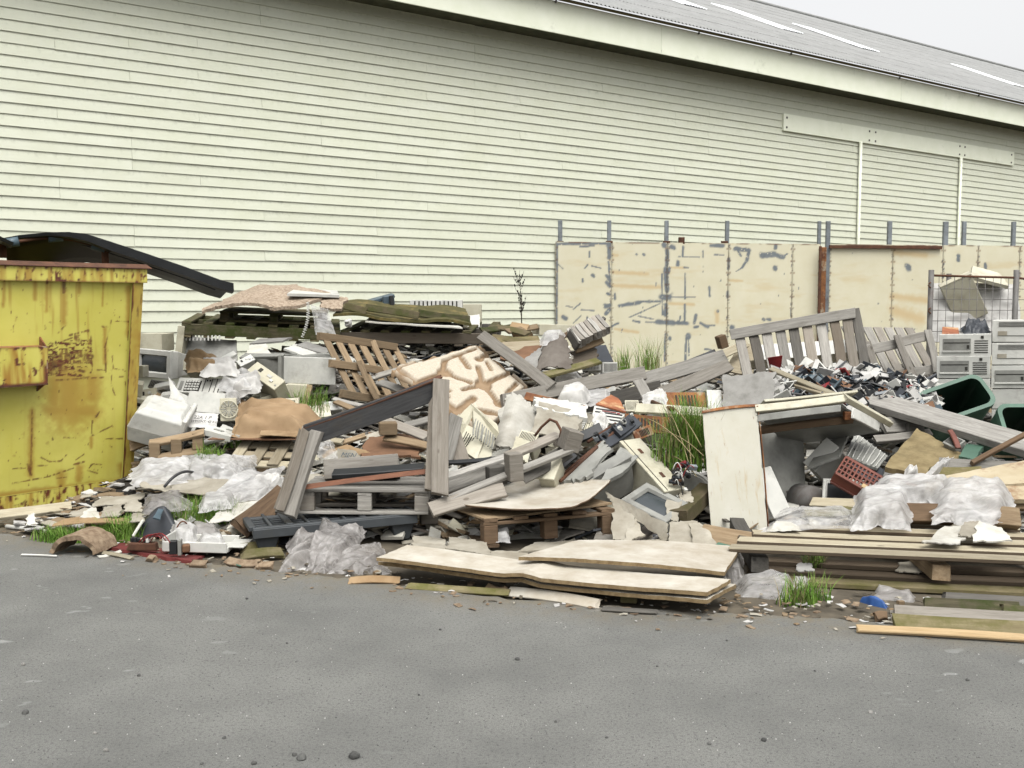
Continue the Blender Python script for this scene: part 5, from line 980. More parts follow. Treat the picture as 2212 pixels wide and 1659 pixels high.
sheet_thing('dark_board', 'dark brown panel tilted under the white-washed slats', 'panel', [(1235, 800, 9.9), (1292, 778, 10.0), (1285, 742, 10.3), (1235, 760, 10.2)], .02, 'wood_dark', nu=8, amp=.01, jag=.02)
board_thing('plank', 'olive edged board propped below the dull curved sheet', (1172, 812, 9.45), (1292, 780, 9.8), .12, .03, 'wood_olive', up=(0, -.3, 1), n=6)
board_thing('plank', 'thin brown batten over the white plastic lump', (1165, 760, 10.0), (1238, 714, 10.3), .05, .025, 'wood_brown', up=(0, -1, .3))
bag_thing('plastic_lump', 'bright white plastic lump on the brown batten', 'plastic film', [(1163, 748, 9.9), (1212, 745, 9.9), (1222, 716, 10.2), (1175, 718, 10.2)], .07, 'film_white', n=24, fold=.025, fsc=6)
for i, (a, b, m_) in enumerate((((1062, 728, 10.6), (1150, 742, 10.4), 'wood_moss'), ((1075, 736, 10.5), (1165, 732, 10.6), 'wood_olive'), ((1085, 746, 10.35), (1170, 742, 10.4), 'wood_pale'), ((1095, 756, 10.2), (1175, 746, 10.3), 'wood_pale'), ((1040, 714, 11.0), (1120, 704, 11.3), 'wood_moss'), ((1070, 706, 11.2), (1140, 722, 10.9), 'wood_moss'), ((1095, 716, 11.0), (1165, 705, 11.3), 'wood_tan'))):
    board_thing('slat', ['mossy slat at the tail of the mossy pallets', 'olive slat under the white plastic lump', 'pale slat just above the moulded pallet plank', 'lowest pale slat next to the moulded pallet plank', 'mossy slat end behind the moulded pallet', 'mossy slat crossing toward the fence', 'tan splintered slat on the mossy slats'][i], a, b, .1, .025, m_, 'slat', n=4)
sheet_thing('brown_board', 'curved brown board edge under the pale slats', 'board', [(1080, 775, 10.0), (1150, 790, 9.8), (1170, 745, 10.2), (1085, 752, 10.3)], .015, 'cardboard_brown', nu=8, amp=.01)
case('carton', 'small tan carton on top of the heap before the warehouse corner', (1098, 710, 11.2), (1136, 716, 11.1), (1088, 692, 11.3), .3, 'cardboard_tan', 'none', cat='carton')
case('computer_case', 'beige box sitting against the fence end', (1165, 724, 11.2), (1237, 726, 11.3), (1165, 700, 11.2), .3, 'beige_plastic', 'none', cat='box'); 
case('computer_case', 'pale vented box half hidden under the olive edged board', (1258, 802, 10.3), (1298, 800, 10.3), (1260, 780, 10.3), .25, 'white_plastic', 'vent')
case('computer_case', 'white vented box near the fence foot', (1302, 806, 10.3), (1334, 806, 10.4), (1300, 782, 10.3), .25, 'white_plastic', 'vent')
sheet_thing('dark_board', 'dark grey board leaning above the white vented boxes', 'panel', [(1282, 782, 10.4), (1325, 780, 10.4), (1308, 745, 10.7), (1282, 745, 10.7)], .015, 'dark_plastic', amp=.005)
for q, m_, lb in (([(1195, 838, 9.6), (1255, 832, 9.6), (1255, 812, 9.9), (1200, 815, 9.9)], 'film_white', 'white rag behind the heavy grey beam'), ([(1195, 885, 8.9), (1265, 880, 8.9), (1275, 845, 9.2), (1215, 845, 9.2)], 'paper', 'dirty white sack bulging over the rusty edged case'), ([(1250, 880, 9.0), (1320, 872, 9.0), (1318, 838, 9.3), (1262, 838, 9.3)], 'film_white', 'whitish tarp bunched below the heavy grey beam')):
    bag_thing('crumpled_sheet', lb, 'sheet', q, .08, m_, n=28, fold=.05, fsc=5)
# crushed carton, rusty cases
sheet_thing('torn_sheet', 'large torn white-grey sheet draped in front of the moulded pallet', 'sheet', [(1062, 972, 7.7), (1140, 985, 7.6), (1170, 878, 8.3), (1092, 855, 8.5)], .02, 'offwhite_sheet', nu=18, nv=18, amp=.028, fs=3, jag=.03, zf=lambda u, v: .05 * math.sin(u * 5))
r = thing('crushed_carton', 'crushed beige carton with a white foam top on the heap middle', 'carton', P(1210, 940, 8.1))
slab('front', qd((1145, 935, 7.9), (1240, 945, 7.8), (1262, 890, 8.15), (1165, 868, 8.3)), .015, 'cardboard_grey', r, 10, 8, .02, jag=.012); slab('side', qd((1240, 945, 7.8), (1285, 922, 8.2), (1280, 895, 8.4), (1262, 890, 8.15)), .015, 'cardboard_grey', r, 6, 6, .015)
slab('foam_top', qd((1160, 880, 8.2), (1262, 900, 8.05), (1258, 872, 8.4), (1150, 855, 8.5)), .04, 'white_plastic', r, 12, 6, .03, 6, .03)
case('slotted_case', 'long white case with rusted slots lying under the dirty white sack', (1130, 862, 8.75), (1258, 892, 8.55), (1132, 845, 8.8), .3, 'white_metal', 'rusty', cat='equipment case', fmat='rust_metal')
case('slotted_case', 'white striped equipment case with red lettering on the heap', (1276, 908, 8.35), (1345, 918, 8.3), (1287, 876, 8.5), .3, 'white_metal', 'stripes', cat='equipment case', fmat='white_plastic')
sheet_thing('rusted_lid', 'orange rusted steel lid on the striped equipment case', 'lid', [(1287, 872, 8.5), (1352, 890, 8.4), (1338, 862, 8.8), (1320, 852, 8.9)], .012, 'rust_orange', nu=8, amp=.004)
case('slotted_case', 'rusty white case with slots under the broken pale plank', (1437, 884, 8.9), (1529, 884, 8.95), (1438, 847, 9.0), .35, 'white_metal', 'rusty', cat='equipment case', fmat='rust_metal')
case('slotted_case', 'flat rusty slotted case with bright white top in the middle', (1350, 930, 8.15), (1446, 938, 8.2), (1349, 893, 8.2), .35, 'white_metal', 'rusty', cat='equipment case', fmat='rust_metal')
case('slotted_case', 'small rusty slotted case behind the fallen computer tower', (1376, 952, 7.8), (1414, 938, 8.0), (1374, 928, 7.85), .3, 'white_metal', 'rusty', cat='equipment case', fmat='rust_metal')
case('computer_case', 'white case end beside the rusty slotted case at the grey square board', (1530, 886, 8.9), (1562, 886, 8.9), (1530, 842, 9.0), .3, 'white_plastic', 'none')
bd_ = board_thing('white_rail', 'long cream plastic rail lying behind the flat rusty case', (1372, 882, 8.6), (1560, 895, 8.5), .08, .05, 'beige_plastic', 'rail', (0, -1, .4))
case('computer_case', 'pale striped case wedged by the cream plastic rail', (1352, 888, 8.7), (1382, 888, 8.7), (1352, 864, 8.8), .2, 'beige_plastic', 'vent')
tag(tube('rusty_tube', [P(1408, 868, 8.7), P(1432, 878, 8.6), P(1455, 884, 8.5)], .02, 'rust'), 'rusty tube lying before the rusty slotted case', 'tube')
for q, lb in (([(1385, 880, 8.7), (1440, 884, 8.7), (1436, 848, 9.0), (1392, 852, 9.0)], 'grubby white wad beside the rusty slotted case'), ([(1275, 935, 8.0), (1310, 940, 7.9), (1320, 905, 8.2), (1282, 905, 8.2)], 'little white plastic scrap behind the black printer mechanism')):
    bag_thing('crumpled_wad', lb, 'paper', q, .05, 'paper', n=24, fold=.06, fsc=9)
# beige monitor with vents
r = thing('crt_monitor', 'cream monitor lying on its face with vented back beside the tilted frame', 'monitor', P(1030, 985, 7.5))
M, W_, H_ = fr3(P(1035, 990, 7.35), P(1072, 955, 7.6), P(972, 925, 7.5))
pA, pB, pC, pD = P(975, 945, 7.55), P(1018, 873, 7.95), P(1076, 925, 7.75), P(1030, 995, 7.35)
slab('rear_cover', [P(985, 960, 7.45), P(1030, 993, 7.33), P(1048, 940, 7.5), P(1005, 915, 7.65)], .03, 'beige_plastic', r, 4, 4, .002); slab('top_cover', [P(972, 918, 7.75), P(1005, 915, 7.62), P(1022, 880, 7.85), P(1018, 872, 7.95)], .03, 'beige_plastic', r, 4, 4, .002)
slab('side_cover', [P(1030, 993, 7.33), P(1062, 985, 7.4), P(1072, 930, 7.7), P(1022, 885, 7.8)], .03, 'beige_plastic', r, 4, 4, .002); slab('bezel', [P(1018, 872, 7.93), P(1026, 880, 7.83), P(1078, 936, 7.6), P(1074, 916, 7.72)], .05, 'beige_plastic', r, 4, 4, .002)
slab('left_cover', [P(972, 920, 7.78), P(985, 962, 7.44), P(1005, 915, 7.62), P(990, 895, 7.85)], .03, 'beige_plastic', r, 4, 4, .002)
for i in range(9): bd('vent_slot', P(990 + i * 4, 964 + i * 3, 7.42), P(1008 + i * 4, 933 + i * 3.2, 7.5), .006, .012, 'vent_dark', r, (0, -1, .3), jag=0)
for i in range(10): bd('louvre', P(1022 + i * 4.6, 940 - 4.6 * i * -.75, 7.42), P(1028 + i * 4.6, 905 + 4.6 * i * .9, 7.6), .006, .012, 'grey_plastic', r, (.4, -1, .3), jag=0)
sheet_thing('cream_panel', 'cream plastic corner standing behind the low grey pallet', 'panel', [(1105, 975, 7.5), (1140, 1000, 7.4), (1150, 955, 7.6), (1115, 942, 7.7)], .02, 'beige_plastic', amp=.004)
sheet_thing('cream_panel', 'cream ribbed side panel under the low grey pallet', 'panel', [(1150, 1030, 7.1), (1190, 1030, 7.1), (1215, 962, 7.5), (1185, 975, 7.4)], .02, 'beige_plastic', amp=.004)
# low grey pallet with blocks
r = thing('pallet', 'low grey pallet with thick end blocks and rusty strap loop in the centre', 'pallet', P(1080, 1070, 6.8))
bd('lower_board', P(935, 1092, 6.55), P(1252, 964, 7.25), .06, .03, 'wood_grey', r, (0, -.5, 1), n=6); bd('lower_board', P(960, 1055, 7.0), P(1100, 1005, 7.25), .1, .03, 'wood_grey', r, (0, -.9, .7)); bd('upper_board', P(1098, 985, 7.05), P(1206, 940, 7.4), .09, .03, 'wood_grey', r, (0, -.4, 1), n=5)
bd('upper_board', P(930, 1042, 6.8), P(1100, 985, 7.1), .08, .025, 'wood_white', r, (0, -.2, 1)); bd('inner_board', P(1125, 1030, 6.95), P(1225, 975, 7.35), .12, .02, 'wood_dark', r, (0, -1, .4))
box('block', frame(P(1110, 1008, 6.85), V((1, .35, .05)), V((-.3, 1, 0))), (.1, .12, .19), 'wood_grey', r, bev=.005); box('block', frame(P(1072, 1026, 6.95), V((1, .35, .05)), V((-.3, 1, 0))), (.13, .1, .13), 'wood_dark', r, bev=.005); box('block', frame(P(1232, 950, 7.25), V((1, .35, -.3)), V((-.3, 1, .1))), (.12, .16, .15), 'wood_grey', r, bev=.005)
tube('strap_loop', [P(1155, 942, 7.4), P(1170, 922, 7.4), P(1188, 906, 7.38), P(1202, 912, 7.34), P(1212, 930, 7.3), P(1210, 948, 7.3)], .011, 'rust', r); bd('dark_strip', P(928, 1000, 6.95), P(1080, 990, 7.2), .05, .02, 'black_plastic', r, (0, -.3, 1))
for lb, a, b, c, d_, m_, st_ in (
    ('cream computer case upright under the low grey pallet', (1160, 1032, 7.1), (1196, 1036, 7.05), (1172, 985, 7.25), .2, 'beige_plastic', 'none'),
    ('cream case front leaning on the crushed carton', (1112, 958, 7.65), (1150, 968, 7.6), (1118, 925, 7.75), .2, 'beige_plastic', 'vent'),
    ('white drive unit beneath the heavy grey beam', (1150, 858, 9.2), (1200, 852, 9.2), (1150, 838, 9.25), .2, 'white_plastic', 'drive'),
    ('beige keypad unit beside the black printer mechanism', (1240, 930, 8.0), (1280, 934, 7.95), (1245, 908, 8.1), .15, 'beige_plastic', 'keypad'),
    ('pale vented unit behind the fallen cream tower', (1420, 985, 7.6), (1452, 1004, 7.45), (1430, 962, 7.7), .2, 'white_plastic', 'vent')):
    case('computer_part', lb, a, b, c, d_, m_, st_)
# dark wood at the foot
board_thing('plank', 'pale plank sloping right under the low grey pallet', (930, 1102, 6.5), (1090, 1058, 6.8), .11, .03, 'wood_grey', up=(0, -.8, .7))
tag(box('wood_block', frame(P(926, 1105, 6.9), V((1, .2, 0)), V((-.2, 1, 0))), (.12, .1, .16), 'wood_dark', bev=.005), 'dark block standing behind the black plastic pallet foot', 'block')
# brown pallet and plywood
pallet('pallet', 'reddish brown pallet with open front carrying curved plywood', (1045, 1122, 6.45), (1328, 1098, 6.75), (985, 1088, 7.3), 'wood_brown', 5, .1, .022, .19, 'y', 2, 2, 'block')
rp = [o for o in bpy.data.objects if o.get('label', '').startswith('reddish brown pallet')][0]
tag(bag('plastic_tie', qd((1068, 1172, 6.45), (1105, 1172, 6.5), (1098, 1142, 6.6), (1070, 1145, 6.6)), .03, 'film_white', None, 16, .03, fsc=14), 'knotted white plastic tied to the reddish brown pallet', 'plastic film')
sheet_thing('plywood_sheet', 'curved stained plywood sheet on the reddish brown pallet', 'plywood', [(990, 1092, 6.6), (1236, 1106, 6.36), (1320, 1046, 7.0), (1150, 1024, 7.6)], .012, 'chipboard_cream', nu=24, nv=14, amp=.015, zf=lambda u, v: .1 * (u - .4) ** 2 - .025 * math.sin(math.pi * v), smooth_=True, edge='wood_brown')
sheet_thing('plywood_sheet', 'thin board directly under the curved plywood sheet', 'plywood', [(985, 1098, 6.75), (1050, 1121, 6.47), (1322, 1086, 6.85), (1250, 1066, 7.3)], .014, 'wood_tan', nu=14, nv=8, amp=.006)
# open carton flaps right of it
for q, lb in (([(1310, 1065, 7.0), (1444, 1135, 6.6), (1440, 1172, 6.55), (1325, 1090, 6.9)], 'upright grey carton wall beside the tilted front monitor'), ([(1320, 1160, 6.5), (1372, 1170, 6.45), (1370, 1115, 6.7), (1325, 1085, 6.85)], 'standing carton wall at the brown pallet end'), ([(1120, 1192, 6.35), (1345, 1182, 6.4), (1350, 1168, 6.55), (1155, 1172, 6.55)], 'folded carton strip lying before the brown pallet'), ([(1348, 1170, 6.4), (1392, 1155, 6.5), (1372, 1118, 6.7), (1362, 1122, 6.7)], 'triangular carton fold at the brown pallet corner'), ([(1345, 1182, 6.4), (1445, 1178, 6.45), (1442, 1165, 6.6), (1350, 1172, 6.55)], 'silvery carton flap on the second chipboard'), ([(1445, 1182, 6.35), (1535, 1182, 6.35), (1505, 1125, 6.75), (1448, 1130, 6.75)], 'folded carton sloping toward the white steel panel'), ([(1500, 1180, 6.3), (1548, 1178, 6.35), (1515, 1128, 6.7), (1488, 1128, 6.72)], 'curled carton edge at the green strip'), ([(1440, 1120, 6.8), (1462, 1125, 6.75), (1475, 1080, 7.0), (1440, 1068, 7.1)], 'torn grey card under the fallen computer tower'), ([(1465, 1080, 7.0), (1500, 1085, 6.95), (1492, 1062, 7.15), (1468, 1062, 7.15)], 'ragged card scrap beside the white bucket')):
    sheet_thing('carton_flap', lb, 'carton', q, .012, 'cardboard_grey', nu=12, nv=8, amp=.018, fs=4, jag=.01)
for q, lb in (([(890, 1180, 6.4), (960, 1195, 6.25), (960, 1165, 6.6), (893, 1155, 6.7)], 'grey card under the black plastic pallet corner'), ([(885, 1195, 6.2), (1000, 1206, 6.1), (985, 1178, 6.4), (900, 1172, 6.5)], 'torn grey card on the front chipboard panel'), ([(962, 1182, 6.3), (1065, 1205, 6.1), (1048, 1168, 6.5), (975, 1160, 6.6)], 'ragged edged card in front of the brown pallet'), ([(1000, 1208, 6.1), (1150, 1203, 6.2), (1140, 1188, 6.4), (1010, 1190, 6.3)], 'dark edged card strip on the front chipboard panel')):
    sheet_thing('card', lb, 'cardboard', q, .007, 'cardboard_grey', nu=14, nv=8, amp=.02, fs=4, jag=.014)
# chipboard panels in the foreground
def chip(name, label, q, dz, zf, br=True):
    o = slab(name, [p + V((0, 0, dz)) for p in q], .021, 'chipboard_cream', None, 36, 10, .006, 1.5, .004, zf, edge='chipboard_edge'); return tag(o, label, 'chipboard')
q1 = [G(815, 1205, .14), G(1528, 1278, .14), G(1580, 1250, .14), G(880, 1178, .14)]
sagf = lambda u, v: .012 * math.cos(u * 2 * math.pi * .9) - .01 + (.018 * max(0, 1 - abs(u - .47) / .06))
chip('chipboard_panel', 'cracked cream chipboard panel on blocks at the road edge', q1, 0.0, sagf)
q1b = [G(815, 1214, .1), G(1528, 1296, .1), G(1590, 1262, .1), G(885, 1190, .1)]
chip('chipboard_panel', 'lower chipboard panel directly beneath the cracked cream panel', [p + V((0, .01, 0)) for p in q1b], 0, sagf)
for x, y, lb in ((1205, 1281, 'wooden block under the crack of the lower chipboard panel'), (1361, 1304, 'wooden block under the lower chipboard panel beyond the white splintered strip')):
    p = G(x, y); tag(box('support_block', frame(V((p.x, p.y + .05, .045)), V((1, -.15, 0)), V((.15, 1, 0))), (.09, .1, .09), 'wood_olive', bev=.005), lb, 'block', 'blocks holding up the chipboard')
q2 = [G(1120, 1206, .16), G(1565, 1240, .15), G(1600, 1185, .15), G(1250, 1170, .16)]
chip('chipboard_panel', 'second chipboard sheet lying behind the cracked cream panel', q2, 0.012, lambda u, v: .015 * math.sin(u * 3.1))
for a, b, w_, m_, lb in (((1100, 1278), (1292, 1306), .075, 'chipboard_cream', 'white splintered strip on the asphalt before the chipboard'), ((880, 1266), (1094, 1280), .05, 'wood_olive', 'grey slat lying in the shadow of the chipboard'), ((757, 1255), (858, 1254), .055, 'cardboard_tan', 'flat tan card strip on the asphalt by the plastic bag'), ((1052, 1268), (1090, 1274), .06, 'wood_tan', 'small block on the grey slat'), ((1300, 1315), (1420, 1322), .03, 'wood_dark', 'thin dark sliver on the asphalt before the chipboard block')):
    tag(bd('strip', G(*a, .012), G(*b, .014), w_, .012, m_, n=7, jag=.02, bow=.012), lb, 'strip')
board_thing('plank', 'brown plank lying at the foot of the white steel panel', (1512, 1152, 6.6), (1625, 1172, 6.3), .14, .03, 'wood_tan', up=(0, -.9, .6))
board_thing('strip', 'thin pinkish lath on the second chipboard', (1480, 1184, 6.25), (1578, 1198, 6.1), .035, .02, 'wood_tan', 'strip')
board_thing('strip', 'dark green strip behind the front wooden pallet', (1548, 1176, 6.35), (1588, 1186, 6.25), .04, .02, 'green_plastic', 'strip')
board_thing('beam', 'mossy square beam leaning toward the white bucket', (1466, 1118, 6.85), (1535, 1052, 7.3), .13, .1, 'wood_moss', 'timber', (-.5, -.6, 1))
# big plastic bag in the foreground
for q, b, lb in (([(595, 1246, 6.0), (716, 1256, 5.95), (735, 1165, 6.5), (640, 1150, 6.6)], .11, 'dirty translucent plastic bag slumped on the road edge'), ([(640, 1225, 6.1), (735, 1246, 5.95), (800, 1140, 6.6), (700, 1132, 6.7)], .09, 'bulging plastic bag fold in front of the black plastic pallet'), ([(700, 1250, 5.95), (845, 1256, 5.9), (815, 1180, 6.4), (730, 1185, 6.35)], .06, 'trailing plastic bag end beside the chipboard corner')):
    bag_thing('plastic_bag', lb, 'plastic bag', q, b, 'film_grey', n=90, fold=.06, fsc=5, rag=.5, ang=1.1)
# monitor, tower, mechanisms
monitor('crt_monitor', 'grey monitor lying tilted in front of the fallen computer tower', (1340, 1078, 7.0), (1438, 1128, 6.75), (1378, 1032, 7.25), .34, 'white_plastic', 'grey_plastic', bz=.05)
case('computer_case', 'fallen cream computer tower with two round holes', (1338, 952, 7.55), (1436, 1062, 7.05), (1370, 932, 7.7), .4, 'beige_plastic', 'tower')
case('computer_case', 'grey computer case lying under the fallen tower', (1262, 1045, 7.1), (1365, 985, 7.3), (1255, 1025, 7.2), .3, 'grey_plastic', 'none')
sheet_thing('broken_cover', 'broken pale grey cover with jagged edge before the printer mechanism', 'panel', [(1222, 1040, 7.15), (1265, 1030, 7.1), (1320, 970, 7.45), (1298, 950, 7.6)], .025, 'grey_plastic', nu=14, nv=8, amp=.012, jag=.025)
sheet_thing('broken_cover', 'grey case side below the fallen tower', 'panel', [(1290, 1050, 7.0), (1345, 1020, 7.15), (1380, 985, 7.4), (1340, 965, 7.5)], .03, 'grey_plastic', nu=6, amp=.004)
r = thing('printer_mechanism', 'black printer mechanism with rusty rods on the fallen tower', 'printer', P(1290, 1000, 7.4))
for a, b, w_, m_ in (((1300, 958, 7.6), (1372, 908, 7.95), .13, 'dark_plastic'), ((1245, 948, 7.8), (1295, 925, 7.9), .08, 'black_plastic'), ((1330, 935, 7.7), (1362, 912, 7.9), .1, 'dark_plastic'), ((1190, 1030, 7.3), (1240, 985, 7.5), .05, 'black_plastic')): bd('bar', P(*a), P(*b), w_, .05, m_, r, (.2, -1, .7))
for a, b in (((1200, 1038, 7.2), (1345, 918, 7.8)), ((1210, 1040, 7.15), (1290, 965, 7.5)), ((1270, 955, 7.7), (1330, 915, 7.9))): tube('rod', [P(*a), P(*b)], .013, 'rust', r, 8)
for i in range(16): u = random.random(); box('fitting', frame(P(1290 + 80 * u + random.uniform(-8, 8), 950 - 45 * u + random.uniform(-10, 8), 7.6 + .25 * u), V((1, random.uniform(-1, 1), .5)), V((0, 1, .3))), (random.uniform(.015, .04),) * 3, random.choice(['white_plastic', 'black_plastic', 'galvanised', 'black_plastic']), r)
r = thing('electronics_tangle', 'tangle of wires and circuit parts between tower and grass', 'electronics', P(1478, 1050, 7.0))
for i in range(14): x, y = random.uniform(1452, 1500), random.uniform(995, 1058); box('component', frame(P(x, y, 7.1), V((1, random.uniform(-1, 1), random.uniform(-1, 1))), V((0, 1, .4))), (random.uniform(.02, .08), .03, random.uniform(.015, .04)), random.choice(['black_plastic', 'dark_plastic', 'red_wire', 'galvanised', 'cardboard_brown', 'white_plastic']), r)
for i in range(9): x, y = random.uniform(1450, 1480), random.uniform(1000, 1050); tube('wire', arc(P(x, y, 7.05), P(x + random.uniform(5, 35), y + random.uniform(-25, 25), 7.05), random.uniform(.02, .06), 8), .004, random.choice(['red_wire', 'cable', 'white_plastic', 'cable']), r, 5)
# bucket
r = thing('bucket', 'white plastic bucket lying tilted beside the mossy beam', 'bucket', P(1490, 1080, 7.1)); M = frame(P(1495, 1058, 7.2), V((1, .2, .05)), V((-.1, .6, .7)))
vs = []; f = []; nn = 20
for R_, z in ((.11, -.2), (.135, .02), (.15, .025), (.15, .0), (.128, .0), (.105, -.19)):
    for i in range(nn): a = 2 * math.pi * i / nn; vs.append((R_ * math.cos(a), R_ * math.sin(a), z))
for k in range(5):
    for i in range(nn): f.append((k * nn + i, k * nn + (i + 1) % nn, k * nn + nn + (i + 1) % nn, k * nn + nn + i))
f.append(tuple(range(nn))[::-1]); f.append(tuple(5 * nn + i for i in range(nn))); mesh('pail', vs, f, 'white_plastic', M, r, False)
tube('handle', [M @ V((.15 * math.cos(a), .15 * math.sin(a) * .3 - .1, .02)) for a in np.linspace(math.pi, 2 * math.pi, 10)], .004, 'galvanised', r, 5)

# ============================================================ RIGHT
r = thing('steel_panel', 'upright white steel panel with rust streaks', 'panel', P(1598, 1150, 6.95))
q = [P(1537, 1152, 6.98), P(1658, 1142, 6.95), P(1634, 876, 7.15), P(1518, 890, 7.2)]
mR, t, bs, out = nodes('panel_rust'); vv = coords(t, rnd=False)
cc = mix(t, ramp(t, noise(t, vv, 4, 4, .6), .3, .7), A(228, 225, 210, .68), A(214, 210, 190, .68)); cc = mix(t, ramp(t, noise(t, coords(t, (7, 1.0, 7), False), 3, 6, .7), .57, .72, (0, 0, 0, 1), (.6, .6, .6, 1)), cc, A(200, 166, 104, .66)); cc = mix(t, ramp(t, noise(t, coords(t, (16, 3, 16), False), 3, 7, .75), .63, .68), cc, A(136, 86, 46, .6))
t.links.new(cc, bs.inputs['Base Color']); bs.inputs['Roughness'].default_value = .4; MATS['panel_rust'] = mR
slab('face', q, .03, 'panel_rust', r, 10, 20, .004, 2, .002); bd('rusty_edge', P(1518, 890, 7.2), P(1635, 876, 7.15), .03, .008, 'rust_metal', r); bd('rusty_edge', P(1659, 1140, 6.96), P(1636, 877, 7.16), .006, .03, 'rust_metal', r, (0, -1, 0))
r = thing('desk_top', 'tipped beige desk top with brown wooden rail underneath', 'desk', P(1770, 950, 7.5))
NL, NR_, FR_, FL_ = P(1634, 892, 7.2), P(1812, 870, 7.3), P(1902, 928, 7.75), P(1700, 958, 7.95)
slab('underside', [NL, NR_, FR_, FL_], .02, 'grey_plastic', r, 8, 6, .002); bd('front_edge', P(1630, 884, 7.15), P(1828, 861, 7.3), .055, .045, 'beige_plastic', r, (0, -1, .5)); bd('side_edge', P(1822, 858, 7.28), P(1921, 914, 7.7), .06, .045, 'beige_plastic', r, (.5, -.5, 1)); bd('side_lip', P(1842, 892, 7.25), P(1897, 922, 7.6), .08, .02, 'white_plastic', r, (.2, -1, .3))
bd('grey_rail', P(1636, 904, 7.13), P(1815, 882, 7.26), .05, .02, 'grey_plastic', r, (0, -1, .2)); bd('wooden_rail', P(1640, 930, 7.3), P(1842, 906, 7.42), .05, .05, 'wood_brown', r, (0, -1, -.2)); bd('top_surface', P(1640, 878, 7.35), P(1835, 858, 7.5), .25, .02, 'beige_plastic', r, (0, .5, 1)); box('bolt_block', frame(P(1830, 898, 7.34), V((1, 0, 0)), V((0, 1, 0))), (.05, .05, .06), 'rust_metal', r)
sheet_thing('grey_panel', 'dark grey panel standing in the shade under the tipped desk top', 'panel', [(1645, 1095, 7.45), (1742, 1090, 7.6), (1735, 938, 7.9), (1640, 925, 7.6)], .02, 'grey_plastic', nu=6, amp=.004)
case('computer_case', 'white slab-shaped case leaning behind the white steel panel', (1673, 1120, 7.0), (1712, 1108, 7.1), (1652, 1010, 7.2), .12, 'white_plastic', 'none')
case('computer_case', 'tilted pale grey cabinet under the tipped desk top', (1760, 1020, 7.6), (1812, 965, 7.6), (1742, 990, 7.7), .3, 'white_plastic', 'none')
sheet_thing('case_side', 'big pale case side tilted in the shade of the desk top', 'panel', [(1745, 1010, 7.55), (1812, 985, 7.5), (1832, 940, 7.8), (1780, 950, 7.9)], .02, 'grey_plastic', amp=.004)
o = sheet_thing('ribbed_panel', 'ribbed light grey panel sloping down from the desk top', 'panel', [(1825, 985, 7.55), (1895, 1012, 7.4), (1918, 985, 7.7), (1848, 935, 8.0)], .02, 'grey_plastic', amp=.004)
for i in range(7): u = (i + .5) / 7; bd('rib', P(1826 + 70 * u, 984 + 26 * u, 7.5 - .12 * u), P(1850 + 66 * u, 936 + 48 * u, 7.95 - .28 * u), .008, .014, 'white_plastic', o, jag=0)
sheet_thing('dark_cover', 'charcoal cover lying behind the red crate', 'panel', [(1838, 1020, 7.4), (1905, 1045, 7.25), (1910, 1015, 7.5), (1845, 968, 7.7)], .02, 'dark_plastic', amp=.004)
monitor('crt_monitor', 'white rimmed monitor with black screen lying under the red crate', (1775, 1090, 7.1), (1880, 1098, 7.0), (1745, 1030, 7.5), .3, 'white_plastic', bz=.022); 
for o_ in bpy.data.objects:
    if o_.name.startswith('screen') and o_.parent and o_.parent.get('label', '').startswith('white rimmed'): o_.data.materials[0] = MATS['black_plastic']
tag(tube('drum', [P(1728, 1075, 7.5), P(1755, 1082, 7.3)], .11, 'steel_grey', None, 16), 'grey-brown drum end in the shade below the desk top', 'drum')
# red crate
r = thing('plastic_crate', 'brick red lattice plastic crate tipped on the black screen', 'crate', P(1860, 1060, 7.1)); M, W_, H_ = fr3(P(1805, 1022, 7.05), P(1885, 1068, 6.95), P(1828, 988, 7.25)); 
for z in (0, -.08):
    for i in range(11): box('bar', M, (.012, H_, .012), 'red_plastic', r, (W_ * i / 10, H_ / 2, z), .002)
    for j in range(5): box('rail', M, (W_, .014 if j % 4 else .03, .014), 'red_plastic', r, (W_ / 2, H_ * j / 4, z), .002)
for x in (0, W_): box('end_panel', M, (.012, H_, .08), 'red_plastic', r, (x, H_ / 2, -.04), .003)
box('base', M, (W_, .012, .08), 'red_plastic', r, (W_ / 2, 0, -.04), .003); tube('handle', arc(M @ V((W_ + .02, H_ * .3, -.05)), M @ V((W_ + .1, H_ * .8, -.1)), .05, 8), .01, 'red_plastic', r); box('label_card', M, (W_ * .25, .05, .008), 'wood_yellow', r, (W_ * .8, .02, .012))
board_thing('plank', 'pale square batten lying before the red crate', (1752, 1088, 6.85), (1850, 1092, 6.75), .09, .05, 'wood_pale', n=3)
board_thing('plank', 'olive board piece in front of the pale batten', (1738, 1108, 6.7), (1850, 1104, 6.7), .09, .03, 'wood_olive', n=3)
sheet_thing('insulation_board', 'large tan insulation board leaning under the long plank', 'board', [(1909, 1008, 7.2), (2010, 1030, 7.0), (2098, 990, 7.3), (1978, 925, 7.9)], .04, 'insulation', nu=10, amp=.008, jag=.012)
case('carton', 'open tan carton with red-brown edge before the insulation board', (1922, 1042, 6.95), (1990, 1052, 6.9), (1920, 1024, 7.0), .2, 'cardboard_tan', 'none', cat='carton', fmat='cardboard_brown')
bag_thing('crumpled_paper', 'small white paper tuft in the open tan carton', 'paper', [(1952, 1034, 6.95), (1985, 1038, 6.95), (1980, 1012, 7.05), (1955, 1012, 7.05)], .04, 'paper', n=16, fold=.04, fsc=14)
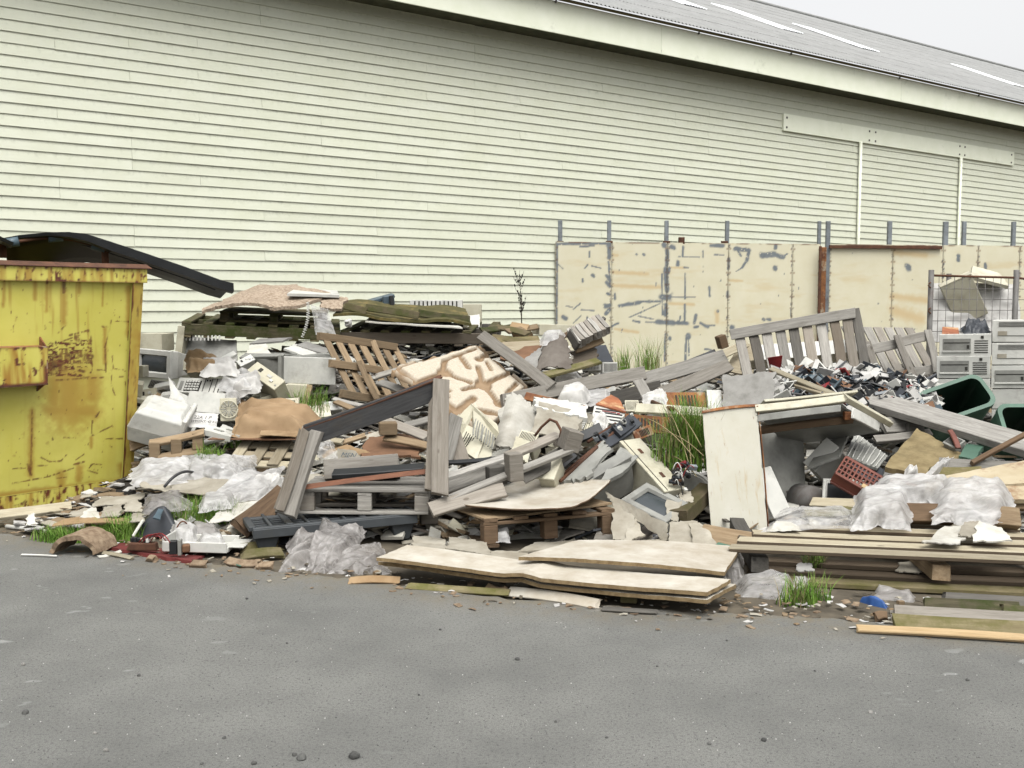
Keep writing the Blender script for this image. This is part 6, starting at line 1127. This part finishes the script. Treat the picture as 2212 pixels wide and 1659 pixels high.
# long plank and companions
board_thing('plank', 'very long grey plank sloping down across the right side', (1735, 822, 9.6), (2290, 985, 6.9), .27, .06, 'wood_white', up=(-.1, -.35, 1), n=12)
board_thing('plank', 'thin lath crossing the upper end of the long plank', (1666, 797, 9.4), (1842, 868, 8.3), .06, .025, 'wood_pale', up=(0, -.8, .6), n=6)
board_thing('plank', 'flat beige board under the thin lath', (1725, 832, 9.0), (1812, 860, 8.4), .1, .03, 'wood_pale')
board_thing('stick', 'round brown stick leaning on the long plank', (2100, 1000, 6.95), (2240, 925, 7.0), .035, .03, 'wood_brown', 'stick')
sheet_thing('square_board', 'square grey board standing before the shredded scrap', 'board', [(1561, 882, 8.8), (1672, 872, 8.7), (1674, 802, 8.9), (1561, 812, 9.0)], .03, 'board_grey', nu=12, nv=8, amp=.006, jag=.015)
# leaning grey pallets
r = thing('pallet', 'grey slatted pallet leaning upright against the fence line', 'pallet', P(1725, 800, 10.0))
for i in range(9):
    u = (i + .5) / 9; xb = 1602 + 262 * u; xt = 1582 + 262 * u; bd('deck_board', P(xb, 818 - 8 * u, 9.8), P(xt, 726 - 46 * u, 10.15), .1, .022, 'wood_dark' if i % 3 == 1 else 'wood_grey', r, (0, -1, .2))
bd('top_rail', P(1579, 723, 10.1), P(1846, 676, 10.12), .105, .03, 'wood_grey', r, (0, -1, .2), n=6); bd('side_board', P(1846, 668, 10.2), P(1868, 790, 9.9), .04, .09, 'wood_dark', r, (1, -.3, 0)); bd('lower_rail', P(1600, 790, 10.1), P(1860, 768, 10.1), .09, .04, 'wood_pale', r, (0, -1, .2))
sheet_thing('white_board', 'pale sheet behind the gaps of the leaning grey pallet', 'sheet', [(1625, 800, 10.8), (1850, 790, 10.8), (1850, 732, 11.0), (1640, 745, 11.0)], .02, 'white_plastic', nu=6, amp=.004)
pallet('pallet', 'second grey pallet lying on edge near the wire cage', (1868, 810, 10.3), (2030, 812, 10.4), (1857, 706, 10.9), 'wood_grey', 7, .1, .022, .12, 'y', 0, 0)
rp = [o for o in bpy.data.objects if o.get('label', '').startswith('second grey pallet')][0]
for a, b in (((1872, 755, 10.2), (1938, 742, 10.25)), ((1942, 740, 10.2), (2002, 726, 10.25)), ((1960, 806, 10.05), (2022, 796, 10.1)), ((1880, 815, 10.0), (1958, 806, 10.05))): bd('cross_rail', P(*a), P(*b), .1, .04, 'wood_grey', rp, (0, -1, .2))
for a, b in (((1873, 740, 10.25), (1896, 806, 10.0)), ((1938, 726, 10.2), (1974, 815, 9.95)), ((2004, 716, 10.25), (2024, 806, 10.0))): bd('upright', P(*a), P(*b), .07, .05, 'wood_grey', rp, (-.2, -1, .1))
# wire cage
r = thing('wire_cage', 'rusty steel wire cage holding white sacks', 'cage', P(2100, 820, 11.3))
cg_ = [(2012, 11.2), (2196, 11.2), (2240, 12.2), (2050, 12.2)]
for x, Y in cg_: a = P(x, 583 + (Y - 11.2) * 8, Y); tube('post', [V((a.x, a.y, .15)), a], .032, 'steel_grey', r, 8)
tube('top_rail', [P(2012, 595, 11.2), P(2196, 600, 11.2)], .014, 'rust', r); tube('top_rail', [P(2196, 600, 11.2), P(2240, 606, 12.2)], .014, 'rust', r)
for i in range(1, 11): u = i / 11; x = 2012 + 184 * u; a = P(x, 597, 11.2); tube('vertical_wire', [V((a.x, a.y, .2)), a], .0035, 'steel_grey', r, 5)
for j in range(1, 14): z = .25 + j * .118; a, b = P(2012, 700, 11.2), P(2196, 700, 11.2); tube('horizontal_wire', [V((a.x, a.y, z)), V((b.x, b.y, z))], .0035, 'steel_grey', r, 5)
for j in range(1, 14): z = .25 + j * .118; a, b = P(2196, 700, 11.2), P(2240, 700, 12.2); tube('horizontal_wire', [V((a.x, a.y, z)), V((b.x, b.y, z))], .0035, 'steel_grey', r, 5)
for y in (610, 665): tube('hinge_loop', arc(P(2011, y, 11.16), P(2011, y + 12, 11.16), .03, 6, (-1, 0, 0)), .008, 'rust', r, 5)
bag_thing('sack', 'large white sack filling the wire cage', 'sack', [(2012, 740, 11.35), (2205, 740, 11.35), (2200, 612, 11.6), (2018, 612, 11.6)], .08, 'paper', n=34, fold=.03, fsc=3, rag=.06)
box_ = case('computer_case', 'cream equipment cover lying on the sack in the wire cage', (2030, 620, 11.4), (2098, 590, 11.3), (2032, 612, 11.5), .5, 'beige_plastic', 'none', cat='equipment cover')
sheet_thing('equipment_lid', 'cream sloped lid on top of the wire cage', 'lid', [(2096, 596, 11.3), (2180, 618, 11.4), (2160, 590, 11.8), (2102, 574, 11.7)], .04, 'beige_plastic', amp=.004)
# stacks of white desktop computers
def stack(x0, x1, rows_, Y, lab, sty):
    for i, (yt, yb_) in enumerate(rows_):
        case('desktop_computer', lab[i], (x0[i], yb_ - 1, Y), (x1[i], yb_ - 1, Y - .2), (x0[i] + 1, yt, Y), .42, 'white_plastic', sty[i], 'desktop computers stacked by the wire cage', 'computer')
stack([2029, 2023, 2024], [2141, 2139, 2139], [(722, 772), (770, 818), (819, 866)], 9.4, ['white desktop computer topmost of the stack before the wire cage', 'white desktop computer second in the stack before the wire cage', 'white desktop computer behind the green bin rim in the stack before the wire cage'], ['desktop'] * 3)
stack([2143, 2142, 2141, 2143, 2143], [2262, 2262, 2262, 2262, 2262], [(692, 740), (741, 789), (790, 840), (841, 884), (885, 930)], 9.25, ['louvred white desktop computer topmost of the tall stack', 'louvred white desktop computer second in the tall stack', 'white desktop computer with drive door third in the tall stack', 'plain white computer fourth in the tall stack', 'lowest white computer of the tall stack behind the upright green bin'], ['louvre', 'louvre', 'desktop', 'none', 'none'])
sheet_thing('rusty_plate', 'orange rusty plate on top of the computer stack before the wire cage', 'plate', [(2034, 722, 9.45), (2072, 722, 9.45), (2070, 708, 9.7), (2036, 706, 9.7)], .02, 'rust_orange')
bag_thing('cable_tangle', 'dark tangle of scraps on the computer stack before the wire cage', 'scraps', [(2078, 724, 9.4), (2140, 724, 9.4), (2138, 708, 9.7), (2080, 708, 9.7)], .04, 'dark_plastic', n=20, fold=.06, fsc=16)
# green bins
def gbin(name, label, M, W_, H_, D_, wall=.035):
    r = thing(name, label, 'bin', M @ V((W_ / 2, 0, -D_ / 2)))
    def rr(w_, h_, rad, z, cx=W_ / 2, cy=H_ / 2, n=5):
        pts = []
        for sx_, sy_, a0 in ((1, 1, 0), (-1, 1, 90), (-1, -1, 180), (1, -1, 270)):
            for k in range(n + 1): a = math.radians(a0 + 90 * k / n); pts.append((cx + sx_ * (w_ / 2 - rad) + rad * math.cos(a), cy + sy_ * (h_ / 2 - rad) + rad * math.sin(a), z))
        return pts
    secs = [rr(W_ * .8, H_ * .8, .06, -D_), rr(W_ * .95, H_ * .95, .08, -.06), rr(W_, H_, .09, -.05), rr(W_, H_, .09, 0), rr(W_ - 2 * wall, H_ - 2 * wall, .07, 0)]; n = len(secs[0]); vs = sum(secs, []); f = []
    for k in range(len(secs) - 1):
        for i in range(n): f.append((k * n + i, k * n + (i + 1) % n, k * n + n + (i + 1) % n, k * n + n + i))
    f.append(tuple(range(n))[::-1]); mesh('body', vs, f, 'green_plastic', M, r)
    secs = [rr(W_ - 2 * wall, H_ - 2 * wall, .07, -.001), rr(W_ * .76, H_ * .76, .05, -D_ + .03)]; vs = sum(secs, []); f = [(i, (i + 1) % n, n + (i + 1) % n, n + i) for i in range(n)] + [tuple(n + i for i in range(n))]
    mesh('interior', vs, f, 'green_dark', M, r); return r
M, W_, H_ = fr3(P(2022, 918, 8.5), P(2160, 870, 8.55), P(1988, 846, 8.72)); gbin('wheelie_bin', 'green plastic bin lying with its dark mouth toward the road', M, W_, H_, .7)
M, W_, H_ = fr3(P(2172, 945, 8.3), P(2270, 945, 8.3), P(2196, 872, 8.5)); gbin('wheelie_bin', 'second green bin tipped beside the tall computer stack', M, W_, H_, .6)
sheet_thing('bin_lid', 'pale green bin lid in the shadow under the long plank', 'lid', [(2072, 985, 7.2), (2105, 992, 7.1), (2125, 962, 7.4), (2088, 958, 7.5)], .03, 'green_plastic', amp=.006)
case('small_appliance', 'grey slotted unit with red side under the long plank', (2035, 955, 7.5), (2062, 968, 7.4), (2040, 930, 7.6), .15, 'grey_plastic', 'vent', cat='appliance')
board_thing('strip', 'red plastic strip beside the grey slotted unit', (2052, 930, 7.55), (2070, 968, 7.35), .04, .02, 'red_plastic', 'strip')
for a, b, w_, m_, lb in (((1905, 920, 8.2), (1962, 918, 8.3), .16, 'wood_grey', 'grey block pallet end under the long plank'), ((1890, 950, 8.0), (2010, 935, 8.2), .07, 'wood_grey', 'grey pallet rail behind the insulation board'), ((1960, 925, 8.2), (1995, 930, 8.2), .12, 'wood_dark', 'dark block beside the grey pallet rail'), ((1900, 905, 8.5), (1990, 915, 8.5), .06, 'wood_grey', 'thin grey slat just under the long plank'), ((2030, 1003, 7.05), (2200, 1012, 6.9), .1, 'wood_grey', 'grey slat behind the stained cream board'), ((2010, 1020, 6.95), (2120, 1020, 6.9), .08, 'wood_olive', 'olive slat under the white film strip')):
    board_thing('plank', lb, a, b, w_, .04, m_, up=(0, -.7, .7))
# stained boards and white film
sheet_thing('stained_board', 'cream board with a brown stain behind the white film', 'board', [(1998, 1058, 6.6), (2260, 1040, 6.5), (2260, 985, 6.9), (1998, 1036, 6.8)], .03, 'panel_stained', nu=12, amp=.005)
sheet_thing('stained_board', 'plain cream board edge below the stained board', 'board', [(2020, 1082, 6.4), (2260, 1078, 6.35), (2250, 1042, 6.55), (2005, 1058, 6.55)], .03, 'panel_stained', nu=10, amp=.005)
for a, b, w_, h_, m_, lb in (((1912, 1110, 6.35), (2058, 1112, 6.3), .12, .08, 'wood_brown', 'brown square timber under the white film'), ((2130, 1118, 6.2), (2200, 1122, 6.15), .12, .09, 'wood_tan', 'pine block at the right of the white film'), ((2160, 1086, 6.45), (2260, 1090, 6.4), .08, .05, 'wood_tan', 'tan batten behind the pine block')):
    board_thing('timber', lb, a, b, w_, h_, m_, 'timber', (0, -.9, .5))
for q, b, m_, lb, fo in (
    ([(1838, 1140, 6.15), (1960, 1142, 6.1), (1975, 1062, 6.6), (1850, 1072, 6.6)], .12, 'film_white', 'bright white film bunched at the left of the brown square timber', .05),
    ([(1880, 1092, 6.4), (2060, 1092, 6.35), (2065, 1042, 6.7), (1890, 1045, 6.75)], .11, 'film_white', 'bright white film arching over the brown square timber', .045),
    ([(2005, 1135, 6.1), (2182, 1128, 6.1), (2180, 1058, 6.5), (2015, 1050, 6.55)], .13, 'film_white', 'looped clear white film lying on the pine block', .06),
    ([(1655, 1145, 6.3), (1850, 1142, 6.15), (1845, 1102, 6.5), (1690, 1100, 6.6)], .06, 'film_clear', 'clear film stretched at the back of the front wooden pallet', .035),
    ([(1970, 1058, 6.7), (1995, 1058, 6.7), (2062, 990, 7.1), (2040, 988, 7.1)], .05, 'film_white', 'white film strip rising over the olive slat', .02),
    ([(1622, 1172, 6.15), (1700, 1152, 6.25), (1740, 1128, 6.45), (1680, 1128, 6.45)], .05, 'film_white', 'white film tail at the foot of the white steel panel', .02),
    ([(1655, 1148, 6.2), (1732, 1146, 6.15), (1715, 1128, 6.35), (1672, 1130, 6.35)], .04, 'cardboard_white', 'rolled cream sheet on the front wooden pallet', .012)):
    bag_thing('plastic_film', lb, 'plastic film', q, b, m_, n=64, fold=fo, fsc=4.5, rag=.4)
for q, b, m_, lb in (([(1558, 1260, 5.75), (1610, 1262, 5.7), (1605, 1195, 6.05), (1560, 1192, 6.1)], .08, 'film_grey', 'rolled plastic tube hanging off the front pallet corner'), ([(1580, 1305, 5.45), (1735, 1312, 5.4), (1715, 1250, 5.75), (1590, 1250, 5.75)], .07, 'film_clear', 'clear plastic pocket lying below the front pallet corner'), ([(1700, 1308, 5.4), (1738, 1300, 5.45), (1748, 1245, 5.7), (1712, 1250, 5.7)], .05, 'film_white', 'twisted plastic edge rising before the grass at the front pallet'), ([(1872, 1316, 5.4), (1990, 1316, 5.35), (1985, 1278, 5.65), (1885, 1280, 5.65)], .06, 'film_grey', 'grey film bundle under the front wooden pallet'), ([(1850, 1312, 5.4), (1922, 1328, 5.25), (1925, 1312, 5.35), (1860, 1300, 5.5)], .03, 'blue_plastic', 'blue plastic rag under the front wooden pallet')):
    bag_thing('plastic_film', lb, 'plastic film', q, b, m_, n=44, fold=.045, fsc=6)
# front wooden pallet
r = thing('pallet', 'wide pale slatted pallet in the right foreground', 'pallet', G(1950, 1290))
F0, F1 = P(1577, 1184, 5.85), P(2330, 1216, 5.45); back = V((.1, 1, 0)).normalized()
upn = V((0, 0, 1)); Lx = (F1 - F0)
for i, (off_, cut) in enumerate(((0, 0), (.21, .04), (.42, .1), (.63, .22), (.84, .5), (1.05, .52))):
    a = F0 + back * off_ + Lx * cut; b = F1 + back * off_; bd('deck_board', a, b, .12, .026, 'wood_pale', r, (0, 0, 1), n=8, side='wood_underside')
for u in (.09, .62, .98):
    a = F0 + Lx * u; bd('stringer', a - V((0, 0, .085)) + back * -.03, a - V((0, 0, .085)) + back * 1.08, .1, .09, 'wood_dark' if u < .2 else 'wood_tan', r, (0, 0, 1))
for i, off_ in enumerate((-.02, .2, .42, .8)):
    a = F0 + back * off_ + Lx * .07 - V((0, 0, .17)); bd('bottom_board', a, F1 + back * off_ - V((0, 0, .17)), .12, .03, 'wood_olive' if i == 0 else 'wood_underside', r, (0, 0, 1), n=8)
for q, lb, m_ in (([(1992, 1175, 5.75), (2075, 1178, 5.7), (2095, 1132, 6.0), (2040, 1138, 6.0)], 'crumpled white carton flap on the front wooden pallet', 'cardboard_white'), ([(2070, 1158, 5.85), (2112, 1160, 5.8), (2112, 1126, 6.0), (2085, 1125, 6.0)], 'grey carton middle piece on the front wooden pallet', 'cardboard_grey'), ([(2100, 1165, 5.75), (2188, 1166, 5.7), (2160, 1138, 5.95), (2112, 1126, 6.0)], 'pale carton flap lying right of the grey carton piece', 'cardboard_white'), ([(1935, 1232, 5.85), (1990, 1236, 5.8), (2010, 1215, 5.95), (1945, 1214, 6)], 'carton scrap showing between the pallet decks', 'cardboard_grey'), ([(1720, 1228, 5.9), (1760, 1226, 5.9), (1752, 1210, 6), (1725, 1212, 6)], 'curved white scrap inside the front wooden pallet', 'paper')):
    sheet_thing('carton_flap', lb, 'carton', q, .008, m_, nu=12, nv=8, amp=.035, fs=5, jag=.01)
# boards at the bottom right
for a, b, w_, h_, m_, lb in (((1930, 1330), (2280, 1350), .12, .045, 'wood_grey', 'grey grooved board on the asphalt under the front pallet'), ((1930, 1344), (2280, 1364), .1, .03, 'wood_olive', 'olive board below the grey grooved board'), ((1853, 1358), (2280, 1384), .045, .02, 'wood_yellow', 'long fresh yellow batten on the asphalt'), ((2165, 1322), (2280, 1330), .09, .03, 'wood_moss', 'mossy board end at the right under the front pallet'), ((1995, 1308), (2200, 1318), .1, .03, 'wood_moss', 'mossy plank behind the grey grooved board'), ((2040, 1298), (2280, 1312), .1, .04, 'wood_dark', 'dark plank deep under the front wooden pallet')):
    tag(bd('board', G(*a, .03 if w_ > .07 else .02), G(*b, .03 if w_ > .07 else .02), w_, h_, m_, n=6), lb, 'board')
for q, lb in (([(1945, 1325, 5.2), (1990, 1328, 5.15), (1985, 1312, 5.3), (1950, 1312, 5.3)], 'torn white scrap on the grey grooved board'), ([(1985, 1326, 5.2), (2050, 1330, 5.1), (2020, 1306, 5.35), (1995, 1306, 5.35)], 'triangular grey card on the grey grooved board'), ([(1908, 1338, 5.1), (1932, 1338, 5.1), (1930, 1328, 5.2), (1912, 1330, 5.2)], 'tiny white paper at the grooved board tip')):
    sheet_thing('card_scrap', lb, 'cardboard', q, .006, 'cardboard_white', nu=6, nv=5, amp=.02, fs=8, jag=.01)
tag(bd('wood_chip', G(1893, 1334, .015), G(1915, 1332, .015), .05, .03, 'wood_brown', n=4, jag=.015), 'brown wood chip beside the blue plastic rag', 'wood chip')

# ============================================================ WEED AT THE WALL
r = thing('dry_weed', 'tall dry weed growing against the warehouse wall', 'weed', P(1126, 705, 12.4)); b0 = P(1127, 712, 12.4); tp_ = P(1122, 600, 12.5)
tube('stem', [b0, b0.lerp(tp_, .5) + V((.01, 0, 0)), tp_], [.009, .006, .003], 'wood_dark', r, 5)
for i in range(26):
    u = random.uniform(.25, .95); p = b0.lerp(tp_, u); d = V((random.uniform(-.09, .09), random.uniform(-.05, .05), random.uniform(.06, .16))); tube('twig', [p, p + d * .5 + V((d.x * .2, 0, 0)), p + d], .0025, 'wood_dark', r, 4)
    for k in range(3): q = p + d * random.uniform(.4, 1); box('seed_head', Matrix.Translation(q), (.014, .01, .018), 'heap_base', r, bev=0)

# ============================================================ HEAP FILL, SCRAPS, GRASS, STONES
PAL = ['heap_base', 'cardboard_white', 'cardboard_grey', 'cardboard_tan', 'beige_plastic', 'white_plastic', 'dark_plastic', 'wood_grey', 'wood_tan', 'grey_plastic', 'paper', 'sheet_brown']
acc = Acc(); xs = np.linspace(-5.2, 7.4, 150); ys = np.linspace(6.3, 15, 110); vs = []
XX, YY = np.meshgrid(xs, ys); nzh = fbm(np.c_[XX.ravel() * 1.7, YY.ravel() * 1.7, XX.ravel() * 0], 4, 2) - .5; nz2 = fbm(np.c_[XX.ravel() * 9, YY.ravel() * 9, XX.ravel() * 0], 3, 6) - .5
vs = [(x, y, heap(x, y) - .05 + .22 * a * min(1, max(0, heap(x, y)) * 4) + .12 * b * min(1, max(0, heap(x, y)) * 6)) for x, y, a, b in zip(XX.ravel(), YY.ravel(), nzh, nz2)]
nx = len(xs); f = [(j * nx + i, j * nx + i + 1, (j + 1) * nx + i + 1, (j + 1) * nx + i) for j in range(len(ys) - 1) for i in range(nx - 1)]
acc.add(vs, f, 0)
def shard(acc, c, s, mi, flat=1.0):
    a = random.uniform(0, 6.28); tl = random.uniform(-.5, .5) * flat; t2 = random.uniform(-.5, .5) * flat
    R = Matrix.Rotation(a, 3, 'Z') @ Matrix.Rotation(tl, 3, 'X') @ Matrix.Rotation(t2, 3, 'Y')
    l, w_, h_ = s * random.uniform(.6, 1.4), s * random.uniform(.3, .9), s * random.choice([.03, .05, .08, .3, .5] if mi in (4, 5, 9, 6) else [.03, .03, .05, .08, .12]); k = random.uniform(-.3, .3) * s; b = random.uniform(-.15, .15) * s
    p = [(-l / 2, -w_ / 2, 0), (0, -w_ / 2 + k * .2, b), (l / 2, -w_ / 2 + k, 0), (l / 2 - k, w_ / 2, 0), (0, w_ / 2 - k * .3, b), (-l / 2 + k * .5, w_ / 2, 0)]
    vs = [tuple(c + R @ V(q)) for q in p] + [tuple(c + R @ V((q[0], q[1], q[2] - h_))) for q in p]
    f = [(0, 1, 4, 5), (1, 2, 3, 4), (11, 10, 7, 6), (10, 9, 8, 7)] + [(i, 6 + i, 6 + (i + 1) % 6, (i + 1) % 6) for i in range(6)]
    acc.add(vs, f, mi)
cnt = 0
while cnt < 7500:
    y = random.uniform(6.7, 13.2); x = random.uniform(-.5, .52) * y * 1.05
    if x < -3.55 * y / 9.2 + .3 and y < 9.6: continue
    h_ = heap(x, y)
    if h_ < .015 and random.random() > .5: continue
    mi = random.choices(range(12), [0, 14, 16, 3, 16, 14, 6, 10, 6, 10, 14, 4])[0]
    shard(acc, V((x, y, h_ + random.uniform(-.06, .05))), random.uniform(.05, .2) if mi in (6, 5, 4, 9) else random.uniform(.08, .3), mi); cnt += 1
for _ in range(1500):
    y = random.uniform(6.9, 12.8); x = random.uniform(-.42, .52) * y
    if x < -3.55 * y / 9.2 + .4 and y < 9.6: continue
    h_ = heap(x, y)
    if h_ < .02: continue
    a = random.uniform(0, 6.28); l = random.uniform(.12, .5); d = V((math.cos(a), math.sin(a) * .8, random.uniform(-.35, .35))) * l; c = V((x, y, h_ + random.uniform(-.02, .07))); sd_ = V((-d.y, d.x, 0)).normalized() * random.uniform(.01, .04); tk = V((0, 0, random.uniform(.006, .02))); j = [random.uniform(-.25, .25) * l for _ in range(4)]
    e = [c - d / 2 - sd_ + d * (j[0] * .5), c + d / 2 - sd_ + d * (j[1] * .5), c + d / 2 + sd_ + d * (j[2] * .5), c - d / 2 + sd_ + d * (j[3] * .5)]
    acc.add([tuple(p + tk) for p in e] + [tuple(p) for p in e], [(0, 1, 2, 3), (7, 6, 5, 4), (0, 4, 5, 1), (1, 5, 6, 2), (2, 6, 7, 3), (3, 7, 4, 0)], random.choice([7, 7, 7, 8, 12, 12, 2, 1]))
acc.build('scrap_heap', PAL + ['wood_dark'], 'loose mixed scraps of card, wood and plastic filling the heap', 'scrap')
# shredded coloured scrap on the right
acc = Acc(); PAL2 = ['white_plastic', 'black_plastic', 'dark_plastic', 'red_wire', 'slate_plastic', 'cardboard_brown', 'paper', 'galvanised']
c0 = P(1700, 850, 9.0); 
for i in range(2600):
    px = random.uniform(1672, 2015); py = random.uniform(786 if px < 1900 else 812, 878); Y = 9.7 - (py - 786) / 92 * 1.2
    if py < 800 + abs(px - 1780) * .06 and random.random() < .7: continue
    z = fbm(np.array([[px * .03, py * .06, 0]]), 3, 5)[0]
    wt = [22, 6, 4, 2, 4, 3, 24, 4] if (px < 1720 or px > 1945 or py < 812) else [6, 26, 16, 2, 5, 3, 6, 4]
    mi = random.choices(range(8), wt)[0]; c = P(px, py, Y); shard(acc, c + V((0, 0, -.03)), random.choice([.03, .04, .06, .08, .12, .18]) * random.uniform(.8, 1.2), mi, 2.2)
acc.build('shredded_scrap', PAL2, 'heap of shredded white, black and red scrap behind the long plank', 'scrap')
# fine litter at the road edge
acc = Acc()
for i in range(700):
    k = random.randrange(2, len(edge_px) - 3); u = random.random(); x = edge_px[k][0] * (1 - u) + edge_px[k + 1][0] * u; y = edge_px[k][1] * (1 - u) + edge_px[k + 1][1] * u
    y += random.gauss(-18, 22)
    if x < 0 or y < 1120: continue
    shard(acc, G(x, y) + V((0, 0, .006)), random.uniform(.01, .05), random.choice([0, 1, 2, 3, 0, 4]), .3)
for i in range(420):
    x, y = random.uniform(40, 560), random.uniform(1040, 1150)
    if y < 1132 - x * .22: continue
    shard(acc, G(x, y) + V((0, 0, max(0, heap(G(x, y).x, G(x, y).y)) + .012)), random.uniform(.03, .14), random.choice([1, 1, 3, 3, 0, 4, 2]), .5)
acc.build('edge_litter', ['fibre_tile', 'cardboard_grey', 'soil', 'paper', 'wood_tan'], 'fine litter and crumbs strewn along the asphalt edge', 'litter')
# grass
acc = Acc()
for x0, x1, y0, y1, n_, h_, rad in ((95, 250, 1158, 1170, 20, .14, .1), (245, 290, 1150, 1166, 10, .2, .08), (385, 490, 1118, 1148, 26, .26, .12), (1440, 1525, 955, 1015, 20, .42, .14), (1470, 1530, 920, 960, 9, .4, .12), (1700, 1780, 1290, 1310, 7, .17, .07), (640, 720, 880, 905, 6, .3, .1), (440, 470, 985, 1000, 4, .16, .08), (340, 365, 890, 900, 2, .12, .06), (1330, 1360, 795, 800, 3, .35, .08), (1380, 1420, 793, 800, 4, .45, .12), (500, 530, 962, 972, 3, .12, .08), (1740, 1800, 1215, 1225, 3, .15, .05)):
    for i in range(n_):
        x, y = random.uniform(x0, x1), random.uniform(y0, y1)
        c = G(x, y) if y > 1110 else P(x, y, 12.5 if y < 850 else (7.4 if 950 < y < 1100 and x > 1400 else yp(y)))
        tuft(acc, c, rad, 34 if h_ > .3 else 42, h_, .2 if x > 1400 else .1)
acc.build('grass', ['grass_green', 'grass_dry'], 'green grass tufts growing through the scrap and at the road edge', 'grass')
# dry stalks over the grass
r = thing('dry_stalks', 'bare dry stalks bending over the tall grass clump', 'weed', P(1470, 1010, 7.2))
for a, b, h_ in (((1500, 990), (1400, 905), .04), ((1515, 965), (1455, 880), .03), ((1490, 1010), (1440, 880), .05), ((1520, 985), (1430, 930), .03), ((1505, 1030), (1450, 985), .03), ((1495, 1020), (1480, 900), .02)): tube('stalk', arc(P(*a, 7.1), P(*b, 7.35), h_, 8), .004, 'grass_dry', r, 4)
# stones on the asphalt
def stone(x, y, s, m_='stone'):
    bm = bmesh.new(); bmesh.ops.create_icosphere(bm, subdivisions=2, radius=s); k = random.random() * 50
    for v_ in bm.verts: n_ = fbm(np.array([[v_.co.x / s * 1.3 + k, v_.co.y / s * 1.3, v_.co.z / s * 1.3]]), 2, 3)[0]; v_.co *= .6 + .8 * n_; v_.co.z = max(v_.co.z * .8, -s * .35)
    me = bpy.data.meshes.new('stone'); bm.to_mesh(me); bm.free(); me.materials.append(MATS[m_]); o = bpy.data.objects.new('stone', me); return link(o, Matrix.Translation(G(x, y) + V((0, 0, s * .3))), None)
for x, y, s, lb in ((766, 1636, .02, 'largest angular stone on the near asphalt'), (54, 1541, .014, 'rounded grey stone lying alone on the left of the asphalt'), (652, 1640, .017, 'pale chipped stone beside the largest angular stone')): tag(stone(x, y, s), lb, 'stone')
for x, y in ((636, 1632), (484, 1595), (50, 1437), (229, 1622), (205, 1585), (1310, 1594), (1532, 1608), (714, 1293 + 110), (533, 1294), (124, 1283), (1570, 1384), (436, 1651), (549, 1650), (800, 1455), (905, 1502), (951, 1361), (1880, 1540), (2090, 1470), (1760, 1450), (0, 1247), (1117, 1425), (1200, 1560), (300, 1460), (620, 1390), (1420, 1440), (1650, 1600)):
    tag(stone(x, y, random.uniform(.005, .011), random.choice(['stone', 'stone', 'stone', 'board_grey'])), 'tiny stone lying on the open asphalt', 'stone', 'tiny stones scattered on the asphalt')
o = bag_thing('paper_scrap', 'crumpled white paper scrap alone on the asphalt', 'paper', [(493, 1508, 4.1), (528, 1508, 4.1), (526, 1496, 4.16), (496, 1496, 4.16)], .012, 'paper', n=16, fold=.015, fsc=20)
o.location.z += .01
acc = Acc()
for i in range(2400):
    y = 1250 + 420 * random.random() ** 1.2; x = random.uniform(-20, 2240)
    if y < 1225 + (x / 2212) * 150: continue
    c = G(x, y); s = random.uniform(.0012, .004); a = random.random() * 6
    acc.add([tuple(c + V((s * math.cos(a + k * 2.1), s * math.sin(a + k * 2.1), 0))) for k in range(3)] + [tuple(c + V((0, 0, s)))], [(0, 1, 3), (1, 2, 3), (2, 0, 3)], random.choice([0, 0, 0, 0, 0, 1]))
acc.build('grit', ['stone', 'paper'], 'fine grit scattered over the asphalt', 'grit')
